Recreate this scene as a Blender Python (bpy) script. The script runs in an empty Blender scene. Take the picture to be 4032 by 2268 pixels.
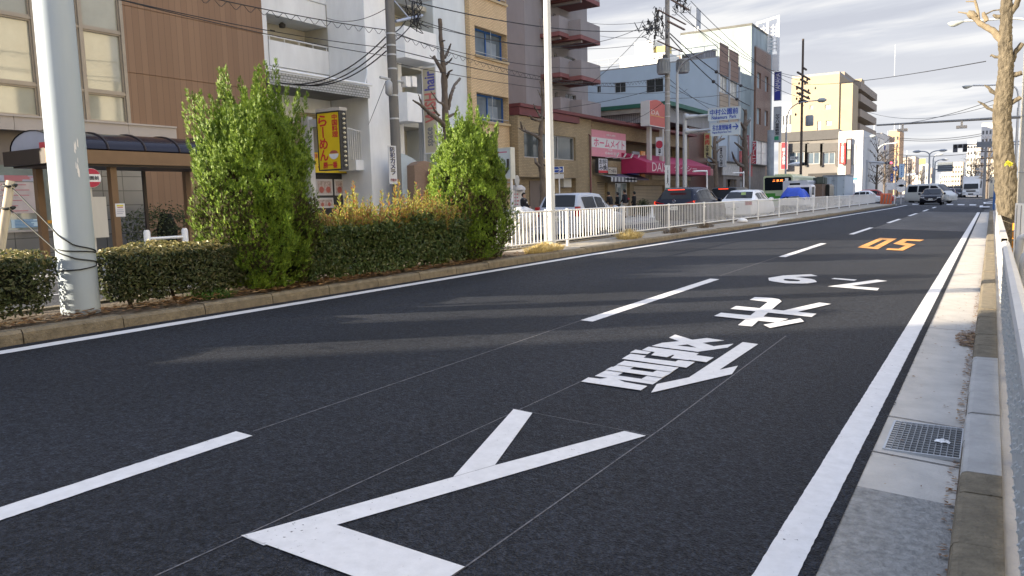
import bpy, bmesh, math, random
from mathutils import Vector, Matrix, noise
random.seed(7)
R = math.radians
C = bpy.context.scene
COL = C.collection
# ------------------------------------------------------------------ camera
H = 1.52
F_PX, PITCH, ROLL, YAW = 3000.0, R(6.555), R(-1.47), R(32.184)
Fv = Vector((-math.sin(YAW)*math.cos(PITCH), math.cos(YAW)*math.cos(PITCH), -math.sin(PITCH)))
r0 = Vector((math.cos(YAW), math.sin(YAW), 0)); u0 = r0.cross(Fv)
Rv = r0*math.cos(ROLL) + u0*math.sin(ROLL); Uv = -r0*math.sin(ROLL) + u0*math.cos(ROLL)
cam = bpy.data.cameras.new('camera'); co = bpy.data.objects.new('camera', cam); COL.objects.link(co)
cam.sensor_width = 36; cam.lens = F_PX/4032*36; cam.clip_end = 4000; cam.clip_start = 0.05
co.matrix_world = Matrix(((Rv.x, Uv.x, -Fv.x, 0), (Rv.y, Uv.y, -Fv.y, 0), (Rv.z, Uv.z, -Fv.z, H), (0, 0, 0, 1)))
C.camera = co
# ------------------------------------------------------------------ light
SUN_EL = R(16.0); SX, SY = .672, .741            # the way sunlight travels over the ground
sd = Vector((SX*math.cos(SUN_EL), SY*math.cos(SUN_EL), -math.sin(SUN_EL)))
sl = bpy.data.lights.new('sun', 'SUN'); sl.energy = 5.0; sl.angle = R(0.5); sl.color = (1, .86, .66)
so = bpy.data.objects.new('sun', sl); COL.objects.link(so); so.rotation_euler = sd.to_track_quat('-Z', 'Y').to_euler()
W = bpy.data.worlds.new('World'); C.world = W; W.use_nodes = True
nt = W.node_tree; nt.nodes.clear()
def wn(t, **k):
    n = nt.nodes.new(t)
    for a, b in k.items(): setattr(n, a, b)
    return n
out = wn('ShaderNodeOutputWorld'); bg = wn('ShaderNodeBackground'); bg.inputs['Strength'].default_value = 0.070
sky = wn('ShaderNodeTexSky', sky_type='NISHITA', sun_disc=False, sun_elevation=SUN_EL, sun_rotation=math.atan2(-SX, -SY))
tc = wn('ShaderNodeTexCoord'); sep = wn('ShaderNodeSeparateXYZ'); nt.links.new(tc.outputs['Generated'], sep.inputs[0])
def mth(op, a, b=None, clamp=False):
    n = wn('ShaderNodeMath', operation=op, use_clamp=clamp)
    for i, v in enumerate((a, b)):
        if v is None: continue
        if isinstance(v, (int, float)): n.inputs[i].default_value = v
        else: nt.links.new(v, n.inputs[i])
    return n.outputs[0]
zz = mth('ADD', mth('MAXIMUM', sep.outputs['Z'], 0.0), 0.09)
cmb = wn('ShaderNodeCombineXYZ'); nt.links.new(mth('DIVIDE', sep.outputs['X'], zz), cmb.inputs[0]); nt.links.new(mth('DIVIDE', sep.outputs['Y'], zz), cmb.inputs[1])
mp = wn('ShaderNodeMapping'); mp.inputs['Rotation'].default_value = (0, 0, R(-38)); mp.inputs['Scale'].default_value = (.45, .95, 1); mp.inputs['Location'].default_value = (3.1, 1.2, 0); nt.links.new(cmb.outputs[0], mp.inputs[0])
n1 = wn('ShaderNodeTexNoise'); n1.inputs['Scale'].default_value = 1.25; n1.inputs['Detail'].default_value = 8; n1.inputs['Roughness'].default_value = .56; n1.inputs['Distortion'].default_value = .35; nt.links.new(mp.outputs[0], n1.inputs['Vector'])
n2 = wn('ShaderNodeTexNoise'); n2.inputs['Scale'].default_value = .35; n2.inputs['Detail'].default_value = 4; nt.links.new(mp.outputs[0], n2.inputs['Vector'])
cr = wn('ShaderNodeValToRGB')                      # grey cloud undersides and bright breaks
cr.color_ramp.elements[0].position = .44; cr.color_ramp.elements[0].color = (2.05, 2.2, 2.65, 1)
cr.color_ramp.elements[1].position = .585; cr.color_ramp.elements[1].color = (3.9, 3.9, 3.95, 1)
e = cr.color_ramp.elements.new(.5); e.color = (2.5, 2.65, 3.05, 1)
nt.links.new(n1.outputs['Fac'], cr.inputs[0])
hz = wn('ShaderNodeValToRGB'); hz.color_ramp.elements[0].position = 0.0; hz.color_ramp.elements[1].position = .32
hz.color_ramp.elements[0].color = (1, 1, 1, 1); hz.color_ramp.elements[1].color = (0, 0, 0, 1)
nt.links.new(sep.outputs['Z'], hz.inputs[0])
mixh = wn('ShaderNodeMixRGB'); mixh.inputs[2].default_value = (4.1, 4.1, 4.1, 1)
nt.links.new(mth('MULTIPLY', hz.outputs[0], mth('MULTIPLY', n2.outputs['Fac'], 1.25, True)), mixh.inputs[0]); nt.links.new(cr.outputs[0], mixh.inputs[1])
cov = wn('ShaderNodeValToRGB'); cov.color_ramp.elements[0].position = .18; cov.color_ramp.elements[1].position = .34
nt.links.new(n2.outputs['Fac'], cov.inputs[0])
mixs = wn('ShaderNodeMixRGB'); nt.links.new(cov.outputs[0], mixs.inputs[0]); nt.links.new(sky.outputs[0], mixs.inputs[1]); nt.links.new(mixh.outputs[0], mixs.inputs[2])
zen = wn('ShaderNodeValToRGB'); zen.color_ramp.elements[0].position = .26; zen.color_ramp.elements[0].color = (1, 1, 1, 1); zen.color_ramp.elements[1].position = .62; zen.color_ramp.elements[1].color = (1.55, 1.75, 2.15, 1)
nt.links.new(sep.outputs['Z'], zen.inputs[0]); mz = wn('ShaderNodeMixRGB', blend_type='MULTIPLY'); mz.inputs[0].default_value = 1; nt.links.new(mixs.outputs[0], mz.inputs[1]); nt.links.new(zen.outputs[0], mz.inputs[2])   # the deck is thin and bright overhead
nt.links.new(mz.outputs[0], bg.inputs['Color']); nt.links.new(bg.outputs[0], out.inputs[0])
vs = C.view_settings; vs.view_transform = 'Standard'; vs.look = 'None'; vs.gamma = 1; vs.use_curve_mapping = False; vs.exposure = 1.80
C.render.engine = 'CYCLES'; C.cycles.max_bounces = 6; C.cycles.transparent_max_bounces = 8
# ------------------------------------------------------------------ photograph pixel (4032 x 2268) to a point on a real plane
def ray(px, py): return Rv*((px-2016)/F_PX) - Uv*((py-1134)/F_PX) + Fv
def fx(px, py, X): d = ray(px, py); return Vector((0, 0, H)) + d*(X/d.x)
def fy(px, py, Y): d = ray(px, py); return Vector((0, 0, H)) + d*(Y/d.y)
def fz(px, py, Z): d = ray(px, py); return Vector((0, 0, H)) + d*((Z-H)/d.z)
CF = .04                                           # crossfall of the near carriageway
def fr(px, py): d = ray(px, py); return Vector((0, 0, H)) + d*(-H/(d.z + CF*d.x))
def q(ox, oy, s): return lambda a, b: (ox+a/s, oy+b/s)
Z3 = q(1000, 0, 2.1952); Z5 = q(1950, 0, 2.1952); Z7 = q(2950, 0, 2.195); Z8 = q(2950, 600, 2.381); Z6 = q(1950, 600, 2.4533)
Z1 = q(0, 0, 2.195); Z2 = q(0, 600, 1.9067); Z4 = q(1000, 600, 2.4533); ZA = q(0, 480, 2.786); ZS = q(2450, 350, 3.915); ZP = q(2750, 350, 3.22)
ZR = q(1180, 400, 3.45); ZY = q(2000, 380, 4.2625); ZG = q(3050, 500, 4.83); ZF = q(3350, 480, 4.2625); ZU = q(2540, 0, 3.019); ZT = q(3600, 0, 2.898); ZV = q(3700, 450, 3.22)
ZC = q(2000, 680, 4.528); ZL = q(2450, 700, 4.6836); ZB = q(3000, 640, 5.7244); S4 = q(0, 0, 2576/4032)
# ------------------------------------------------------------------ materials
MATS = {}
def mat(name, col, rough=.6, var=.12, scale=2.0, bump=0, bscale=40, metal=0, spec=.4, emit=0, trans=0, streak=0, coat=0):
    if name in MATS: return MATS[name]
    m = bpy.data.materials.new(name); m.use_nodes = True; t = m.node_tree; p = t.nodes['Principled BSDF']
    p.inputs['Roughness'].default_value = rough; p.inputs['Metallic'].default_value = metal; p.inputs['Specular IOR Level'].default_value = spec
    if coat: p.inputs['Coat Weight'].default_value = coat; p.inputs['Coat Roughness'].default_value = .05
    c4 = (*col, 1)
    if var:
        g = t.nodes.new('ShaderNodeNewGeometry'); n = t.nodes.new('ShaderNodeTexNoise'); n.inputs['Scale'].default_value = scale; n.inputs['Detail'].default_value = 6; n.inputs['Roughness'].default_value = .65
        if streak:
            mpn = t.nodes.new('ShaderNodeMapping'); mpn.inputs['Scale'].default_value = (1, 1, 1/streak); t.links.new(g.outputs['Position'], mpn.inputs[0]); t.links.new(mpn.outputs[0], n.inputs['Vector'])
        else: t.links.new(g.outputs['Position'], n.inputs['Vector'])
        r = t.nodes.new('ShaderNodeValToRGB'); r.color_ramp.elements[0].position = .3; r.color_ramp.elements[1].position = .72
        r.color_ramp.elements[0].color = (*[x*(1-var) for x in col], 1); r.color_ramp.elements[1].color = (*[min(1, x*(1+var)) for x in col], 1)
        t.links.new(n.outputs['Fac'], r.inputs[0]); t.links.new(r.outputs[0], p.inputs['Base Color'])
    else: p.inputs['Base Color'].default_value = c4
    if bump:
        g2 = t.nodes.new('ShaderNodeNewGeometry'); n = t.nodes.new('ShaderNodeTexNoise'); n.inputs['Scale'].default_value = bscale; n.inputs['Detail'].default_value = 5
        t.links.new(g2.outputs['Position'], n.inputs['Vector'])
        b = t.nodes.new('ShaderNodeBump'); b.inputs['Strength'].default_value = bump; b.inputs['Distance'].default_value = .02; t.links.new(n.outputs['Fac'], b.inputs['Height']); t.links.new(b.outputs[0], p.inputs['Normal'])
    if emit: p.inputs['Emission Color'].default_value = c4; p.inputs['Emission Strength'].default_value = emit
    if trans:
        tr = t.nodes.new('ShaderNodeBsdfTranslucent'); mx = t.nodes.new('ShaderNodeMixShader'); mx.inputs[0].default_value = trans
        if var: t.links.new(r.outputs[0], tr.inputs[0])
        else: tr.inputs[0].default_value = c4
        t.links.new(p.outputs[0], mx.inputs[1]); t.links.new(tr.outputs[0], mx.inputs[2]); t.links.new(mx.outputs[0], t.nodes['Material Output'].inputs[0])
    MATS[name] = m; return m
def brick(name, c1, c2, mortar, bw, bh, gap=.008, rough=.6, offset=.5, rot=0, bump=.4, axis='yz', dirt=.25):
    """a tiled or bricked wall: courses laid out over the wall's own plane in metres"""
    if name in MATS: return MATS[name]
    m = bpy.data.materials.new(name); m.use_nodes = True; t = m.node_tree; p = t.nodes['Principled BSDF']; p.inputs['Roughness'].default_value = rough
    g = t.nodes.new('ShaderNodeNewGeometry'); s = t.nodes.new('ShaderNodeSeparateXYZ'); c = t.nodes.new('ShaderNodeCombineXYZ'); ad = t.nodes.new('ShaderNodeMath'); ad.operation = 'ADD'
    t.links.new(g.outputs['Position'], s.inputs[0]); t.links.new(s.outputs['X'], ad.inputs[0]); t.links.new(s.outputs['Y'], ad.inputs[1]); t.links.new(ad.outputs[0], c.inputs[0 if axis == 'yz' else 1]); t.links.new(s.outputs['Z'], c.inputs[1 if axis == 'yz' else 0])
    b = t.nodes.new('ShaderNodeTexBrick'); b.offset = offset; b.inputs['Scale'].default_value = 1; b.inputs['Brick Width'].default_value = bw; b.inputs['Row Height'].default_value = bh; b.inputs['Mortar Size'].default_value = gap
    b.inputs['Color1'].default_value = (*c1, 1); b.inputs['Color2'].default_value = (*c2, 1); b.inputs['Mortar'].default_value = (*mortar, 1)
    t.links.new(c.outputs[0], b.inputs['Vector'])
    n = t.nodes.new('ShaderNodeTexNoise'); n.inputs['Scale'].default_value = .7; n.inputs['Detail'].default_value = 6; mpn = t.nodes.new('ShaderNodeMapping'); mpn.inputs['Scale'].default_value = (1, 1, .35)
    t.links.new(g.outputs['Position'], mpn.inputs[0]); t.links.new(mpn.outputs[0], n.inputs['Vector'])
    r = t.nodes.new('ShaderNodeValToRGB'); r.color_ramp.elements[0].position = .3; r.color_ramp.elements[1].position = .7; v = 1-dirt; r.color_ramp.elements[0].color = (v, v, v, 1); r.color_ramp.elements[1].color = (1, 1, 1, 1); t.links.new(n.outputs['Fac'], r.inputs[0])
    mx = t.nodes.new('ShaderNodeMixRGB'); mx.blend_type = 'MULTIPLY'; mx.inputs[0].default_value = 1; t.links.new(b.outputs['Color'], mx.inputs[1]); t.links.new(r.outputs[0], mx.inputs[2]); t.links.new(mx.outputs[0], p.inputs['Base Color'])
    bp = t.nodes.new('ShaderNodeBump'); bp.inputs['Strength'].default_value = bump; bp.inputs['Distance'].default_value = .01; bp.invert = True; t.links.new(b.outputs['Fac'], bp.inputs['Height']); t.links.new(bp.outputs[0], p.inputs['Normal'])
    MATS[name] = m; return m
def glass(name, col=(.03, .035, .04), rough=.03, spec=.55, var=.3):
    return mat(name, col, rough, var, .6, spec=spec, coat=.12)
def leafmat(name, cols, trans=.35, rough=.5):
    """leaf colour varies from leaf to leaf (random per mesh island)"""
    if name in MATS: return MATS[name]
    m = bpy.data.materials.new(name); m.use_nodes = True; t = m.node_tree; p = t.nodes['Principled BSDF']; p.inputs['Roughness'].default_value = rough; p.inputs['Specular IOR Level'].default_value = .35
    g = t.nodes.new('ShaderNodeNewGeometry'); r = t.nodes.new('ShaderNodeValToRGB'); els = r.color_ramp.elements
    els[0].position = 0; els[0].color = (*cols[0], 1); els[1].position = 1; els[1].color = (*cols[-1], 1)
    for i, cc in enumerate(cols[1:-1]): e = els.new((i+1)/(len(cols)-1)); e.color = (*cc, 1)
    t.links.new(g.outputs['Random Per Island'], r.inputs[0]); t.links.new(r.outputs[0], p.inputs['Base Color'])
    tr = t.nodes.new('ShaderNodeBsdfTranslucent'); t.links.new(r.outputs[0], tr.inputs[0]); mx = t.nodes.new('ShaderNodeMixShader'); mx.inputs[0].default_value = trans
    t.links.new(p.outputs[0], mx.inputs[1]); t.links.new(tr.outputs[0], mx.inputs[2]); t.links.new(mx.outputs[0], t.nodes['Material Output'].inputs[0])
    MATS[name] = m; return m
# ------------------------------------------------------------------ mesh building
class MB:
    def __init__(s): s.v = []; s.f = []; s.smooth = []
    def add(s, vs, fs, sm=False):
        o = len(s.v); s.v += [tuple(v) for v in vs]; s.f += [tuple(i+o for i in f) for f in fs]; s.smooth += [sm]*len(fs); return s
    def box(s, a, b):
        x0, y0, z0 = [min(p, r_) for p, r_ in zip(a, b)]; x1, y1, z1 = [max(p, r_) for p, r_ in zip(a, b)]
        return s.add([(x0, y0, z0), (x1, y0, z0), (x1, y1, z0), (x0, y1, z0), (x0, y0, z1), (x1, y0, z1), (x1, y1, z1), (x0, y1, z1)],
                     [(0, 3, 2, 1), (4, 5, 6, 7), (0, 1, 5, 4), (1, 2, 6, 5), (2, 3, 7, 6), (3, 0, 4, 7)])
    def obox(s, c, hx, hy, hz):
        """box with half-axis vectors"""
        c, hx, hy, hz = map(Vector, (c, hx, hy, hz)); P = []
        for k in (-1, 1):
            for i, j in ((-1, -1), (1, -1), (1, 1), (-1, 1)): P.append(c+hx*i+hy*j+hz*k)
        return s.add(P, [(0, 3, 2, 1), (4, 5, 6, 7), (0, 1, 5, 4), (1, 2, 6, 5), (2, 3, 7, 6), (3, 0, 4, 7)])
    def prism(s, pts, d):
        """planar polygon pts pushed along vector d"""
        d = Vector(d); n = len(pts); P = [Vector(p) for p in pts]; Q = [p+d for p in P]
        return s.add(P+Q, [tuple(range(n-1, -1, -1)), tuple(range(n, 2*n))]+[(i, (i+1) % n, n+(i+1) % n, n+i) for i in range(n)])
    def quad(s, *p): return s.add(p, [tuple(range(len(p)))])
    def tube(s, pts, rad, n=8, cap=True, sm=True, squash=None):
        pts = [Vector(p) for p in pts]; k = len(pts); rad = rad if isinstance(rad, (list, tuple)) else [rad]*k; V = []; Fc = []
        up = None
        for i, p in enumerate(pts):
            d = (pts[min(i+1, k-1)]-pts[max(i-1, 0)]); d = d.normalized() if d.length > 1e-9 else Vector((0, 0, 1))
            if up is None: up = d.orthogonal().normalized()
            up = (up-d*up.dot(d)); up = up.normalized() if up.length > 1e-6 else d.orthogonal().normalized(); w = d.cross(up)
            for j in range(n):
                a = 2*math.pi*j/n; V.append(p+up*math.cos(a)*rad[i]+w*math.sin(a)*rad[i])
        for i in range(k-1):
            for j in range(n): Fc.append((i*n+j, i*n+(j+1) % n, (i+1)*n+(j+1) % n, (i+1)*n+j))
        s.add(V, Fc, sm)
        if cap: s.add(V[:n], [tuple(range(n-1, -1, -1))]); s.add(V[-n:], [tuple(range(n))])
        return s
    def lathe(s, c, prof, n=16, axis='z', sm=True):
        """prof = [(radius, height)] about an axis through c"""
        c = Vector(c); V = []; Fc = []
        for r_, h in prof:
            for j in range(n):
                a = 2*math.pi*j/n; x, y = math.cos(a)*r_, math.sin(a)*r_
                V.append(c+Vector({'z': (x, y, h), 'x': (h, x, y), 'y': (y, h, x)}[axis]))
        for i in range(len(prof)-1):
            for j in range(n): Fc.append((i*n+j, i*n+(j+1) % n, (i+1)*n+(j+1) % n, (i+1)*n+j))
        s.add(V, Fc, sm); s.add(V[:n], [tuple(range(n-1, -1, -1))]); return s.add(V[-n:], [tuple(range(n))])
    def build(s, name, m, parent=None):
        me = bpy.data.meshes.new(name); me.from_pydata(s.v, [], s.f); me.materials.append(m)
        me.polygons.foreach_set('use_smooth', s.smooth); me.update()
        o = bpy.data.objects.new(name, me); COL.objects.link(o)
        if parent: 
            o.parent = parent
            if parent.get('_w'): o.matrix_parent_inverse = Matrix.Translation(-parent.location)
        return o
def tag(o, label=None, cat=None, group=None, kind=None):
    if label: o['label'] = label
    if cat: o['category'] = cat
    if group: o['group'] = group
    if kind: o['kind'] = kind
    return o
def thing(name, label, cat, loc=(0, 0, 0), rz=0, group=None, local=False):
    """an Empty at the thing's base; its parts are modelled in world space unless local"""
    o = bpy.data.objects.new(name, None); COL.objects.link(o); o.location = loc; o.rotation_euler = (0, 0, rz); o.empty_display_size = .1
    if not local: o['_w'] = 1
    return tag(o, label, cat, group)
def struct(o): o['kind'] = 'structure'; return o
def copy_tree(o, parent=None):
    c = o.copy(); COL.objects.link(c)
    if parent: c.parent = parent
    for ch in list(o.children): copy_tree(ch, c)
    return c
GL = {}
def glyphs(s, bold=0):
    """2-D outline mesh of a string: verts, faces, size"""
    k = (s, bold)
    if k in GL: return GL[k]
    cu = bpy.data.curves.new('g', 'FONT'); cu.body = s; cu.size = 1; cu.resolution_u = 2; cu.offset = bold
    ob = bpy.data.objects.new('g', cu); COL.objects.link(ob)
    me = ob.evaluated_get(bpy.context.evaluated_depsgraph_get()).to_mesh()
    v = [(p.co.x, p.co.y) for p in me.vertices]; f = [tuple(p.vertices) for p in me.polygons]
    ob.evaluated_get(bpy.context.evaluated_depsgraph_get()).to_mesh_clear()
    bpy.data.objects.remove(ob); bpy.data.curves.remove(cu); GL[k] = (v, f); return GL[k]
def text(mb, s, o, u, v, w, h, vertical=False, bold=.02, fit=False, skew=0):
    """letters of s laid into the box o (lower left), along unit vectors u, v, width w, height h; heavier strokes are thin stacked copies"""
    o, u, v = Vector(o), Vector(u).normalized(), Vector(v).normalized(); n_ = u.cross(v)
    sh = [(0, 0)]+([(bold, 0), (-bold, 0), (0, bold), (0, -bold)] if bold > .012 else [])
    def put(gv, gf, kx, ky, ox, oy, x0, y0):
        for i, (a, b) in enumerate(sh): mb.add([o+n_*(.0008*i)+u*((p[0]-x0+a)*kx+ox+skew*(p[1]-y0)*ky)+v*((p[1]-y0+b)*ky+oy) for p in gv], gf)
    if vertical:
        n = len(s); ch = h/n
        for i, c in enumerate(s):
            if c == ' ': continue
            gv, gf = glyphs(c)
            if not gv: continue
            if c in 'ー－-': gv = [(-y, x) for x, y in gv]
            x0, x1 = min(p[0] for p in gv), max(p[0] for p in gv); y0, y1 = min(p[1] for p in gv), max(p[1] for p in gv)
            if c in 'ー－-一': k = kx = .9*min(w, ch)/max(x1-x0, y1-y0)
            else: k = .92*ch/(y1-y0); kx = .95*w/(x1-x0); k = min(k, kx*1.4); kx = min(kx, k*1.4)
            put(gv, gf, kx, k, w/2, h-(i+.5)*ch, (x0+x1)/2, (y0+y1)/2)
    else:
        gv, gf = glyphs(s)
        if not gv: return mb
        x0, x1 = min(p[0] for p in gv), max(p[0] for p in gv); y0, y1 = min(p[1] for p in gv), max(p[1] for p in gv)
        kx, ky = w/(x1-x0), h/(y1-y0)
        if not fit: kx = ky = min(kx, ky)
        put(gv, gf, kx, ky, (w-kx*(x1-x0))/2, (h-ky*(y1-y0))/2, x0, y0)
    return mb
# ------------------------------------------------------------------ shared materials
def asphalt(name, base, light=1.0, var=.25):
    m = bpy.data.materials.new(name); m.use_nodes = True; t = m.node_tree; p = t.nodes['Principled BSDF']; p.inputs['Roughness'].default_value = .74; p.inputs['Specular IOR Level'].default_value = .20
    g = t.nodes.new('ShaderNodeNewGeometry')
    n = t.nodes.new('ShaderNodeTexNoise'); n.inputs['Scale'].default_value = 75; n.inputs['Detail'].default_value = 3; n.inputs['Roughness'].default_value = .7
    n2_ = t.nodes.new('ShaderNodeTexNoise'); n2_.inputs['Scale'].default_value = .55; n2_.inputs['Detail'].default_value = 5
    vo = t.nodes.new('ShaderNodeTexVoronoi'); vo.inputs['Scale'].default_value = 90
    mpg = t.nodes.new('ShaderNodeMapping'); mpg.inputs['Scale'].default_value = (1, .22, 1)
    t.links.new(g.outputs['Position'], mpg.inputs[0])
    for x in (n, vo): t.links.new(g.outputs['Position'], x.inputs['Vector'])
    t.links.new(mpg.outputs[0], n2_.inputs['Vector'])
    r = t.nodes.new('ShaderNodeValToRGB'); r.color_ramp.elements[0].position = .28; r.color_ramp.elements[1].position = .75
    r.color_ramp.elements[0].color = (*[c*.35 for c in base], 1); r.color_ramp.elements[1].color = (*[c*2.1 for c in base], 1); e = r.color_ramp.elements.new(.5); e.color = (*base, 1)
    t.links.new(n.outputs['Fac'], r.inputs[0])
    r2 = t.nodes.new('ShaderNodeValToRGB'); r2.color_ramp.elements[0].position = .32; r2.color_ramp.elements[1].position = .7; r2.color_ramp.elements[0].color = (1-var,)*3+(1,); r2.color_ramp.elements[1].color = (1+var,)*3+(1,)
    t.links.new(n2_.outputs['Fac'], r2.inputs[0])
    n5 = t.nodes.new('ShaderNodeTexNoise'); n5.inputs['Scale'].default_value = 27; n5.inputs['Detail'].default_value = 4; n5.inputs['Roughness'].default_value = .8; t.links.new(g.outputs['Position'], n5.inputs['Vector'])
    r5 = t.nodes.new('ShaderNodeValToRGB'); r5.color_ramp.elements[0].position = .38; r5.color_ramp.elements[1].position = .64; r5.color_ramp.elements[0].color = (.42, .42, .42, 1); r5.color_ramp.elements[1].color = (1.65, 1.65, 1.65, 1); t.links.new(n5.outputs['Fac'], r5.inputs[0])
    m5 = t.nodes.new('ShaderNodeMixRGB'); m5.blend_type = 'MULTIPLY'; m5.inputs[0].default_value = 1; t.links.new(r.outputs[0], m5.inputs[1]); t.links.new(r5.outputs[0], m5.inputs[2])
    mx = t.nodes.new('ShaderNodeMixRGB'); mx.blend_type = 'MULTIPLY'; mx.inputs[0].default_value = 1; t.links.new(m5.outputs[0], mx.inputs[1]); t.links.new(r2.outputs[0], mx.inputs[2]); t.links.new(mx.outputs[0], p.inputs['Base Color'])
    b = t.nodes.new('ShaderNodeBump'); b.inputs['Strength'].default_value = 1.0; b.inputs['Distance'].default_value = .016; t.links.new(vo.outputs['Distance'], b.inputs['Height']); t.links.new(b.outputs[0], p.inputs['Normal'])
    MATS[name] = m; return m
ASPH = asphalt('new_asphalt', (.0195, .0225, .0300)); ASPH2 = asphalt('old_asphalt', (.085, .085, .088)); ASPH3 = asphalt('worn_asphalt', (.06, .061, .065))
PAINT = mat('road_paint', (.56, .56, .565), .6, .09, 14, bump=.06, bscale=120)
def chipped(m, dark=(.05, .05, .055), thr=.69):
    """worn specks where the paint has gone and the asphalt shows"""
    t = m.node_tree; p = t.nodes['Principled BSDF']; src = p.inputs['Base Color'].links[0].from_socket; g = t.nodes.new('ShaderNodeNewGeometry')
    n = t.nodes.new('ShaderNodeTexNoise'); n.inputs['Scale'].default_value = 38; n.inputs['Detail'].default_value = 5; n.inputs['Roughness'].default_value = .7; n3 = t.nodes.new('ShaderNodeTexNoise'); n3.inputs['Scale'].default_value = 1.7; n3.inputs['Detail'].default_value = 2
    ad = t.nodes.new('ShaderNodeMath'); ad.operation = 'MULTIPLY_ADD'; ad.inputs[1].default_value = .35; r = t.nodes.new('ShaderNodeValToRGB'); r.color_ramp.elements[0].position = thr+.17; r.color_ramp.elements[1].position = thr+.19
    for x in (n, n3): t.links.new(g.outputs['Position'], x.inputs['Vector'])
    t.links.new(n3.outputs['Fac'], ad.inputs[0]); t.links.new(n.outputs['Fac'], ad.inputs[2]); t.links.new(ad.outputs[0], r.inputs[0])
    mx = t.nodes.new('ShaderNodeMixRGB'); mx.inputs[2].default_value = (*dark, 1); t.links.new(r.outputs[0], mx.inputs[0]); t.links.new(src, mx.inputs[1]); t.links.new(mx.outputs[0], p.inputs['Base Color'])
chipped(PAINT)
PAINT_O = mat('orange_road_paint', (.60, .27, .05), .6, .2, 9)
CONC = mat('gutter_concrete', (.42, .395, .355), .8, .14, 3.5, bump=.3, bscale=60)
CONC_R = mat('rough_concrete', (.24, .235, .22), .9, .35, 22, bump=.9, bscale=50)
KERB = mat('kerb_stone', (.165, .138, .095), .9, .32, 9, bump=.7, bscale=45)
KERB_N = mat('pale_kerb', (.38, .37, .35), .85, .16, 5, bump=.4, bscale=50)
SOIL = mat('planting_soil', (.11, .085, .06), .95, .45, 14, bump=1, bscale=30)
PAVE = mat('pavement', (.30, .29, .28), .85, .18, 2, bump=.3)
METAL_W = mat('white_fence_paint', (.66, .66, .65), .45, .08, 5)
GALV = mat('galvanised_steel', (.40, .42, .44), .5, .14, 3, metal=.25, streak=6)
POLE_G = mat('pale_grey_pole_paint', (.345, .405, .46), .5, .10, 1.5, streak=8)
CPOLE = mat('concrete_pole', (.27, .26, .245), .85, .2, 4, bump=.4, streak=4)
DARK = mat('dark_metal', (.035, .033, .032), .5, .2, 5)
BLACK = mat('black_rubber', (.012, .012, .013), .6, .15, 8)
WIRE = mat('wire_black', (.018, .018, .02), .6, 0)
WHITE = mat('white_paint', (.74, .74, .73), .45, .05, 3)
GLASS = glass('window_glass')
# ================================================================== GROUND
def sheet(name, xs, zs, y0, y1, m, n=40):
    """a strip of ground along the road: cross-section xs/zs (numbers or functions of y)"""
    mb = MB(); V = []; k = len(xs)
    for i in range(n+1):
        y = y0+(y1-y0)*(i/n)**1.6 if y1 > 100 else y0+(y1-y0)*i/n
        for x, z in zip(xs, zs): V.append((x(y) if callable(x) else x, y, z(y) if callable(z) else z))
    mb.add(V, [(i*k+j, i*k+j+1, (i+1)*k+j+1, (i+1)*k+j) for i in range(n) for j in range(k-1)])
    return struct(mb.build(name, m))
def lerp(pts):
    def f(y):
        if y <= pts[0][0]: return pts[0][1]
        for (a, p), (b, r_) in zip(pts, pts[1:]):
            if y <= b: return p+(r_-p)*(y-a)/(b-a)
        return pts[-1][1]
    return f
kx = lerp([(22, -7.62), (30, -7.40), (39, -7.12), (50, -6.98), (68, -6.8)])          # foot of the median kerb
lx = lerp([(15, -7.38), (22, -7.20), (28, -6.96), (34, -6.75), (47, -6.5), (60, -6.16)])  # its white line
rz = lambda x: -CF*x
MED0, MED1 = -40, 72.5
g = MB(); g.quad((-900, -300, -.12), (900, -300, -.12), (900, 1500, -.12), (-900, 1500, -.12)); struct(g.build('ground', ASPH2))
sheet('road', [kx, -.53], [lambda y: rz(kx(y)), rz(-.53)], -40, 72.6, ASPH, 60)
sheet('road', [-17, -9.1, -.53], [-.02, .355, rz(-.53)], 72.6, 700, ASPH3, 60)
sheet('road', [-16.3, -8.9], [.06, .35], -40, 72.6, ASPH3, 40)
sheet('side_street', [-120, -16.3], [.02, .05], 90, 118, ASPH3, 4)
sheet('pavement', [-24.5, -16.45], [.22, .2], -40, 90, PAVE, 10)
sheet('pavement', [-40, -17.2], [.2, .2], 118, 700, PAVE, 10)
mb = MB(); mb.box((-16.45, -40, -.05), (-16.28, 90, .19)); struct(mb.build('kerb', KERB_N))
# near gutter, kerb and footway on the right
y_r = fr(*q(2900, 1568, 2.0698)(1300, 770)).y
sheet('gutter', [-.545, -.08], [rz(-.5)-.002, -.004], y_r, 57, CONC, 30)
sheet('gutter', [-.545, -.08], [rz(-.5)-.002, -.004], -20, y_r, CONC_R, 8)
def kerb(name, y0, y1, m, seed, step=.6):
    rnd = random.Random(seed); mb = MB(); y = y0
    while y < y1-.05:
        l = min(step, y1-y); t = .115+rnd.uniform(-.005, .005); x = rnd.uniform(-.004, .004); e0, e1 = y+.004, y+l-.004
        prof = [(-.085+x, -.05), (-.085+x, t-.03), (-.076+x, t-.009), (-.055+x, t), (.095, t), (.095, -.05)]
        mb.prism([(p[0], e0, p[1]) for p in prof], (0, e1-e0, 0)); y += l
    return struct(mb.build(name, m))
kerb('kerb', -8, y_r+.18, KERB, 1); kerb('kerb', y_r+.18, 7.4, KERB_N, 2); kerb('kerb', 7.4, 57, KERB, 3)
mb = MB(); mb.box((-.09, -20, -.06), (.098, 57, .06)); struct(mb.build('kerb_bed', SOIL))
sheet('footway', [.095, .3, 4.2], [.10, .105, .12], -20, 57, PAVE, 12)
sheet('footway', [.35, 12], [.05, .05], 66, 700, PAVE, 12)
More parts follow.
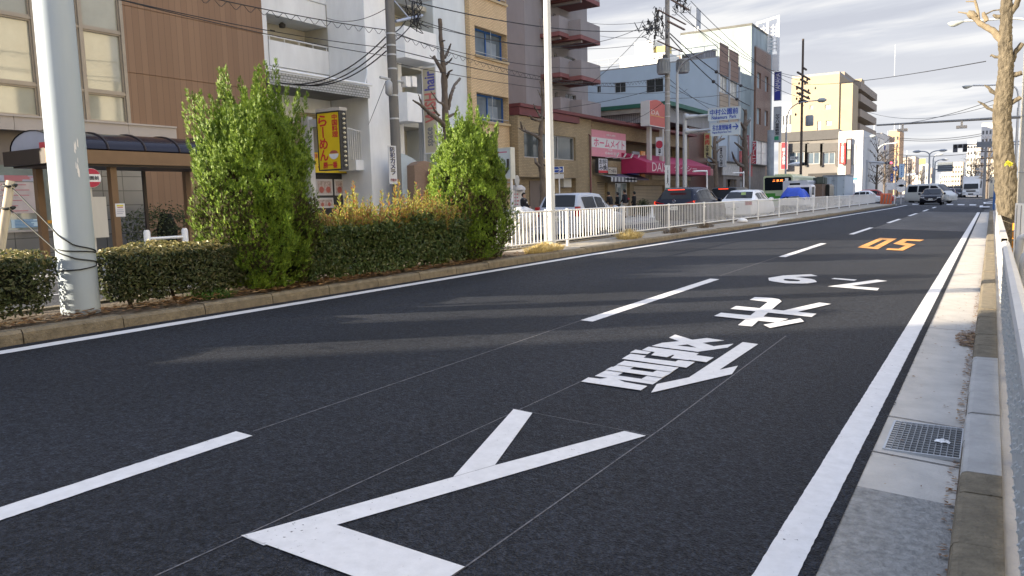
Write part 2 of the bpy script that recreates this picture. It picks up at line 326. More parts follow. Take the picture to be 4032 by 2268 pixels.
mb = MB()                                            # expansion joints of the gutter slabs, each a shallow dark groove filler
for a, b in (((1210, 138), (1860, 243)), ((1085, 425), (1830, 565))):
    zz_ = q(2900, 1568, 2.0698); p, r_ = fr(*zz_(*a)), fr(*zz_(*b)); mb.quad((-.54, p.y-.006, rz(-.5)+.002), (-.085, r_.y-.006, .001), (-.085, r_.y+.006, .001), (-.54, p.y+.006, rz(-.5)+.002))
for i in range(12):
    y = 9.4+i*4; mb.quad((-.54, y-.006, rz(-.5)+.002), (-.085, y-.006, .001), (-.085, y+.006, .001), (-.54, y+.006, rz(-.5)+.002))
struct(mb.build('gutter_joint', DARK))
# median strip with its kerbs
mb = MB(); y = -20; rnd = random.Random(4)
while y < 71.5:
    l = .98; e0, e1 = y+.006, y+l-.006
    for s in (0,):
        a, b = kx(e0), kx(e1); z0, z1 = rz(a), rz(b); t = .125+rnd.uniform(-.012, .008)
        P = []
        for yy, xx, zb in ((e0, a, z0), (e1, b, z1)):
            P += [(xx, yy, zb-.1), (xx-.015, yy, zb+t-.03), (xx-.04, yy, zb+t), (xx-.17, yy, zb+t+.004), (xx-.17, yy, zb-.1)]
        mb.add(P, [(0, 1, 6, 5), (1, 2, 7, 6), (2, 3, 8, 7), (3, 4, 9, 8), (0, 4, 3, 2, 1), (5, 6, 7, 8, 9)])
    mb.box((-9.0, e0, .2), (-8.86, e1, .345+.12)); y += l
struct(mb.build('median_kerb', KERB))
sheet('median', [-8.87, -8.4, lambda y: kx(y)-.165], [.435, .445, lambda y: rz(kx(y))+.112], -20, 13.6, SOIL, 30)
sheet('median', [-8.87, -8.4, lambda y: kx(y)-.165], [.435, .445, lambda y: rz(kx(y))+.112], 13.6, 71.5, mat('median_concrete', (.3, .27, .22), .9, .3, 5, bump=.5), 30)
mb = MB(); a = kx(33)-.02; mb.box((a-.62, 29.6, .3), (kx(31)+.02, 35.5, .445)); mb.build('median', KERB_N)['kind'] = 'structure'
mb = MB(); mb.box((-9.0, 71.5, .15), (-6.8, 72.3, .40)); struct(mb.build('median_kerb', KERB_N))
# ================================================================== PAINT ON THE ROAD
lift = [0]
def paint(polys, name='road_marking', m=PAINT, conv=None):
    mb = MB()
    for P in polys:
        lift[0] += 1; dz = .004+.0012*(lift[0] % 8)
        pts = [fr(*(conv(*p) if conv else p)) for p in P]; pts = [Vector((p.x, p.y, rz(p.x)+dz)) for p in pts]
        bm = bmesh.new(); vs_ = [bm.verts.new(p) for p in pts]; fc = bm.faces.new(vs_); bmesh.ops.triangulate(bm, faces=[fc]); bm.normal_update()
        bm.verts.index_update(); mb.add([v.co[:] for v in bm.verts], [tuple(v.index for v in (f.verts if f.normal.z > 0 else reversed(f.verts))) for f in bm.faces]); bm.free()
    return struct(mb.build(name, m))
def strip(name, xf, w, y0, y1, dz=.005, m=PAINT, n=50, rag=0):
    mb = MB(); V = []; rnd = random.Random(int(y0*10)+5)
    for i in range(n+1):
        y = y0+(y1-y0)*i/n; x = xf(y) if callable(xf) else xf; j = rnd.uniform(-rag, rag); k = rnd.uniform(-rag, rag); V += [(x-w/2+j, y, rz(x-w/2)+dz), (x+w/2+k, y, rz(x+w/2)+dz)]
    mb.add(V, [(2*i, 2*i+1, 2*i+3, 2*i+2) for i in range(n)]); return struct(mb.build(name, m))
strip('edge_line', -.665, .15, -6, 56.3, n=1600, rag=.0018); strip('edge_line', lx, .15, -12, 74, n=300, rag=.004)
strip('lane_line', -3.79, .15, -1.8, 2.93, n=160, rag=.0025)
for a, b in ((7.59, 12.29), (17.04, 21.89), (26.65, 31.6)): strip('lane_line', -3.80, .15, a, b, n=60, rag=.003)
for a, b in ((36.2, 41.2), (46, 51), (56, 60.5), (65, 69)): strip('lane_line', -3.72, .15, a, b, n=6)
strip('edge_line', -15.9, .15, -20, 88, dz=-.04-.04*15.9*0+.0, n=2) if False else None
mb = MB()
for i in range(9):
    y = -4+i*10; mb.quad((-12.75, y, .205), (-12.6, y, .212), (-12.6, y+5, .212), (-12.75, y+5, .205))
mb.quad((-9.35, -20, .336), (-9.2, -20, .342), (-9.2, 72, .342), (-9.35, 72, .336)); struct(mb.build('lane_line', PAINT))
ZK = q(2250, 1050, 2.3418); ZQ = q(900, 1568, 1.5153)
paint([[(75, 827), (1350, 473), (1577, 408), (2362, 200), (2490, 228), (1500, 515), (640, 763), (210, 885)], [(1700, 70), (1813, 93), (1590, 404), (1340, 476)],
       [(75, 827), (640, 763), (1410, 1015), (1290, 1095), (1000, 1166)]], conv=ZQ)
def bil(O, u0_, u1_, v0_, v1_):
    f = lambda u, v: tuple((O[0][i]*(1-u)+O[1][i]*u)*(1-v)+(O[3][i]*(1-u)+O[2][i]*u)*v for i in (0, 1)); return [f(u0_, v0_), f(u1_, v0_), f(u1_, v1_), f(u0_, v1_)]
O_ = [(490, 878), (990, 942), (750, 1090), (215, 1012)]
paint([[(1580, 703), (1722, 722), (1365, 960), (1535, 922), (1480, 1000), (735, 1172), (788, 1092), (1085, 1030)],
       [(90, 1070), (155, 1032), (270, 1045), (380, 1030), (490, 1075), (700, 1112), (640, 1152)],
       bil(O_, 0, 1, 0, .27), bil(O_, 0, 1, .43, .63), bil(O_, 0, 1, .8, 1), bil(O_, 0, .3, .2, .85), bil(O_, .72, 1, .2, .85),
       [(710, 745), (1175, 805), (1080, 870), (915, 850), (950, 822), (650, 776)], [(590, 773), (735, 795), (700, 815), (540, 800)], [(770, 797), (935, 822), (880, 845), (735, 825)],
       [(545, 813), (690, 832), (665, 850), (960, 887), (985, 872), (1140, 890), (1060, 943), (465, 860)], [(1150, 827), (1312, 850), (1245, 893), (1085, 872)],
       [(900, 657), (957, 629), (1340, 745), (1230, 778)], [(1250, 662), (1412, 685), (960, 733), (740, 735), (838, 706), (1010, 690), (1135, 676)],
       [(1495, 716), (1440, 752), (1165, 791), (740, 737), (960, 731), (1190, 757), (1320, 738)]], conv=ZK)
paint([[(1690, 285), (1850, 293), (1915, 305), (1938, 325), (1905, 350), (1665, 556), (1535, 545), (1810, 330), (1645, 310)], [(1520, 368), (2260, 440), (2215, 470), (1465, 395)],
       [(2285, 337), (2395, 350), (2080, 425), (1950, 412)], [(1380, 432), (2000, 490), (1890, 525), (1315, 463)], [(2110, 485), (2145, 515), (1830, 575), (1770, 545)]], conv=ZK)
paint([[(735, 1258), (1195, 1195), (1295, 1207), (945, 1255), (1220, 1275), (1200, 1296)], [(800, 1180), (1010, 1195), (985, 1207), (768, 1188)]], conv=Z8)
a_, b_, c_, d_ = [fr(*Z8(*p)) for p in ((180, 1193), (675, 1180), (430, 1140), (430, 1233))]
mb = MB(); text(mb, '9', (0, 0, 0), (-1, 0, 0), (0, -1, 0), b_.x-a_.x, c_.y-d_.y, bold=.03, fit=True); mb.v = [(x, y, z) for x, y, z in mb.v]
mb.v = [(x+b_.x, y+c_.y, rz(x+b_.x)+.005+z) for x, y, z in mb.v]; struct(mb.build('road_marking', PAINT))
O2 = [(1225, 803), (1385, 810), (1205, 910), (1015, 893)]
paint([bil(O2, 0, 1, 0, .16), bil(O2, 0, 1, .84, 1), bil(O2, 0, .36, .1, .9), bil(O2, .64, 1, .1, .9)], m=PAINT_O, conv=Z8)
paint([[(1440, 815), (1640, 823), (1600, 836), (1480, 832), (1450, 850), (1560, 866), (1440, 925), (1280, 917), (1300, 903), (1400, 908), (1465, 878), (1350, 860)]], m=PAINT_O, conv=Z8)
for P in ([(1850, 485), (1915, 485), (1910, 493), (1850, 493)], [(1955, 486), (2020, 487), (2015, 495), (1955, 494)], [(2065, 488), (2130, 489), (2125, 497), (2065, 497)], [(1530, 483), (1590, 484), (1585, 490), (1530, 490)]): paint([P], 'road_marking', conv=Z8)
paint([[(1830, 404), (2285, 407), (2285, 413), (1830, 411)]], 'stop_line', conv=Z8); paint([[(1380, 417), (1545, 408), (1545, 413), (1380, 425)]], 'stop_line', conv=Z8)
paint([[(2195, 468), (2280, 462), (2280, 467), (2215, 472), (2215, 478), (2280, 478), (2280, 483), (2200, 482)], [(2160, 500), (2190, 498), (2190, 508), (2255, 508), (2255, 514), (2160, 516)]], conv=Z8)
pz = sheet('asphalt_patch', [-3.7, -.75], [rz(-3.7)+.003, rz(-.75)+.003], 31, 55.5, ASPH2, 6)
CHALK = mat('chalk_line', (.10, .10, .11), .8, .6, 30)
def chalk(a, b, conv, w=.010):
    p, r_ = fr(*conv(*a)), fr(*conv(*b)); d = (r_-p); d.z = 0; n = Vector((-d.y, d.x, 0)).normalized()*w/2; mb = MB(); V = [p-n, r_-n, r_+n, p+n]; mb.quad(*[(v.x, v.y, rz(v.x)+.0028) for v in V]); struct(mb.build('chalk_line', CHALK))
idp = lambda a, b: (a, b)
chalk((600, 2275), (2290, 1502), idp, .009); chalk((1640, 2370), (2616, 1680), idp, .009); chalk((2616, 1680), (3095, 1323), idp, .010); chalk((996, 1700), (2288, 1262), idp, .011); chalk((2830, 1088), (3066, 1011), idp, .014); chalk((2015, 1610), (2560, 1715), idp, .008)
# drain grate in the gutter
ga = [fr(*q(2900, 1568, 2.0698)(*p)) for p in ((1300, 187), (1845, 272), (1215, 410), (1820, 522))]
gx0, gx1 = min(p.x for p in ga), max(p.x for p in ga)-.005; gy0, gy1 = ga[2].y, ga[0].y
t = thing('drain_grate', 'galvanised steel drain grate with square cells set in the gutter', 'drain grate', ((gx0+gx1)/2, (gy0+gy1)/2, .02))
zt = rz(gx0)+.003
mb = MB(); w = .012
mb.box((gx0-w, gy0-w, zt-.02), (gx0, gy1+w, zt)); mb.box((gx1, gy0-w, zt-.02), (gx1+w, gy1+w, zt)); mb.box((gx0, gy0-w, zt-.02), (gx1, gy0, zt)); mb.box((gx0, gy1, zt-.02), (gx1, gy1+w, zt)); mb.build('frame', GALV, t)
mb = MB(); GRT = mat('grate_steel', (.17, .18, .19), .5, .2, 20, metal=.2)
for i in range(1, 12): x = gx0+(gx1-gx0)*i/12; mb.box((x-.003, gy0, zt-.012), (x+.003, gy1, zt-.001))
for i in range(1, 13): y = gy0+(gy1-gy0)*i/13; mb.box((gx0, y-.005, zt-.0125), (gx1, y+.005, zt-.0015))
mb.build('grating', GRT, t)
mb = MB(); mb.quad((gx0, gy0, zt-.03), (gx1, gy0, zt-.03), (gx1, gy1, zt-.03), (gx0, gy1, zt-.03)); mb.build('pit_shade', BLACK, t)  # black sheet stands in for the dark of the drain below
rnd = random.Random(3); p = fr(*q(2900, 1568, 2.0698)(1680, 375)); mb = MB(); V = []
for i in range(8):
    for j in range(7): V.append((p.x-.04+i*.011+rnd.uniform(-.005, .005), p.y-.03+j*.009+rnd.uniform(-.004, .004), zt+.002+rnd.uniform(.0, .022)*min(i, 7-i, j+1, 7-j)/3))
mb.add(V, [(i*7+j, (i+1)*7+j, (i+1)*7+j+1, i*7+j+1) for i in range(7) for j in range(6)]); tag(mb.build('crumpled_tissue', WHITE), 'crumpled white tissue lying on the drain grate', 'litter')
# dry leaves and twigs in the gutter
def litter(name, label, cat, c, rx, ry, n, m, z=.004, size=.03, seed=1, hz=.02, long=1.0):
    rnd = random.Random(seed); mb = MB()
    for i in range(n):
        a = rnd.uniform(0, 6.28); d = rnd.random()**.7; x, y = c[0]+math.cos(a)*d*rx, c[1]+math.sin(a)*d*ry; s = size*rnd.uniform(.5, 1.2); b = rnd.uniform(0, 6.28); k = s*rnd.uniform(.3, .6)/long; zz0 = (z(x) if callable(z) else z)+rnd.uniform(.002, hz)
        ux, uy = math.cos(b)*s, math.sin(b)*s; vx, vy = -math.sin(b)*k, math.cos(b)*k; t1, t2 = rnd.uniform(-.3, .3)*s, rnd.uniform(-.3, .6)*s
        mb.quad((x-ux, y-uy, zz0), (x+vx, y+vy, zz0+abs(t1)), (x+ux, y+uy, zz0+abs(t2)*.5), (x-vx, y-vy, zz0+.002))
    return tag(mb.build(name, m), label, cat, kind='stuff')
LEAF_D = leafmat('dry_leaf', [(.16, .07, .03), (.30, .17, .06), (.10, .05, .03), (.34, .22, .10)], .15)
p = fr(*q(3350, 900, 2.0704)(930, 905)); litter('dry_leaves', 'small heap of dry brown leaves and twigs against the kerb in the gutter', 'leaf litter', (p.x+.05, p.y), .13, .5, 260, LEAF_D, lambda x: rz(x), .035, 5, .03)
litter('gutter_debris', 'scattered dark crumbs and leaf bits over the gutter slabs', 'debris', (-.3, 11), .22, 8, 150, LEAF_D, lambda x: rz(x), .014, 6, .006)
litter('gutter_debris', 'line of silt, twigs and leaf bits along the foot of the right kerb', 'debris', (-.115, 8), .028, 7, 520, LEAF_D, lambda x: rz(x), .018, 16, .006)
litter('gutter_debris', 'dark grit gathered along the ragged asphalt edge of the gutter', 'debris', (-.55, 9), .03, 8, 900, mat('grit', (.03, .03, .032), .9, .3, 20), lambda x: rz(x), .01, 17, .004)
litter('dry_leaves', 'fallen brown leaves along the median kerb under the hedges', 'leaf litter', (-7.95, 8), .3, 5.4, 2600, LEAF_D, .44, .05, 8, .05)
DRYG = leafmat('dry_grass', [(.55, .42, .16), (.68, .56, .28), (.40, .30, .10)], .3)
# ================================================================== MEDIAN: POLES, HEDGES, CONIFERS, FENCE
t = thing('gantry_pole', 'thick pale grey steel pole in the median between the two clipped hedges', 'pole', (-8.28, 4.42, .44))
mb = MB(); mb.lathe((-8.28, 4.42, 0), [(.19, .42), (.19, .55), (.189, 1.2), (.187, 3.2), (.182, 6.2), (.175, 9.5)], 40); mb.build('shaft', POLE_G, t)
mb = MB(); rnd = random.Random(2)
for i in range(9):                                   # peeled remains of a sticker
    a = .0+rnd.uniform(-.10, .10); z = 1.95+rnd.uniform(-.18, .3); s = rnd.uniform(.006, .022); r_ = .1905
    P = [(-8.28+math.cos(a+da)*r_, 4.42+math.sin(a+da)*r_, z+dz) for da, dz in ((-s*2, -s*2), (s*2, -s*3), (s*2.2, s*2), (-s, s*4))]; mb.quad(*P)
mb.build('torn_sticker', WHITE, t)
rope = mat('black_cable', (.02, .022, .02), .6, 0)
def pw(px, py, back=False, r_=.19, c=(-8.28, 4.42)):
    """pixel to a point on the pole's round surface"""
    d = ray(px, py); o = Vector((0, 0, H)); a = d.x**2+d.y**2; b = 2*((o.x-c[0])*d.x+(o.y-c[1])*d.y); cc = (o.x-c[0])**2+(o.y-c[1])**2-r_*r_; D = b*b-4*a*cc
    if D < 0: D = 0
    return o+d*((-b-math.sqrt(D))/(2*a))
def wrap(pts, n=10):
    P = [pw(*p) for p in pts]; out_ = []
    for i in range(len(P)-1):
        for k in range(n): out_.append(P[i].lerp(P[i+1], k/n))
    out_.append(P[-1]); res = []
    for p in out_:
        v = Vector((p.x+8.28, p.y-4.42, 0)); v = v.normalized()*.196 if v.length < .196 else v; res.append(Vector((-8.28+v.x, 4.42+v.y, p.z)))
    return res
sx, sy = -9.0, 3.35; stk_top = fx(*ZA(110, 700), sx); stk2 = fx(*ZA(90, 945), sx)
e1, e2 = pw(*ZA(615, 1215)), pw(*ZA(632, 1425))
c1 = [stk_top.lerp(e1, i/8) for i in range(8)]+wrap([ZA(615, 1215), ZA(800, 1345), ZA(1048, 1418)])+wrap([ZA(1040, 1432), ZA(640, 1398)])
c2 = [stk2.lerp(e2, i/8) for i in range(8)]+wrap([ZA(632, 1425), Z2(560, 795), Z2(722, 822)])+wrap([Z2(720, 848), Z2(600, 880), Z2(448, 888)])
mb = MB(); mb.tube(c1, .007, 6); tag(mb.build('tie_cable', rope), 'upper black cable tied from the leaning stake round the grey pole', 'cable')
mb = MB(); mb.tube(c2, .007, 6); tag(mb.build('tie_cable', rope), 'lower black cable tied from the leaning stake round the grey pole', 'cable')
t = thing('stake', 'pale weathered wooden stake leaning beside the clipped hedge', 'stake', (sx, sy, .44))
d = (stk_top-fx(*ZA(0, 1420), sx)); b0 = stk_top+d.normalized()*.05; b1 = b0-d.normalized()*1.55
mb = MB(); mb.tube([b1, b1.lerp(b0, .5), b0], [.05, .047, .045], 10); mb.build('shaft', mat('weathered_wood', (.5, .43, .33), .85, .25, 8, streak=6), t)
mb = MB()
for p in (stk_top, stk2): mb = MB(); mb.tube([p+Vector((.06*math.cos(a), .06*math.sin(a), .01*math.sin(a*2))) for a in [i*.5 for i in range(13)]], .014, 6); mb.build('lashing', rope, t)
# ---- clipped hedges
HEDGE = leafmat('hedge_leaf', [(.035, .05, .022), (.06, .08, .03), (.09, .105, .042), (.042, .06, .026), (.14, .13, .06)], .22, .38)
HEDGE_LIT = leafmat('hedge_sunlit_leaf', [(.14, .14, .05), (.24, .21, .08), (.34, .29, .14), (.10, .12, .04)], .25, .42)  # sunlight on the clipped tops is put into this leaf colour
PHOT = leafmat('photinia_leaf', [(.045, .075, .024), (.075, .115, .038), (.055, .09, .03), (.11, .145, .045), (.10, .11, .04)], .25, .35)
PHOT_N = leafmat('photinia_shoot', [(.26, .30, .05), (.42, .38, .07), (.34, .22, .06), (.30, .11, .05), (.16, .24, .05), (.45, .42, .12), (.12, .2, .04)], .45, .4)
BARK_D = mat('dark_bark', (.055, .045, .035), .95, .4, 20, bump=.8)
def leaf(mb, p, n, s, rnd, asp=.5):
    """one folded leaf: two small faces meeting at the midrib"""
    n = Vector(n).normalized(); a = n.orthogonal().normalized(); a.rotate(Matrix.Rotation(rnd.uniform(0, 6.28), 3, n)); b = n.cross(a); p = Vector(p)
    L, w = a*s, b*s*asp; f = n*s*.18
    mb.add([p-L*.5, p+w*.5+f, p+L*.5-f*.4, p-w*.5+f], [(0, 1, 2), (0, 2, 3)])
def rnd_unit(rnd):
    while True:
        v = Vector((rnd.uniform(-1, 1), rnd.uniform(-1, 1), rnd.uniform(-1, 1)))
        if .05 < v.length < 1: return v.normalized()
def hedge(name, label, x0, x1, y0, y1, z0, z1, n, ml, mt, seed, size=.055, stems=True, skirt=.08, round_=.12, lump=.06):
    rnd = random.Random(seed); t = thing(name, label, 'hedge', ((x0+x1)/2, (y0+y1)/2, z0)); A, B = MB(), MB()
    core = MB(); core.box((x0+.13, y0+.15, z0+skirt+.12), (x1-.13, y1-.15, z1-.13)); core.build('dark_core', mat('hedge_inside', (.012, .016, .008), .95, .5, 20), t)  # solid dark core, the hedge's inner shade put into its colour
    for i in range(n):
        f = rnd.random(); top = f < .30; ends = .85 < f
        d = abs(rnd.gauss(0, .05))
        if top: p = [rnd.uniform(x0, x1), rnd.uniform(y0, y1), z1-d]; nn = Vector((0, 0, 1))
        elif ends: s = rnd.random() < .5; p = [rnd.uniform(x0, x1), (y0+d) if s else (y1-d), rnd.uniform(z0+skirt, z1)]; nn = Vector((0, -1 if s else 1, .3))
        else: s = rnd.random() < .8; p = [(x1-d) if s else (x0+d), rnd.uniform(y0, y1), z0+skirt+(z1-z0-skirt)*rnd.random()**.9]; nn = Vector((1 if s else -1, 0, .3))
        w = noise.noise(Vector((p[0]*2.2, p[1]*2.2, p[2]*2.2+seed)))*.09; w2 = noise.noise(Vector((p[0]*.9+7, p[1]*.9, p[2]*.9)))*lump
        p[0] += w if not top else 0; p[2] += (w+w2) if top else 0; p[1] += w if ends else 0
        e_ = min(p[1]-y0, y1-p[1], p[0]-x0, x1-p[0])
        if p[2] > z1-round_ and e_ < round_: p[2] -= (round_-e_)*.5
        k = (1-(p[2]-z0)/(z1-z0)); p[0] -= .09*k*k*(1 if p[0] > (x0+x1)/2 else -1)
        if p[2] < z0+skirt+.1 and noise.noise(Vector((p[0], p[1]*2.3, seed))) > .12: continue
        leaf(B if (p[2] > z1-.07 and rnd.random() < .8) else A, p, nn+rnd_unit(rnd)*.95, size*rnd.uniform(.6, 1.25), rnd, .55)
    for i in range(int(n*.18)):                      # leaves inside, seen through the gaps
        p = (rnd.uniform(x0+.06, x1-.06), rnd.uniform(y0+.06, y1-.06), rnd.uniform(z0+skirt, z1-.06)); leaf(A, p, rnd_unit(rnd), size, rnd, .55)
    A.build('foliage', ml, t); B.build('top_foliage', mt, t)
    st = MB(); y = y0+.2
    while y < y1-.1:
        x = (x0+x1)/2+rnd.uniform(-.1, .18); st.tube([(x, y, z0-.08), (x+rnd.uniform(-.05, .05), y+rnd.uniform(-.1, .1), z0+.2), (x+rnd.uniform(-.15, .15), y+rnd.uniform(-.2, .2), z0+.5)], [.025, .02, .012], 6); y += rnd.uniform(.35, .7)
    st.build('stems', BARK_D, t); return t
hedge('clipped_hedge', 'low dark green clipped hedge cut off by the photo edge left of the grey pole', -8.65, -7.95, .6, 4.02, .43, 1.14, 9000, HEDGE, HEDGE_LIT, 11)
hedge('clipped_hedge', 'low dark green clipped hedge between the grey pole and the big conifer', -8.6, -7.92, 4.72, 6.62, .43, 1.10, 9500, HEDGE, HEDGE_LIT, 12)
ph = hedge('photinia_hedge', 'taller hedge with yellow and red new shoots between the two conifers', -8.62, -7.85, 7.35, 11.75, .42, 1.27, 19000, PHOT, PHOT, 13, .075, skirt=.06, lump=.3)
rnd = random.Random(21); A = MB(); SB = MB()
def shoot(x, y, z, h, lean, rnd, A, SB, size=.115):
    top = Vector((x+lean[0], y+lean[1], z+h)); base = Vector((x, y, z)); SB.tube([base, base.lerp(top, .5)+Vector((0, 0, .02)), top], [.008, .006, .003], 5, False)
    k = max(5, int(h/.022))
    for i in range(k):
        f = i/k; p = base.lerp(top, f); a = i*2.4; o = Vector((math.cos(a), math.sin(a), .75+.7*f)).normalized(); s = size*(1.1-.55*f)*rnd.uniform(.8, 1.15)
        tip = p+o*s; sd_ = o.cross(Vector((0, 0, 1))).normalized()*s*.24; m_ = p+o*s*.5+Vector((0, 0, s*.08)); A.add([p, m_+sd_, tip, m_-sd_], [(0, 1, 2), (0, 2, 3)])
for (zx, zy, h) in ((950, 285, .55), (960, 330, .4), (870, 380, .38), (800, 420, .3), (1240, 370, .4), (1330, 310, .5), (1395, 265, .55), (1360, 330, .45), (1480, 380, .38), (1560, 290, .5), (1585, 360, .4), (1700, 420, .33), (1780, 370, .4), (1960, 410, .35), (2060, 460, .3), (1300, 400, .35)):
    p = fx(*Z4(zx, zy), -8.3+rnd.uniform(-.2, .15)); shoot(p.x, p.y, p.z-h-.15, h+.15, (rnd.uniform(-.05, .05), rnd.uniform(-.05, .05)), rnd, A, SB)
for i in range(620):
    y = rnd.uniform(7.7, 11.85); x = rnd.uniform(-8.6, -7.86); h = rnd.uniform(.14, .42)*(1 if y > 8.2 else .5); shoot(x, y, 1.2+rnd.uniform(-.16, .06)+.1*noise.noise(Vector((y*1.3, x*2, 3))), h*(1+.9*noise.noise(Vector((y*1.7, 5, x)))), (rnd.uniform(-.06, .06), rnd.uniform(-.06, .06)), rnd, A, SB, .085)
A.build('new_shoots', PHOT_N, ph); SB.build('shoot_stems', mat('green_stem', (.2, .12, .04), .8, .2), ph)
# ---- conifers
CON = leafmat('conifer_spray', [(.08, .15, .014), (.145, .235, .018), (.05, .105, .012), (.215, .30, .027), (.105, .18, .015)], .12, .55)
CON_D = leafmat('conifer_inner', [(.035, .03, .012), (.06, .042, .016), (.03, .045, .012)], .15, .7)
def conifer(label, cx, cy, z0, prof, n, seed, plumes):
    """prof: [(height, radius)]; sprays are little upright flames made of several scale-leaf blades"""
    rnd = random.Random(seed); t = thing('conifer', label, 'tree', (cx, cy, z0)); A, D = MB(), MB()
    rad = lerp([(h, r_) for h, r_ in prof]); h0, h1 = prof[0][0], prof[-1][0]
    tr = MB(); tr.tube([(cx, cy, z0-.1), (cx+.02, cy, z0+.5), (cx, cy+.03, z0+1.5), (cx, cy, z0+h1*.8)], [.11, .09, .06, .02], 10); tr.build('trunk', BARK_D, t)
    def spray(p, dirv, L, rnd, M):
        """a flat little spray of scale leaves whose faces look out of the crown"""
        d = dirv.normalized(); no = Vector((p.x-cx, p.y-cy, .35*max(0, p.z-z0-1.2))).normalized()+rnd_unit(rnd)*.6; a = d.cross(no).normalized(); k = 5
        for i in range(k):
            f = (i+.3)/k; sg = 1 if i % 2 else -1; c = p+d*L*f*.8; l = L*(.62-.34*f)*rnd.uniform(.8, 1.2); td = (d+a*sg*.75+rnd_unit(rnd)*.3).normalized(); tip = c+td*l; s = td.cross(no).normalized()*l*.2
            M.add([c-s*.4, c+td*l*.5-s, tip, c+td*l*.5+s], [(0, 1, 2), (0, 2, 3)])
        s = a*L*.10; M.add([p-s, p+d*L*1.1, p+s], [(0, 1, 2)])
    for i in range(n):
        h = h0+(h1-h0)*rnd.random()**.85; a = rnd.uniform(0, 6.28)
        lob = 1+.18*noise.noise(Vector((math.cos(a)*1.5, math.sin(a)*1.5, h*1.3+seed)))+.30*noise.noise(Vector((math.cos(a)*3.4, math.sin(a)*3.4, h*3.3+seed)))+.16*noise.noise(Vector((math.cos(a)*8, math.sin(a)*8, h*7+seed)))
        r_ = rad(h)*lob; dep = rnd.random()**2.2; r2 = r_*(1-.45*dep)
        p = Vector((cx+math.cos(a)*r2, cy+math.sin(a)*r2, z0+h))
        if dep < .35 and noise.noise(p*Vector((1, 1, .6)).length*2.6+Vector((seed, 0, 0))) < -.34: continue
        out_ = Vector((math.cos(a), math.sin(a), 0))
        upw = .75+1.1*(h/h1)+rnd.uniform(-.2, .5); dv = out_*(.75-.3*h/h1)+Vector((0, 0, upw))+rnd_unit(rnd)*.55
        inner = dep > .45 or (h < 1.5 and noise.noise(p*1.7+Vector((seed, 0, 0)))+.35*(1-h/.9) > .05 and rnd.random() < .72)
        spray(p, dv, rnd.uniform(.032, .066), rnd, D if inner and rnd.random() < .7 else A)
    for (dx, dy, hb, L, lean) in plumes:             # feathery leaders that stand out of the crown
        b = Vector((cx+dx, cy+dy, z0+hb)); tip = b+Vector((lean[0], lean[1], 1)).normalized()*L; k = int(L/.0075)
        for i in range(k):
            f = i/k; p = b.lerp(tip, f); w = .075*(1-f)**.7+.004; o = rnd_unit(rnd); spray(p+o*w, (tip-b).normalized()+o*.45, .085*(1-.4*f), rnd, A)
    core = MB(); core.lathe((cx, cy, z0), [(.02, h0+.25)]+[(r_*.70, h) for h, r_ in prof[1:-1]]+[(.02, h1*.9)], 14); core.build('dark_core', mat('conifer_inside', (.014, .013, .008), .95, .5, 15), t)  # solid dark core, shade inside the crown put into its colour
    A.build('crown', CON, t); D.build('inner_crown', CON_D, t); return t
rp = random.Random(5)
def plm(n, R_, hb, L0, L1, sd_):
    rp = random.Random(sd_); res = []
    for i in range(n): a = rp.uniform(0, 6.28); d = R_*math.sqrt(rp.random()); res.append((math.cos(a)*d, math.sin(a)*d, hb-d*.6+rp.uniform(-.2, .1), rp.uniform(L0, L1), (math.cos(a)*.22*d/R_+rp.uniform(-.08, .08), math.sin(a)*.22*d/R_+rp.uniform(-.08, .08))))
    return res
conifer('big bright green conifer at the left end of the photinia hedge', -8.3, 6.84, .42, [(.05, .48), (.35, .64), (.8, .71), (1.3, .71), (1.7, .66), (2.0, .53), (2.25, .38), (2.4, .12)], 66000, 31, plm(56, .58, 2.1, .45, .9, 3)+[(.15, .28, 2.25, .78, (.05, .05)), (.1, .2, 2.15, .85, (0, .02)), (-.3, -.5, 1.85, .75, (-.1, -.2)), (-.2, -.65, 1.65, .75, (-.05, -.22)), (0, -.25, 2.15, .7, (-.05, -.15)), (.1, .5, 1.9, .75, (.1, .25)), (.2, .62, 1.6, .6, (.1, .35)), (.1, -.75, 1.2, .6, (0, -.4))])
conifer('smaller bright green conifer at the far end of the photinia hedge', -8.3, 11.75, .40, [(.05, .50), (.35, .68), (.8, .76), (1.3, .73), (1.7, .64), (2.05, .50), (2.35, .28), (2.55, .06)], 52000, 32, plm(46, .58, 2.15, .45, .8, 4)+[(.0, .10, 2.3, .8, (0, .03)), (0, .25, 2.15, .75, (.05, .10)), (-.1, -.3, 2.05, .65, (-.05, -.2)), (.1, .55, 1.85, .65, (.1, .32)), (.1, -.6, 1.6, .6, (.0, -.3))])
# weeds and grass tufts in the median
def tuft(label, c, rx, ry, n, m, seed, hgt=.22, name='grass_tuft'):
    rnd = random.Random(seed); mb = MB()
    for i in range(n):
        a = rnd.uniform(0, 6.28); d = rnd.random()**.7; b = Vector((c[0]+math.cos(a)*d*rx, c[1]+math.sin(a)*d*ry, c[2])); L = hgt*rnd.uniform(.4, 1.1)*(1.2-d*.6)
        o = Vector((math.cos(a)*rnd.uniform(.1, 1.2)*(d+.3), math.sin(a)*rnd.uniform(.1, 1.2)*(d+.3), 0)); m1 = b+o*L*.5+Vector((0, 0, L*.75)); tip = b+o*L*1.4+Vector((0, 0, L*rnd.uniform(.3, 1))); s = Vector((-math.sin(a), math.cos(a), 0))*.006
        mb.add([b-s, b+s, m1+s*.8, m1-s*.8, tip], [(0, 1, 2, 3), (3, 2, 4)])
    return tag(mb.build(name, m), label, 'grass', kind='stuff')
tuft('straw coloured dry grass in front of the first fence panel', (-7.92, 13.9, .44), .2, .75, 1100, DRYG, 41)
